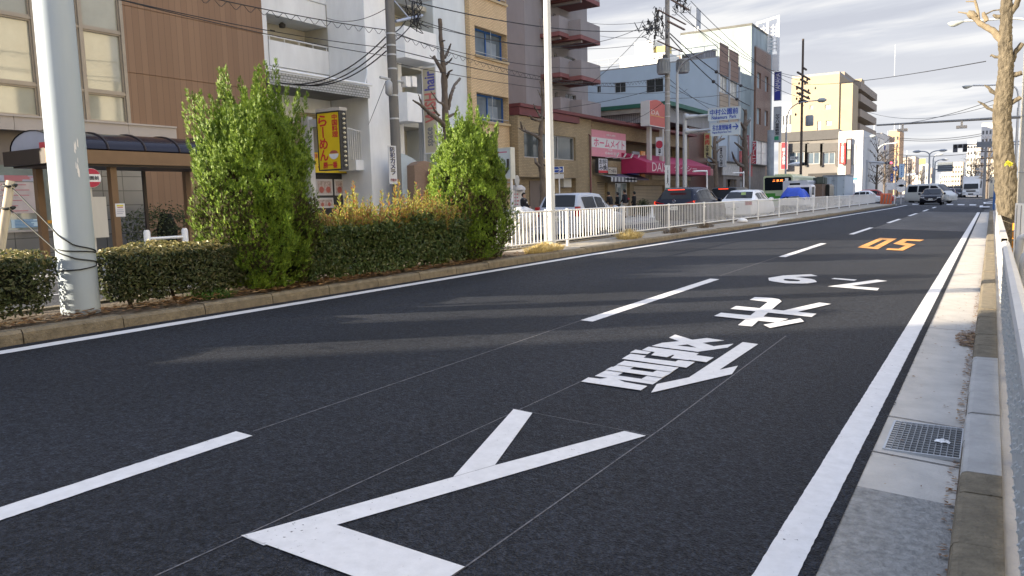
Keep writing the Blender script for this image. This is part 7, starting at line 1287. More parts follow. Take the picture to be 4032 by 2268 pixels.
    if hood: mb = MB(); mb.lathe(sc((0, -.02, 1.44)), [(.10*s, 0), (.12*s, .03*s), (.11*s, .08*s), (.09*s, .09*s)], 14); mb.build('collar', hood, t)
    if badge: mb = MB(); mb.box(sc((-.11, .155, 1.24)), sc((-.04, .165, 1.31))); mb.build('badge', WHITE, jk)
    return t
NAVY = mat('navy_cloth', (.010, .011, .016), .85, .3, 12); BLK = mat('black_cloth', (.008, .008, .009), .85, .3, 12); BEI = mat('beige_cloth', (.34, .30, .24), .85, .15, 12); GRY = mat('grey_cloth', (.12, .12, .13), .85, .2, 12)
xp = -19.2; p = fx(*ZC(280, 420), xp); kk = (fx(*ZC(275, 360), xp).z-.22)/1.775
person('person in navy jacket with white badge facing the road beside a notice column', (xp, p.y, .22), R(-95), NAVY, GRY, kk, ((.1, .22), (.1, .22)), hood=GRY, badge=True)
for (lab, z, xx, ang, tp, tr_, lean, ar) in (('person in black jacket bending forward at the shop front', (1840, 345), -20.3, 70, BLK, BEI, .55, ((.1, .35), (.1, .3))), ('person in black coat standing second in the group at the shop', (1955, 350), -20.8, 95, BLK, BLK, 0, ((.06, .1), (.06, .1))),
        ('tallest person of the group in black jacket and pale trousers, back to the road', (2085, 300), -20.1, 85, NAVY, BEI, .05, ((.12, .15), (.12, .15))), ('person in dark hood with long hair last in the group at the shop', (2250, 340), -20.5, 90, BLK, BLK, 0, ((.06, .12), (.06, .12)))):
    p = fx(*ZC(*z), xx); person(lab, (xx, p.y, .21), R(ang), tp, tr_, max(.9, (p.z-.2)/1.775), ar, lean, group=None)
p = fx(*ZC(2240, 440), -19.7); ct = thing('rucksack', 'black and red rucksack worn by the last person of the group', 'rucksack', (-19.98, p.y, 1.05)); mb = MB(); mb.lathe((-20.22, p.y, 1.12), [(.12, 0), (.17, .06), (.17, .3), (.12, .4)], 14); mb.build('bag', BLK, ct); mb = MB(); mb.box((-20.06, p.y-.12, 1.38), (-20.03, p.y+.12, 1.5)); mb.build('red_flap', mat('bag_red', (.35, .03, .03), .7, .1), ct)
# ================================================================== UTILITY POLES, STREET TREES, WIRES
XP = -16.8
def upole(label, conv, x0, x1, yref, xz, ztop, m, r_=None, name='utility_pole'):
    a, b = fx(*conv(x0, yref), XP), fx(*conv(x1, yref), XP); c = (a+b)/2; dep = (c-Vector((0, 0, H))).dot(Fv); sc_ = 1.0
    pxw = abs(conv(x1, 0)[0]-conv(x0, 0)[0]); rr = r_ or pxw*dep/F_PX/2; t = thing(name, label, 'utility pole' if name == 'utility_pole' else 'pole', (XP, c.y, .2)); mb = MB(); mb.tube([(XP, c.y, .2), (XP, c.y, ztop*.5), (XP, c.y, ztop)], [rr*1.06, rr, rr*.86], 16); mb.build('shaft', m, t); return t, c.y, rr
DKP = mat('dark_pole', (.15, .145, .135), .85, .2, 3, bump=.4, streak=4); INS = mat('insulator', (.05, .05, .052), .4, .1)
def bands(t, y, rr, zs, m=None): 
    for z in zs: mb = MB(); mb.lathe((XP, y, z), [(rr*1.07, 0), (rr*1.07, .05)], 14); mb.build('band', m or GALV, t)
def arm(t, y, z, x0, x1, w=.05, m=None, dy=0, name='crossarm'): mb = MB(); mb.box((XP+x0, y-.2-w, z-w), (XP+x1, y-.2+w, z+w)) if not dy else mb.box((XP-w-.2, y+x0, z-w), (XP+w-.2, y+x1, z+w)); return mb.build(name, m or GALV, t)
# pole beside the white block
t, y1p, r1p = upole('dark concrete utility pole in front of the white apartment block', Z3, 1140, 1222, 250, 0, 12.5, DKP)
bands(t, y1p, r1p, [fx(*Z3(1180, v), XP).z for v in (300, 400, 480, 830, 1030, 600)])
z_ = fx(*Z3(1180, 165), XP).z; LB = mat('light_blue_steel', (.36, .42, .55), .5, .08)
mb = MB(); p, r_ = fx(*Z3(1225, 185), XP), fx(*Z3(1455, 135), XP); mb.tube([p, r_], .05, 6); mb.tube([fx(*Z3(1215, 10), XP), p.lerp(r_, .5)], .025, 6); mb.build('crossarm', LB, t)
mb = MB(); rnd = random.Random(6)
for i in range(9):
    c = p.lerp(r_, .55+.05*i)+Vector((rnd.uniform(-.2, .2), 0, rnd.uniform(-.1, .3))); mb.tube(bez([c+Vector((rnd.uniform(-.3, .3), rnd.uniform(-.35, .35), rnd.uniform(-.5, .5))) for k in range(5)], 5), .014, 5)
mb.build('cable_loops', WIRE, t)
z_ = fx(*Z3(1180, 690), XP); p, r_ = fx(*Z3(1090, 668), XP), fx(*Z3(1300, 712), XP); mb = MB(); mb.tube([p, r_], .045, 6); mb.build('crossarm', GALV, t)
for zx in (1310, 1365): c = fx(*Z3(zx, 708), XP); mb = MB(); mb.box((XP-.1, c.y-.12, c.z-.17), (XP+.12, c.y+.12, c.z+.17)); mb.build('junction_box', WHITE, t)
c = fx(*Z3(1165, 745), XP+.25); mb = MB(); mb.lathe((XP+.25, c.y, c.z-.3), [(.06, 0), (.12, .08), (.12, .4), (.05, .5)], 12); mb.build('camera_housing', mat('camera_grey', (.3, .31, .32), .4, .1), t)
board('pole_sign', 'white vertical crime camera notice with yellow characters on the utility pole', 'sign', ZR, (1212, 600, 1318, 1120), 'x', XP+r1p+.03, (.50, .51, .53), .02, [('防犯カメラ', (.05, .06, .12), (.10, .24, .90, .98), 1, 0, .05), ('防犯カメラ', (.62, .52, .03), (.12, .24, .88, .98), 1, 0, .0), ('作動中', (.25, .08, .08), (.12, .03, .88, .18), 0)])
board('pole_plate', 'narrow yellow and black plate on the side of the utility pole', 'sign', ZR, (1325, 650, 1350, 925), 'x', XP+r1p-.05, (.4, .4, .38), .02, [('#', (.6, .5, .05), (.1, .02, .9, .36), 0), ('#', INK, (.1, .38, .9, .64), 0)])
# pole with transformers
t, y2p, r2p = upole('tall concrete utility pole with two transformers and crowded crossarms', Z5, 1467, 1511, 850, 0, 14.2, CPOLE)
def zx2(v): return fx(*Z5(1487, v), XP).z
for v, x0, x1, y0, y1 in ((155, 0, 0, -2.1, 2.5), (205, 0, 0, -.6, 2.3), (415, 0, 0, -2.2, 1.9), (5, 0, 0, -1.2, 3.2)):
    mb = MB(); z_ = zx2(v); mb.box((XP+.2, y2p+y0, z_-.05-.08*(y0/3)), (XP+.3, y2p+y1, z_+.05)); mb.build('crossarm', mat('rusty_arm', (.16, .11, .09), .8, .3, 5), t)
for (zxa, zxb, za, zb2) in ((1425, 1512, 490, 625), (1538, 1622, 500, 620)):
    a, b = fx(*Z5(zxa, 560), XP), fx(*Z5(zxb, 560), XP); rr = (b.y-a.y)/2*.44; zt_, zb_ = fx(*Z5(zxa, za), XP).z, fx(*Z5(zxa, zb2), XP).z; c = Vector((XP-.1 if zxa < 1500 else XP+.3, (a.y+b.y)/2, 0)); mb = MB(); mb.lathe((c.x, c.y, zb_), [(rr*.92, 0), (rr, .06), (rr, zt_-zb_-.1), (rr*1.06, zt_-zb_-.08), (rr*.9, zt_-zb_)], 20); o = mb.build('transformer', mat('transformer_grey', (.24, .26, .28), .55, .1, 3), t)
    mb = MB()
    for i in range(14): a_ = 2*math.pi*i/14; mb.box((c.x+math.cos(a_)*rr*1.04-.02, c.y+math.sin(a_)*rr*1.04-.02, zb_+.12), (c.x+math.cos(a_)*rr*1.04+.02, c.y+math.sin(a_)*rr*1.04+.02, zt_-.2))
    mb.build('cooling_fins', MATS['transformer_grey'], o)
    mb = MB()
    for i in range(4): mb.lathe((c.x+.1, c.y-rr*.7+i*rr*.45, zt_), [(.07, 0), (.05, .05), (.08, .09), (.05, .14), (.06, .22)], 8)
    mb.build('bushings', INS, o)
mb = MB(); rnd = random.Random(8)
for (zx, zy, n, sp) in ((1380, 250, 26, .55), (1610, 30, 18, .5), (1400, 180, 10, .4)):
    c = fx(*Z5(zx, zy), XP)
    for i in range(n): q0 = c+Vector((rnd.gauss(0, .2), rnd.gauss(0, sp), rnd.gauss(0, sp*.7))); mb.tube(bez([q0]+[q0+Vector((rnd.uniform(-.2, .2), rnd.uniform(-.45, .45), rnd.uniform(-.5, .4))) for k in range(3)], 4), .018, 5)
    for i in range(n//2): q0 = c+Vector((rnd.gauss(0, .2), rnd.gauss(0, sp), rnd.gauss(0, sp*.6))); mb.lathe(q0, [(.05, 0), (.08, .05), (.05, .12), (.08, .17), (.04, .24)], 7)
mb.build('cable_tangle', INS, t)
for v in (0, 300, 560, 640, 700, 800, 880, 960): pass
bands(t, y2p, r2p, [zx2(v) for v in (640, 680, 800, 835, 900, 1010, 1130)])
board('pole_sign', 'white vertical black lettered notice wrapped on the transformer pole', 'sign', ZS, (662, 1178, 738, 1449), 'x', XP+r2p+.03, (.52, .54, .54), .02, [('ノムラ自動車', INK, (.2, .02, .8, .97), 1)])
board('pole_foot_sign', 'lower white notice with dark green foot on the transformer pole', 'sign', ZL, (795, 0, 880, 215), 'x', XP+r2p+.035, (.5, .52, .52), .02, [('東へ', INK, (.2, .35, .8, .95), 1), ('#', (.02, .09, .04), (.05, .02, .95, .14), 0)])
# brown pole by the beige flats
t, y3p, r3p = upole('thin dark brown utility pole before the beige flats', Z7, 446, 467, 900, 0, 17, mat('brown_pole', (.10, .075, .06), .85, .2, 3))
for v, hw_ in ((595, 1.4), (662, 5.0), (705, 2.8), (785, 5.5), (835, 5.0), (870, 3.0)): mb = MB(); z_ = fx(*Z7(457, v), XP).z; mb.box((XP+.15, y3p-hw_*.7, z_-.07), (XP+.3, y3p+hw_*.5, z_+.07)); mb.build('crossarm', mat('dark_arm', (.08, .06, .05), .8, .2), t)
mb = MB(); z_ = fx(*Z7(457, 1050), XP).z; mb.lathe((XP+.75, y3p, z_-.5), [(.36, 0), (.4, .1), (.4, .95), (.3, 1.05)], 14); mb.build('transformer', MATS['transformer_grey'], t)
mb = MB(); rnd = random.Random(12)
for i in range(24): q0 = Vector((XP+rnd.uniform(-.5, .8), y3p+rnd.gauss(0, 1.8), fx(*Z7(457, 800), XP).z+rnd.gauss(0, .9))); mb = MB(); mb.lathe(q0, [(.06, 0), (.1, .1), (.06, .25)], 6); mb.build('insulator', INS, t)
# thin steel lamp post and its long arm beside the transformer pole, road name signs
yl = fx(*ZS(850, 1000), XP+.3).y; t = thing('lamp_post', 'slim galvanised lamp post with long curved arm beside the transformer pole', 'street lamp', (XP+.3, yl, .2)); zt_ = fx(*ZU(385, 880), XP+.3).z
pts = bez([fx(*ZU(*p), XP+.3+k) for p, k in (((382, 900), 0), ((400, 830), .1), ((460, 745), .5), ((560, 680), 1.2), ((700, 620), 2.1), ((800, 598), 2.8))]); mb = MB(); mb.tube([(XP+.3, yl, .2), (XP+.3, yl, zt_)], [.11, .085], 12); mb.build('shaft', GALV, t); mb = MB(); mb.tube(pts, .055, 8); mb.build('arm', GALV, t); e_ = pts[-1]; mb = MB(); mb.lathe((e_.x+.1, e_.y, e_.z-.06), [(.12, 0), (.16, .05), (.10, .12)], 12); mb.build('lamp_head', MATS['lamp_grey'], t)
XS_ = -16.4; ys_ = fx(*ZS(965, 1000), XS_).y; t = thing('sign_gantry', 'grey sign post carrying the two pale blue lettered direction boards', 'sign post', (XS_, ys_, .2)); zt_ = fx(*ZS(965, 378), XS_).z; a, b = fx(*ZS(932, 900), XS_), fx(*ZS(998, 900), XS_); rs_ = 8.4*((a-Vector((0, 0, H))).dot(Fv))/F_PX
mb = MB(); mb.tube([(XS_, ys_, .2), (XS_, ys_, zt_)], [rs_*1.05, rs_], 16); mb.build('shaft', GALV, t)
SGN = (.44, .52, .58); SB_ = (.035, .07, .33)
for (zy, zxe) in ((430, 1320), (650, 1365)): mb = MB(); c, d = fy(*ZS(965, zy+8), ys_), fy(*ZS(zxe, zy-18), ys_); mb.tube([(XS_, ys_, c.z), (d.x+.6, ys_, d.z+.02)], .09, 10); mb.lathe((XS_+.1, ys_, c.z), [(.2, 0), (.2, .12), (.14, .16), (.12, .7)], 12, 'x'); mb.build('arm', GALV, t)
board('direction_sign', 'upper pale blue direction board naming the park', 'sign', ZP, (127, 240, 522, 388), 'y', ys_-.2, SGN, .06, [('中村公園前', SB_, (.05, .42, .95, .93), 0, 1), ('Nakamura  Park', SB_, (.11, .07, .90, .36), 0, 1)], frame=(mat('sign_edge', (.5, .53, .55), .5, 0), .03))
ds_, dr_ = board('direction_sign', 'lower pale blue direction board with arrow to the cycle track', 'sign', ZP, (160, 432, 522, 582), 'y', ys_-.2, SGN, .06, [('名古屋競輪場', SB_, (.05, .42, .72, .88), 0, 1), ('Nagoya Bicycle Race Track', SB_, (.05, .12, .72, .34), 0, 1), ('→', SB_, (.76, .38, .96, .9), 0, 1)], frame=(MATS['sign_edge'], .03))
# curved lamp posts further on, and other slim posts
def curve_lamp(label, conv, pts, X, m, head=True, base=.1, r_=.07):
    Y = fx(*conv(*pts[0]), X).y; Q = [fy(*conv(*p), Y) for p in pts]; t = thing('lamp_post', label, 'street lamp', (X, Y, base)); mb = MB(); mb.tube([(X, Y, base), Q[0]], [r_*1.4, r_], 10); mb.build('shaft', m, t); mb = MB(); mb.tube(bez(Q), r_*.75, 8); mb.build('arm', m, t); e_ = Q[-1]
    mb = MB(); mb.lathe((e_.x+.25, e_.y, e_.z), [(.08, -.35), (.2, -.2), (.22, .2), (.06, .45)], 10, 'x'); mb.build('lamp_head', MATS['lamp_grey'], t); return t
curve_lamp('grey curved arm lamp post left of the brown utility pole', Z7, ((320, 1100), (328, 1020), (350, 950), (400, 905), (470, 880), (600, 868)), XP, mat('lamp_post_grey', (.28, .29, .33), .5, .05))
curve_lamp('white curved arm lamp post right of the grey office', ZF, ((120, 600), (130, 400), (150, 330), (190, 285), (240, 255), (330, 240)), XP, METAL_W, r_=.1); curve_lamp('farther white curved arm lamp post by the far signals', ZF, ((440, 700), (440, 520), (455, 460), (500, 410), (580, 370), (720, 358)), XP, METAL_W, r_=.12)
for (px, zt, zb2, lab, m, X, r_) in ((Z7(10, 1000), 700, 0, 'thin pale service pole at the corner of the tiled building', GALV, -19, .07), (ZP(915, 800), 600, 0, 'grey thick column left of the white music school sign', mat('column_grey', (.3, .33, .36), .8, .15, 2), -19.5, .38), (ZF(268, 700), 350, 0, 'thick white utility pole with yellow base sleeve beyond the junction', mat('pale_pole', (.6, .58, .54), .8, .1), -17.5, .35)):
    p = fx(*px, X); Y = p.y; zt_ = fx(px[0], zt if zt > 100 else 100, X).z if 'music' not in lab and 'yellow' not in lab else (8 if 'music' in lab else fx(*ZF(268, 350), X).z); zt_ = 8.5 if 'thin' in lab else zt_; t = thing('service_pole', lab, 'pole', (X, Y, .1)); mb = MB(); mb.tube([(X, Y, .1), (X, Y, zt_)], [r_, r_*.85], 12); mb.build('shaft', m, t)
    if 'yellow' in lab: mb = MB(); mb.lathe((X, Y, .1), [(r_*1.1, 0), (r_*1.1, 3.0)], 14); mb.build('sleeve', YEL, t)
# bent white pipes and small signs along the left pavement
for (zc, pts, X, lab) in ((Z6, ((2045, 400), (2045, 220), (2035, 185), (2000, 180), (1915, 183)), -17.0, 'white bent pipe stand left of the black people carrier'), (Z6, ((2398, 360), (2400, 220), (2390, 200), (2360, 197), (2295, 200)), -17.0, 'white bent pipe stand left of the tiled building')):
    P = [fx(*zc(*p), X) for p in pts]; P[0].z = .2; mb = MB(); mb.tube(bez([P[0], P[1]]+P[2:]), .06, 8); tag(mb.build('pipe_stand', WHITE), lab, 'pipe')
t, r_ = board('one_way_sign', 'blue one way sign with white arrow behind the white lamp pole', 'sign', Z6, (568, 140, 655, 192), 'y', 38, (.02, .08, .42), .03, [('→', (.66, .66, .66), (.1, .1, .9, .9), 0, 1)], frame=(WHITE, .02)); x_ = (r_[0]+r_[1])/2; mb = MB(); mb.tube([(x_, 38.06, .2), (x_, 38.06, r_[3])], .035, 8); mb.build('post', WHITE, t); mb = MB(); mb.box((x_-.3, 38, r_[2]-.35), (x_+.3, 38.03, r_[2]-.1)); mb.build('lower_plate', WHITE, t)
t, r_ = board('no_cycling_sign', 'faded pink pavement sign with cycle mark on a white post', 'sign', Z6, (752, 100, 800, 190), 'y', 44, (.40, .20, .25), .03, [('68', (.6, .6, .66), (.15, .3, .85, .7), 0)]); x_ = (r_[0]+r_[1])/2; mb = MB(); mb.tube([(x_, 44.06, .2), (x_, 44.06, r_[3])], .045, 8); mb.build('post', WHITE, t); mb = MB(); mb.box((x_-.35, 44, r_[2]-.55), (x_+.5, 44.03, r_[2]-.2)); mb.build('lower_plate', WHITE, t)
c = fx(*ZC(200, 520), -20.3); t = thing('notice_column', 'white upright price board of a shop behind the person in navy', 'sign', (-20.3, c.y, .2)); a, b = fx(*ZC(95, 520), -20.3), fx(*ZC(300, 310), -20.3); mb = MB(); mb.box((-20.5, a.y, .2), (-20.3, b.y, b.z)); mb.lathe((-20.4, (a.y+b.y)/2, b.z), [((b.y-a.y)*.38, 0), ((b.y-a.y)*.36, .12), ((b.y-a.y)*.2, .25)], 14); mb.build('panel', mat('notice_pale', (.5, .48, .46), .6, .15, 5), t)
mb = MB(); rnd = random.Random(4)
for i in range(9): z = b.z-.2-i*.17; mb.box((-20.298, a.y+.12, z-.03), (-20.292, a.y+.12+rnd.uniform(.3, .7)*(b.y-a.y-.2), z+.03))
mb.build('lettering', mat('notice_red', (.36, .07, .09), .6, 0), t)
c = fx(*ZC(152, 140), -20.0); rr = abs(fx(*ZC(152, 40), -20.0).z-c.z); t = thing('round_mirror', 'pale oval disc sign on a post above the price board', 'sign', (-20, c.y, .2)); mb = MB(); mb.lathe((-20, c.y, c.z), [(rr*.75, 0), (rr*.78, .05)], 24, 'x'); mb.v = [(x, y, c.z+(z-c.z)*1.25) for x, y, z in mb.v]; mb.build('disc', mat('disc_grey', (.42, .41, .38), .5, .05), t); mb = MB(); mb.tube([(-20.05, c.y, .2), (-20.05, c.y, c.z)], .03, 8); mb.build('post', GALV, t)
lx_, lr_ = board('light_box', 'white illuminated shop box sign with dark curved arrow half behind the conifer', 'sign', Z3, (2085, 1285, 2215, 1449+90), 'y', fx(*Z3(2200, 1350), -19.6).y, (.5, .56, .58), .35, [('#', (.45, .12, .2), (.15, .86, .8, .9), 0)], frame=(mat('box_frame', (.62, .6, .5), .4, .1), .05)); mb = MB(); x_ = lr_[1]; yy_ = lx_.location.y; mb.tube(bez([(x_-.1, yy_-.05, lr_[3]-.5), (x_-.12, yy_-.05, lr_[2]+.5), (x_-.3, yy_-.05, lr_[2]+.2), (x_-.7, yy_-.05, lr_[2]+.12)]), .06, 8); mb.build('arrow', DARK, lx_); mb = MB(); mb.tube([(x_-.05, yy_+.15, .2), (x_-.05, yy_+.15, lr_[2])], .06, 8); mb.build('post', WHITE, lx_)
# cage of collected plastic on the far side of the fence
a, b = fx(*ZC(70, 900), -9.6), fx(*ZC(640, 900), -9.6); zt_ = fx(*ZC(300, 755), -9.6).z; t = thing('recycling_cage', 'wire cage full of clear plastic bags behind the first fence panel', 'cage', (-10.1, (a.y+b.y)/2, .33)); mb = MB()
for z in (.5, .85, zt_): mb.tube([(-9.6, a.y, z), (-9.6, b.y, z)], .014, 5); mb.tube([(-10.6, a.y, z), (-10.6, b.y, z)], .014, 5)
for i in range(9): y = a.y+(b.y-a.y)*i/8; mb.tube([(-9.6, y, .33), (-9.6, y, zt_)], .009, 5)
mb.build('wire_frame', GALV, t); BAG = mat('clear_bag', (.42, .43, .45), .3, .35, 7, bump=1, bscale=9)
mb = MB(); rnd = random.Random(3)
for i in range(9):
    c = Vector((-10.1+rnd.uniform(-.25, .25), a.y+.25+(b.y-a.y-.5)*rnd.random(), .6+.22*(i % 3))); i0 = len(mb.v); mb.lathe(c, [(.05, -.28), (.3, -.2), (.36, .0), (.28, .2), (.05, .3)], 12); rough(mb, .06, 4, i0)
mb.build('plastic_bags', BAG, t); c = fx(*ZC(310, 690), -10); mb = MB(); mb.lathe(c-Vector((0, 0, .05)), [(.25, -.2), (.3, -.05), (.2, .08), (.05, .16)], 12); rough(mb, .05, 5); mb.build('top_bag', BAG, t)
bush('round clipped dark shrub beside the shop group', (-20.2, fx(*ZL(390, 380), -20.2).y, .2), .45, .75, .62, 900, HEDGE, 18)
mb = MB(); p = fx(*ZL(545, 430), -18.5); mb.lathe((-18.5, p.y, .2), [(.2, 0), (.2, .04), (.11, .05), (.035, .8)], 12); tag(mb.build('traffic_cone', WHITE), 'white cone standing on the pavement left of the crossover', 'cone')
# ---- bare pruned street trees
BK2 = mat('street_tree_bark', (.13, .105, .085), .95, .3, 8, bump=.9, bscale=25, streak=2)
def street_tree(label, X, conv, trunk, brs, seed, px=1.0):
    t = thing('street_tree', label, 'tree', (X, fx(*conv(trunk[0][0], trunk[0][1]), X).y, .2)); P = [fx(*conv(a, b), X) for a, b, w in trunk]; k = [((p-Vector((0, 0, H))).dot(Fv))/F_PX/px for p in P]; r_ = [w*kk/2 for (a, b, w), kk in zip(trunk, k)]
    P.insert(0, Vector((X, P[0].y, .1))); r_.insert(0, r_[0]*1.1); D_, E_ = dense(P, r_, .10); E_ = [e*(1+.22*noise.noise(Vector((d.y*3, d.z*4, seed)))) for d, e in zip(D_, E_)]; mb = MB(); mb.tube(D_, E_, 12); rough(mb, .03, 5); mb.build('trunk', BK2, t); rnd = random.Random(seed)
    for b in brs:
        Q = [fx(*conv(a, c), X+rnd.uniform(-.3, .3)*i) for i, (a, c, w) in enumerate(b)]; R2 = [w*k[0]/2 for (a, c, w) in b]; D_, E_ = dense(Q, R2, .07); mb = MB(); mb.tube(D_, E_, 9); rough(mb, .025, 7); mb.build('branch', BK2, t)
    return t
street_tree('bare knobbly pruned tree beside the salon sign', -17.3, Z3, [(1660, 1200, 62), (1655, 1000, 56), (1648, 800, 50), (1640, 620, 46), (1625, 450, 40), (1615, 300, 32), (1608, 165, 34)],
    [[(1640, 1080, 48), (1590, 1030, 40), (1520, 980, 30), (1450, 915, 26), (1372, 865, 14)], [(1460, 925, 20), (1440, 870, 14), (1420, 820, 8)], [(1600, 1000, 22), (1560, 950, 14), (1535, 900, 8)], [(1630, 620, 34), (1590, 550, 30), (1555, 490, 28)], [(1570, 520, 14), (1520, 480, 8)], [(1650, 500, 26), (1670, 460, 26), (1690, 410, 16), (1702, 380, 8)], [(1650, 560, 22), (1690, 530, 14), (1715, 500, 8)], [(1680, 950, 30), (1700, 830, 30), (1730, 740, 26), (1780, 680, 24)], [(1715, 780, 14), (1740, 760, 8)], [(1660, 680, 28), (1690, 620, 20), (1718, 605, 10)], [(1640, 900, 24), (1590, 880, 14), (1530, 790, 8)], [(1680, 1010, 26), (1740, 980, 18), (1755, 950, 10)], [(1620, 360, 16), (1650, 350, 8)]], 5, 2.195)
street_tree('bare pruned tree just left of the white lamp pole', -17.3, ZY, [(580, 1400, 95), (560, 1200, 92), (545, 900, 84), (545, 650, 78), (560, 420, 66), (590, 200, 56), (590, 60, 46), (570, -60, 40), (560, -200, 30), (545, -260, 36)],
    [[(530, 720, 60), (470, 660, 50), (400, 620, 44), (300, 590, 36), (240, 560, 40), (215, 430, 16)], [(250, 570, 24), (200, 540, 14), (165, 525, 8)], [(300, 570, 16), (280, 510, 10)], [(540, 400, 56), (470, 395, 46), (400, 370, 40), (370, 320, 22)], [(545, 340, 40), (490, 240, 34), (460, 200, 28), (430, 130, 10)], [(590, 360, 40), (625, 340, 36)], [(540, 1180, 50), (470, 1110, 44), (455, 1040, 28)], [(600, 1150, 40), (640, 1170, 20)], [(560, 20, 30), (530, -60, 20), (500, -110, 12)], [(575, 1000, 30), (610, 960, 14)]], 6, 4.2625)
street_tree('bare pruned tree under the direction boards', -17.2, ZP, [(228, 1330, 56), (222, 1100, 54), (212, 900, 52), (205, 750, 46), (205, 640, 42), (218, 590, 44)], [[(205, 920, 34), (150, 880, 26), (100, 850, 16)], [(210, 960, 26), (150, 960, 20), (100, 900, 12)], [(230, 680, 34), (290, 640, 30), (330, 630, 20)], [(260, 650, 16), (300, 590, 10)], [(230, 800, 26), (270, 760, 14)], [(190, 780, 20), (165, 720, 14)]], 7, 3.22)
street_tree('bare pruned tree in front of the tiled building corner', -17.2, ZP, [(600, 1250, 80), (595, 1050, 78), (590, 850, 72), (585, 650, 62), (590, 480, 52), (598, 330, 40), (595, 262, 36)], [[(560, 980, 44), (510, 960, 36), (450, 880, 26), (425, 800, 12)], [(560, 760, 40), (510, 720, 28), (460, 680, 14)], [(580, 500, 36), (545, 440, 30), (525, 420, 20)], [(600, 470, 40), (650, 410, 20), (660, 390, 10)], [(620, 880, 34), (670, 830, 18)], [(560, 640, 30), (520, 590, 16)], [(605, 420, 24), (640, 390, 12)], [(600, 300, 18), (560, 250, 10)]], 8, 3.22)
# ---- overhead wires
def wire(label, a, b, sag=.3, r_=.012, n=18, coil=0, name='overhead_wire'):
    a, b = Vector(a), Vector(b); P = [a.lerp(b, i/n)-Vector((0, 0, 4*sag*(i/n)*(1-i/n))) for i in range(n+1)]; mb = MB(); mb.tube(P, r_, 5)
    if coil:
        k = int((b-a).length/.45); Q = []
        for i in range(k*6+1): f = i/(k*6); p = a.lerp(b, f)-Vector((0, 0, 4*sag*f*(1-f))); Q.append(p-Vector((0, 0, .08+.08*math.sin(i*math.pi/3))))
        mb.tube(Q, r_*.6, 4)
    return tag(mb.build(name, WIRE), label, 'wire', 'overhead wires')
X_ = XP
w = lambda c, X=XP: fx(*c, X)
ext = lambda a, b, y: a+(b-a)*((y-a.y)/(b.y-a.y))
a, b = w(Z3(1140, 412)), w(Z3(60, 175)); wire('upper of two thin wires crossing the brown cladding to the dark utility pole', ext(a, b, 6), a, .25)
a, b = w(Z3(1140, 482)), w(Z3(60, 222)); wire('lower of two thin wires crossing the brown cladding to the dark utility pole', ext(a, b, 6), a, .2)
a, b = w(Z3(1138, 258)), w(Z3(640, 150)); wire('looped messenger cable from the top left to the dark utility pole', ext(a, b, 8), a, .15, .014, coil=1)
wire('looped messenger cable from the dark utility pole past the salon sign to the transformer pole', w(Z3(1225, 285)), w(Z5(1470, 660)), .9, .014, 26, 1)
for (c, X, e_, sg, lab) in ((Z3(210, 712), XC+.1, Z3(1140, 318), .55, 'first'), (Z3(300, 722), XC+.1, Z3(1142, 378), .5, 'second'), (Z3(390, 730), XC+.1, Z3(1145, 440), .4, 'third')): wire(lab+' of the three drop cables sagging from the canopy to the dark utility pole', fx(*c, X), w(e_), sg, .022)
wire('cable rising from the dark utility pole to its blue crossarm loop', w(Z3(1225, 350)), w(Z3(1390, 175)), .05, .018); wire('second cable rising from the dark utility pole to its blue crossarm', w(Z3(1225, 275)), w(Z3(1320, 165)), .05, .018)
wire('thin wire curving over the white wall to the top of the dark utility pole', fx(*Z3(630, 155), XR+.1), w(Z3(1135, 78)), .25, .012); wire('thin guy wire from the dark utility pole down to the stair railing', w(Z3(1140, 700)), fx(*Z3(985, 1090), -22.3), .02, .01)
for i, (z0, z1, r_, sg) in enumerate((((1340, 5), (1420, 245), .02, .5), ((1430, 175), (1400, 160), .014, 1.2), ((1225, 430), (1470, 735), .016, .5), ((1225, 300), (1465, 480), .012, .9), ((1240, 550), (1470, 800), .012, .4), ((1225, 150), (1470, 330), .012, .8))):
    wire(['thick topmost', 'slim upper', 'heavy middle', 'slim middle', 'low slack', 'upper slack'][i]+' cable running from the dark utility pole to the transformer pole', w(Z3(*z0)), w(Z5(*z1)), sg, r_, 26)
for i, (z0, z1, r_, sg) in enumerate((((1510, 290), (2240, 782), .035, .5), ((1510, 320), (2200, 915), .035, .5))):
    a, b = w(Z5(*z0)), fx(*Z5(*z1), -18.5); wire(['upper', 'lower'][i]+' thick insulated cable falling from the transformer pole to the tiled building', a, b, sg, r_)
    for f in (.45, .78): p = a.lerp(b, f)-Vector((0, 0, 4*sg*f*(1-f))); mb = MB(); mb.lathe(p-Vector((0, 0, .12)), [(.06, 0), (.14, .06), (.14, .18), (.06, .24)], 8); tag(mb.build('cable_joint', INS), 'black joint box '+('near the middle' if f < .5 else 'near the lower end')+' of the '+['upper', 'lower'][i]+' thick insulated cable', 'cable joint')
for i, (z0, z1) in enumerate((((1530, 90), (440, 662)), ((1640, 80), (470, 700)), ((1690, 10), (500, 780)), ((1600, 110), (440, 840)))): wire(['first', 'second', 'third', 'fourth'][i]+' high line from the transformer pole head over the tiled building to the brown pole', w(Z5(*z0), XP+.3*i), w(Z7(*z1), XP+.3*i), .8, .02)
for i, (z0, z1, X1) in enumerate((((1350, 182), (800, 197), XT), ((1310, 318), (860, 300), XT), ((1300, 255), (830, 720), XF-2), ((1340, 300), (1180, 540), XF-2), ((1470, 745), (500, 945), -20), ((1470, 870), (1130, 1060), -21))): wire(['top', 'second', 'long falling', 'short falling', 'low', 'lowest'][i]+' service wire from the left side of the transformer pole', w(Z5(*z0)), fx(*Z5(*z1), X1), .15, .014)
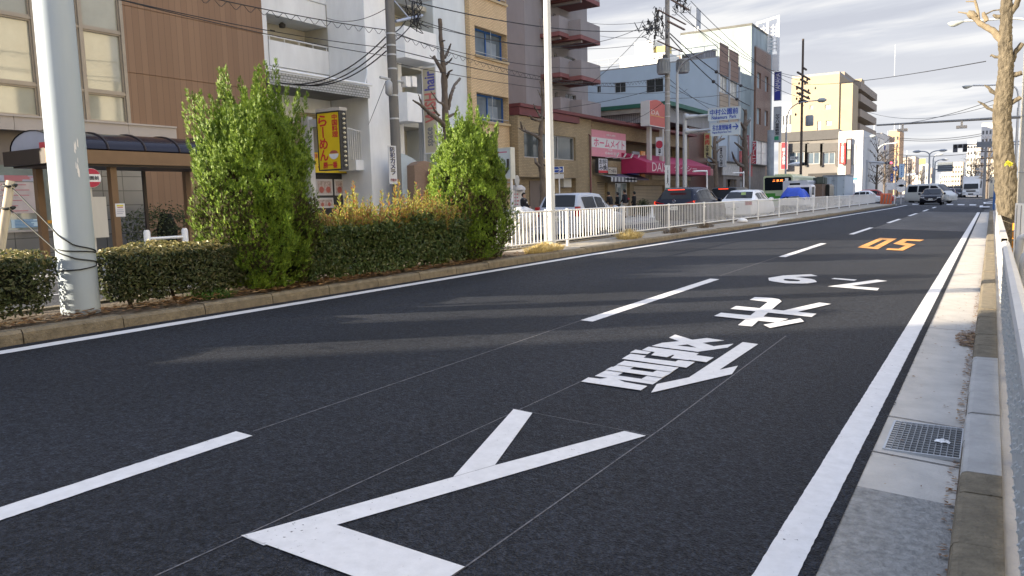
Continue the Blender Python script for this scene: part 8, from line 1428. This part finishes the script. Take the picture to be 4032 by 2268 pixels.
for i, (z0, z1) in enumerate((((1512, 735), (1930, 920)), ((1512, 850), (2200, 770)), ((1512, 790), (1660, 770)), ((1520, 920), (1620, 960)), ((1512, 690), (2000, 1020)))): wire(['falling', 'level', 'short arm', 'stub', 'long slack'][i]+' wire leaving the transformer pole on its right below the transformers', w(Z5(*z0)), fx(*Z5(*z1), -18.5), .2, .016)
wire('long thin line crossing the open sky from the brown pole to the right hand tree', w(Z7(370, 722)), fy(*ZT(815, 700), 26), .3, .014, 24); wire('thin slack line low in the open sky towards the right hand trunk', fy(*Z7(990, 955), 100), fy(*Z7(2110, 905), 70), 1.0, .02); wire('line falling from the right hand trunk to the sensor arm', fy(*Z7(1405, 1058), 48), fy(*Z7(2110, 865), 40), .1, .014)
for i, (y0, y1) in enumerate(((1192, 1155), (1208, 1172), (1335, 1310))): wire(['upper', 'middle', 'lower'][i]+' distant line crossing the road beyond the signals', fy(*Z7(1290, y0), 150), fy(*Z7(2010, y1), 150), .5, .045)
# ================================================================== FAR END OF THE STREET
def bld(name, label, px0, px1, ytop, Y, D, col, plane_px=True, z0=0, wins=(3, 3), wm=None, roofm=None, X0=None, X1=None, top=None, rails=0, name_m=None):
    """block building: its camera-side wall at Y between two pixel columns; windows are recessed frames"""
    a = fy(px0, ytop, Y).x if X0 is None else X0; b = fy(px1, ytop, Y).x if X1 is None else X1; zt = fy((px0+px1)/2, ytop, Y).z if top is None else top; t = thing(name, label, 'building', ((a+b)/2, Y, z0)); m = mat(name_m or 'far_wall_%d_%d_%d' % tuple(int(v*100) for v in col), col, .8, .10, .4, streak=3); hs = []
    n, f = wins
    for i in range(n):
        for j in range(f):
            u0_, u1_ = a+(b-a)*(i+.22)/n, a+(b-a)*(i+.78)/n; w0_ = z0+2.2+(zt-z0-3)*(j+.12)/f; w1_ = z0+2.2+(zt-z0-3)*(j+.58)/f; hs.append((u0_, u1_, w0_, w1_))
    mb = wall(mp_y(Y), a, b, z0, zt, hs, .2); mb.quad((b, Y, z0), (b, Y+D, z0), (b, Y+D, zt), (b, Y, zt)); mb.quad((a, Y+D, z0), (a, Y, z0), (a, Y, zt), (a, Y+D, zt)); mb.quad((b, Y+D, z0), (a, Y+D, z0), (a, Y+D, zt), (b, Y+D, zt)); mb.build('wall', m, t)
    for h in hs: window(t, mp_y(Y), h, 2, FR_S, wm or GLASS, .16, .06)
    solid(t, 'roof', roofm or PAVE, (a, Y, zt), (b, Y+D, zt+.25)); return t, a, b, zt
# grey two storey office at the junction
YO = 122; t, a, b, zt = bld('office_block', 'low grey two storey office with dark fascia at the junction', Z7(255, 0)[0], Z7(778, 0)[0], Z7(0, 1150)[1], YO, 14, (.17, .16, .15), wins=(0, 0))  # wall grey lowered to stand in for cast shade that is missing
z1 = fy(*Z7(500, 1215), YO).z; solid(t, 'fascia', mat('dark_fascia', (.075, .073, .073), .7, .1), (a-.1, YO-.25, z1), (b+.1, YO-.004, zt+.3))
for (x0, x1) in ((345, 480), (510, 612), (640, 745)):
    h = (fy(*Z7(x0, 1300), YO).x, fy(*Z7(x1, 1300), YO).x, fy(*Z7(x0, 1422), YO).z, fy(*Z7(x0, 1318), YO).z); mb = MB(); bars(mp_y(YO), h[0]-.4, h[1]+.4, h[3]+.02, h[3]+1.3, -.3, -.004, mb); bars(mp_y(YO), h[0]-.4, h[0]-.1, h[2]-.3, h[3]+.018, -.3, -.004, mb); bars(mp_y(YO), h[1]+.1, h[1]+.4, h[2]-.3, h[3]+.018, -.3, -.004, mb); mb.build('window_surround', mat('surround_grey', (.10, .097, .093), .7, .1), t); window(t, mp_y(YO-.1), h, 2, FR_S, glass('blue_pane', (.10, .13, .16)), .09, .12)
solid(t, 'white_block', mat('white_block', (.6, .6, .58), .8, .06), (b+.02, YO-.5, 0), (b+3.3, YO+16, fy(*ZG(1360, 85), YO).z)); solid(t, 'entrance', DARK, (fy(*ZG(640, 900), YO).x, YO-.1, 0), (fy(*ZG(1180, 900), YO).x, YO-.006, fy(*ZG(640, 890), YO).z))
board('red_shop_sign', 'dark red vertical sign at the left end of the grey office', 'sign', ZG, (125, 295, 245, 800), 'y', YO-.9, (.28, .02, .03), .3, [('明光義塾', (.5, .45, .47), (.2, .18, .85, .80), 1)], frame=(GALV, .05)); board('red_bank_sign', 'bright red vertical bank sign at the right end of the grey office', 'sign', ZG, (1228, 295, 1345, 705), 'y', YO-1.2, (.62, .04, .04), .3, [('三菱東京銀行', (.7, .66, .62), (.3, .06, .75, .95), 1)])
board('street_name_sign', 'small white street name board in front of the grey office', 'sign', ZG, (298, 560, 455, 625), 'y', 100, (.6, .6, .6), .05, [('中村公園前', INK, (.1, .3, .9, .8), 0)]); t, r_ = board('bank_tower_sign', 'dark brown sign tower beside the red bank sign', 'sign', ZG, (1352, 215, 1450, 900), 'y', YO-1.0, (.09, .07, .07), .8, [('#', (.4, .4, .38), (.3, .7, .9, .95), 0), ('#', (.2, .24, .2), (.3, .42, .9, .66), 0)])
t, r_ = board('grey_box_sign', 'grey pale vertical box sign right of the brown sign tower', 'sign', ZG, (1462, 330, 1545, 710), 'y', YO-.6, (.36, .36, .35), .8)
t = thing('signal_camera', 'white bullet shaped traffic signal housing at the brown pole', 'traffic signal', (XP, 96, 5)); c = fy(*ZG(420, 708), 96); mb = MB(); mb.lathe((c.x, 96, c.z), [(.05, -1.0), (.2, -.5), (.27, .1), (.25, .6)], 14, 'x'); mb.build('housing', WHITE, t); mb = MB(); mb.lathe((c.x+.62, 96, c.z), [(.2, 0), (.2, .3)], 12, 'x'); mb.build('lens', BLACK, t)
# beige block of flats
YB = 150; BE = mat('beige_flats', (.37, .295, .195), .8, .06, .6); t = thing('flats', 'tall beige block of flats with balconies on its shaded side', 'building', (-26, YB, 0)); a, b = fy(*Z7(368, 700), YB).x, fy(*Z7(780, 700), YB).x; zt = fy(*Z7(600, 655), YB).z
hs = [wy(r_, Z7, YB) for r_ in ((523, 908, 552, 945), (653, 902, 705, 945), (588, 1045, 620, 1125), (662, 1042, 712, 1085))]
mb = wall(mp_y(YB), a, b, 0, zt, hs, .2); mb.quad((b, YB, 0), (b, YB+30, 0), (b, YB+30, zt), (b, YB, zt)); mb.quad((a, YB+30, 0), (a, YB, 0), (a, YB, zt), (a, YB+30, zt)); mb.build('wall', BE, t); solid(t, 'roof', PAVE, (a, YB, zt), (b, YB+30, zt+.4))
for h in hs: window(t, mp_y(YB), h, 2, FR_S, mat('bright_pane', (.5, .47, .4), .2), .16, .08)
x2 = b+2.2; solid(t, 'step_wall', BE, (b, YB+.3, 0), (x2, YB+7, fy(*Z7(800, 722), YB).z)); BS = mat('flats_painted_shade', (.30, .25, .2), .85, .08)  # darker copy of the beige, with the side's shade put into the colour
yb2 = YB+34; xe = fy(*Z7(990, 700), yb2).x; solid(t, 'rear_wing', BS, (b-3, yb2-16, 0), (xe-1.4, yb2+.5, fy(*Z7(930, 700), yb2).z))
for v in (700, 800, 925, 1045, 1165): z_ = fy(*Z7(900, v), yb2-16).z; mb = MB(); mb.box((x2, YB+10, z_-2.6), (xe, yb2, z_-1.2)); mb.build('balcony', BS, t)
for v in (700,): solid(t, 'lift_tower', BE, (xe-2.2, yb2-3, 0), (xe, yb2+1, fy(*Z7(960, 697), yb2).z))
solid(t, 'antenna', GALV, (a+16, YB+10, zt), (a+16.07, YB+10.07, fy(*Z7(577, 465), YB+10).z))
t, a, b, zt = bld('far_block', 'pale block partly hidden left of the beige flats', Z7(285, 0)[0], Z7(372, 0)[0], Z7(0, 890)[1], 210, 15, (.5, .5, .48), wins=(3, 4))
# left row beyond the junction
FARL = [('narrow grey building with a yellow sign strip beyond the white block', 111, 222, 160, 165, 20, (.40, .38, .34), (2, 4)), ('white shops block with rooftop frames beyond the yellow strip building', 215, 300, 215, 196, 18, (.58, .57, .54), (2, 3)), ('white office in the left row with pale roof boxes', 290, 420, 250, 215, 18, (.62, .61, .58), (3, 4)), ('off white narrow block before the orange tower', 410, 525, 200, 238, 18, (.55, .53, .5), (3, 5)), ('brown dark flats left of the orange tower', 520, 640, 245, 255, 16, (.26, .19, .15), (3, 5)), ('slender orange tan tower with antennas on top', 640, 822, 148, 275, 14, (.52, .33, .19), (3, 7)), ('low tan shops past the orange tower', 845, 960, 610, 320, 20, (.45, .37, .3), (3, 4)), ('pinkish flats far down the left row', 950, 1085, 590, 360, 20, (.5, .4, .34), (3, 5)), ('cream low building under the distant yellow board', 1080, 1200, 735, 420, 20, (.55, .5, .42), (3, 3)), ('white distant block beside the double arm lamp', 1190, 1300, 705, 480, 20, (.6, .59, .55), (3, 3)), ('small brown block near the vanishing point', 1305, 1375, 780, 560, 20, (.38, .3, .24), (2, 2))]
for (lab, x0, x1, yt, Y, D, col, wn__) in FARL: bld('far_building', lab, ZF(x0, 0)[0], ZF(x1, 0)[0], ZF(0, yt)[1], Y, D, col, wins=wn__)
FARR = [('low pale hall closing the street at its far end', ZF(1490, 0)[0], ZF(1720, 0)[0], ZF(0, 880)[1], 700, 20, (.55, .52, .46), (6, 3)), ('long cream block far down the right row', ZV(20, 0)[0], ZV(165, 0)[0], ZV(0, 735)[1], 520, 20, (.56, .52, .42), (5, 3)), ('tan flats stepping up in the right row', ZV(160, 0)[0], ZV(300, 0)[0], ZV(0, 610)[1], 400, 20, (.52, .44, .34), (4, 5)), ('white tower behind the traffic signal', ZV(352, 0)[0], ZV(468, 0)[0], ZV(0, 335)[1], 330, 20, (.64, .62, .58), (3, 7)), ('pale building between the white tower and the big white block', ZV(460, 0)[0], ZV(600, 0)[0], ZV(0, 420)[1], 260, 25, (.58, .56, .52), (4, 6)), ('big white block with red trim left of the right hand trunk', ZV(535, 0)[0], ZV(720, 0)[0], ZV(0, 115)[1], 210, 25, (.66, .64, .62), (4, 7)), ('cream shop house close to the right hand trunk', ZV(600, 0)[0], ZV(740, 0)[0], ZV(0, 560)[1], 150, 20, (.6, .54, .42), (3, 3))]
for (lab, x0, x1, yt, Y, D, col, wn__) in FARR: bld('far_building', lab, x0, x1, yt, Y, D, col, wins=wn__)
# details on the far rows: roof frames, antennas, boards, bare trees, poles
mb = MB(); rnd = random.Random(15)
def far_sign(lab, conv, rect, Y, col, txt=None): return board('far_sign', lab, 'sign', conv, rect, 'y', Y, col, .3, [(txt, (.6, .6, .6), (.2, .1, .8, .9), 1)] if txt else ())
far_sign('yellow rooftop board in the distance', ZF, (1142, 622, 1255, 712), 415, (.62, .56, .12)); far_sign('yellow vertical strip sign on the narrow grey building', ZF, (180, 320, 218, 710), 164, (.5, .42, .08)); far_sign('blue vertical shop sign in the far left row', ZF, (668, 870, 706, 1000), 180, (.03, .09, .42), '薬局'); far_sign('dark blue small sign high in the far left row', ZF, (552, 400, 582, 480), 236, (.05, .06, .2)); far_sign('white square sign low in the far left row', ZF, (1078, 900, 1125, 1050), 300, (.62, .62, .6)); far_sign('pale blue banner across the far left shops', ZF, (905, 865, 1085, 895), 300, (.35, .42, .55)); far_sign('small light blue plate beside the white lamp post', ZF, (25, 935, 110, 975), 110, (.08, .35, .6)); far_sign('white lettered crossing name board above the far traffic signal', ZF, (342, 660, 545, 718), 104, (.62, .62, .62))
t = thing('far_signal', 'far traffic signal showing red on the left side', 'traffic signal', (-17, 104, .1)); a, b = fy(*ZF(572, 692), 104), fy(*ZF(702, 692), 104); s = (b.x-a.x)/3; mb = MB(); mb.box((a.x, 103.9, a.z-s*.5), (b.x, 104.2, a.z+s*.5)); hb = mb.build('housing', mat('signal_pale', (.4, .41, .4), .5, .05), t)
for i in range(3): mb = MB(); mb.lathe((a.x+s*(i+.5), 103.88, a.z), [(s*.38, -.02), (s*.36, .015)], 14, 'y'); mb.build('lens', mat('red_lit', (1, .05, .08), .3, 0, emit=3) if i == 2 else BLACK, hb)
mb = MB(); mb.tube([(a.x-2, 104, .1), (a.x-2, 104, a.z+.5)], .12, 8); mb.tube([(a.x-2, 104, a.z+.3), (a.x, 104, a.z)], .07, 6); mb.build('post', GALV, t)
def dlamp(lab, conv, px, heads, Y, base): 
    t = thing('double_lamp', lab, 'street lamp', (fy(*conv(*px), Y).x, Y, 0)); top = fy(*conv(*px), Y); m = mat('far_lamp_grey', (.3, .32, .34), .5, .05); mb = MB(); mb.tube([(top.x, Y, 0), top], [.14, .09], 8); mb.build('shaft', m, t)
    for h in heads:
        e_ = fy(*conv(*h), Y); k = (e_.x-top.x); P = bez([top, top+Vector((k*.18, 0, (e_.z-top.z)*.6)), top+Vector((k*.5, 0, (e_.z-top.z)*.95)), e_]); mb = MB(); mb.tube(P, .07, 7); mb.build('arm', m, t); mb = MB(); mb.lathe(e_, [(.06, -.5), (.17, -.2), (.18, .2), (.05, .5)], 10, 'x'); mb.build('lamp_head', m, t)
dlamp('double arm lamp post in the far median', ZF, (1322, 545), ((1112, 497), (1545, 478)), 112, 0); dlamp('single arm lamp post just beyond the double arm lamp', ZF, (1385, 620), ((1500, 542),), 140, 0); dlamp('low single arm lamp post before the dark gantry board', ZF, (1415, 690), ((1578, 632),), 135, 0)
for (px0, yt, Y, lab) in ((ZF(370, 0)[0], 20, 230, 'tall antenna mast on the white left row'), (ZF(718, 0)[0], 5, 276, 'left antenna on the orange tower'), (ZF(806, 0)[0], 10, 277, 'right antenna on the orange tower'), (ZF(930, 0)[0], 470, 322, 'thin mast past the orange tower'), (ZF(600, 0)[0], 140, 256, 'short antenna on the dark flats')):
    p = fy(px0, ZF(0, yt)[1], Y); mb = MB(); mb.tube([(p.x, Y+3, p.z-12), (p.x, Y+3, p.z)], [.16, .06], 6); tag(mb.build('antenna', METAL_W), lab, 'antenna')
t = thing('gantry_board', 'dark grey back of a large road sign board on a gantry far ahead', 'gantry', (0, 150, 0)); p, r_ = fy(*ZF(1452, 838), 150), fy(*Z8(1912, 88), 150); mb = MB(); mb.box((p.x, 150, p.z), (r_.x, 150.2, r_.z)); mb.build('panel', mat('board_back', (.10, .12, .14), .6, .1), t); mb = MB()
for i in range(5): z = p.z+(r_.z-p.z)*(i+.5)/5; mb.box((p.x+.1, 149.93, z-.07), (r_.x-.1, 149.99, z+.07))
mb.build('ribs', mat('board_rib', (.2, .22, .24), .6, .1), t); x_ = fy(*ZF(1385, 900), 150).x; mb = MB(); mb.tube([(x_, 150.3, 0), (x_, 150.3, r_.z+.3)], .22, 8); mb.build('post', mat('post_blue_grey', (.2, .24, .3), .6, .1), t); mb = MB()
for z in (p.z+.4, r_.z-.4): mb.tube([(x_, 150.3, z), (p.x+.5, 150.3, z)], .1, 6)
mb.build('arms', MATS['post_blue_grey'], t)
def twiggy(label, x, Y, h, r_, seed, m=None):
    """distant bare tree: trunk, limbs and a haze of real twigs"""
    rnd = random.Random(seed); t = thing('bare_tree', label, 'tree', (x, Y, 0)); mb = MB(); mb.tube([(x, Y, 0), (x, Y, h*.4), (x+.1, Y, h*.85)], [.2, .15, .05], 7); mb.build('trunk', BK2, t); mb = MB()
    for i in range(34):
        b = Vector((x, Y, h*rnd.uniform(.25, .85))); d = Vector((rnd.uniform(-1, 1), rnd.uniform(-1, 1), rnd.uniform(.2, 1.1))).normalized(); L = r_*rnd.uniform(.5, 1.1); e_ = b+d*L; mb.tube([b, b.lerp(e_, .5)+Vector((0, 0, .1)), e_], [.06, .04, .02], 4)
        for k in range(3): e2 = e_+Vector((rnd.uniform(-1, 1), rnd.uniform(-1, 1), rnd.uniform(-.2, 1)))*L*.3; mb.tube([b.lerp(e_, .7), e2], [.03, .012], 4)
    mb.build('branches', BK2, t)
for (px, Y, h, lab, sd_) in ((ZF(430, 0)[0], 128, 9, 'bare twiggy tree by the white name board', 1), (ZF(560, 0)[0], 150, 8, 'bare twiggy tree behind the far red signal', 2), (ZF(780, 0)[0], 185, 8, 'bare twiggy tree behind the round blue sign', 3), (ZF(980, 0)[0], 240, 9, 'bare twiggy tree under the pinkish flats', 4), (ZV(440, 0)[0], 190, 9, 'bare twiggy tree behind the oncoming white truck', 5), (ZV(390, 0)[0], 240, 9, 'second bare twiggy tree behind the oncoming white truck', 6), (ZV(600, 0)[0], 130, 8, 'bare twiggy tree near the right trunk', 7), (ZF(1180, 0)[0], 330, 9, 'bare twiggy tree by the distant white block', 8)): twiggy(lab, fy(px, 740, Y).x, Y, h, h*.32, sd_)
for (px, Y, yt, lab) in ((ZF(940, 0)[0], 210, 560, 'slim pale pole in the far left row'), (ZF(770, 0)[0], 200, 400, 'brown pole with crossarms in front of the orange tower'), (ZF(580, 0)[0], 175, 600, 'grey pole behind the far red signal'), (ZV(585, 0)[0], 120, ZV(0, 430)[1] and 0, 'pale pole near the right trunk'), (ZV(640, 0)[0], 135, 0, 'second pale pole near the right trunk')):
    p = fy(px, ZF(0, yt)[1] if yt else ZV(0, 430)[1], Y); t = thing('far_pole', lab, 'pole', (p.x, Y, 0)); mb = MB(); mb.tube([(p.x, Y, 0), (p.x, Y, p.z)], [.2, .14], 8); mb.build('shaft', CPOLE if 'brown' not in lab else MATS['brown_pole'], t); mb = MB()
    for k in range(3): mb.box((p.x-1.0, Y-.1, p.z-.5-k*.9), (p.x+1.0, Y+.1, p.z-.38-k*.9))
    mb.build('crossarm', MATS['dark_arm'], t)
# ================================================================== THE REST OF THE STREET BESIDE AND BEHIND THE CAMERA
def row(label, x0, x1, y0, y1, zt, col, side, seed, name='street_building'):
    t = thing(name, label, 'building', ((x0+x1)/2, (y0+y1)/2, .1)); m = mat('row_wall_%d' % seed, col, .8, .08, .6, streak=3); X = x0 if side > 0 else x1; fl = int((zt-1)/3.1); n = max(2, int((y1-y0)/3.4)); hs = []
    mp = (lambda u, w, d: (X+d, y0+y1-u, w)) if side > 0 else mp_x(X)
    for i in range(n):
        for j in range(fl): c = y0+(y1-y0)*(i+.5)/n; hs.append((c-.85, c+.85, 1.2+j*3.1, 2.9+j*3.1))
    mb = wall(mp, y0, y1, .1, zt, hs, .2); mb.build('wall', m, t); solid(t, 'core', m, (x0+(.35 if side > 0 else 0), y0+.01, .1), (x1-(.35 if side < 0 else 0), y1-.01, zt-.01)); solid(t, 'roof', PAVE, (x0, y0, zt), (x1, y1, zt+.2))
    for h in hs: window(t, mp, h, 2, FR_S, GLASS, .16, .06)
row('cream flats facing the brown office across the road', 5.6, 18, 2, 30, 13, (.74, .68, .52), 1, 1); row('white flats across the road beside the cream flats', 5.6, 18, 31, 52, 10, (.74, .73, .70), 1, 2); row('pale brick flats across the road farther up', 5.8, 18, 53, 66, 7, (.66, .58, .48), 1, 3); row('cream shop house across the road behind the camera', 6, 18, -30, 1, 10, (.55, .5, .4), 1, 4)
row('grey flats on the left of the road behind the camera', -26, -22, -75, -18.4, 14.5, (.4, .39, .37), -1, 5); row('low shop on the left between the flats and the brown office', -36, -26, -13, 0, 3.6, (.4, .36, .3), -1, 6)
conifer('conifer in the median hidden beyond the left photo edge', -8.35, 2.55, .42, [(.05, .5), (.4, .62), (.9, .7), (1.4, .66), (2.0, .55), (2.4, .25), (2.5, .05)], 2500, 37, [])
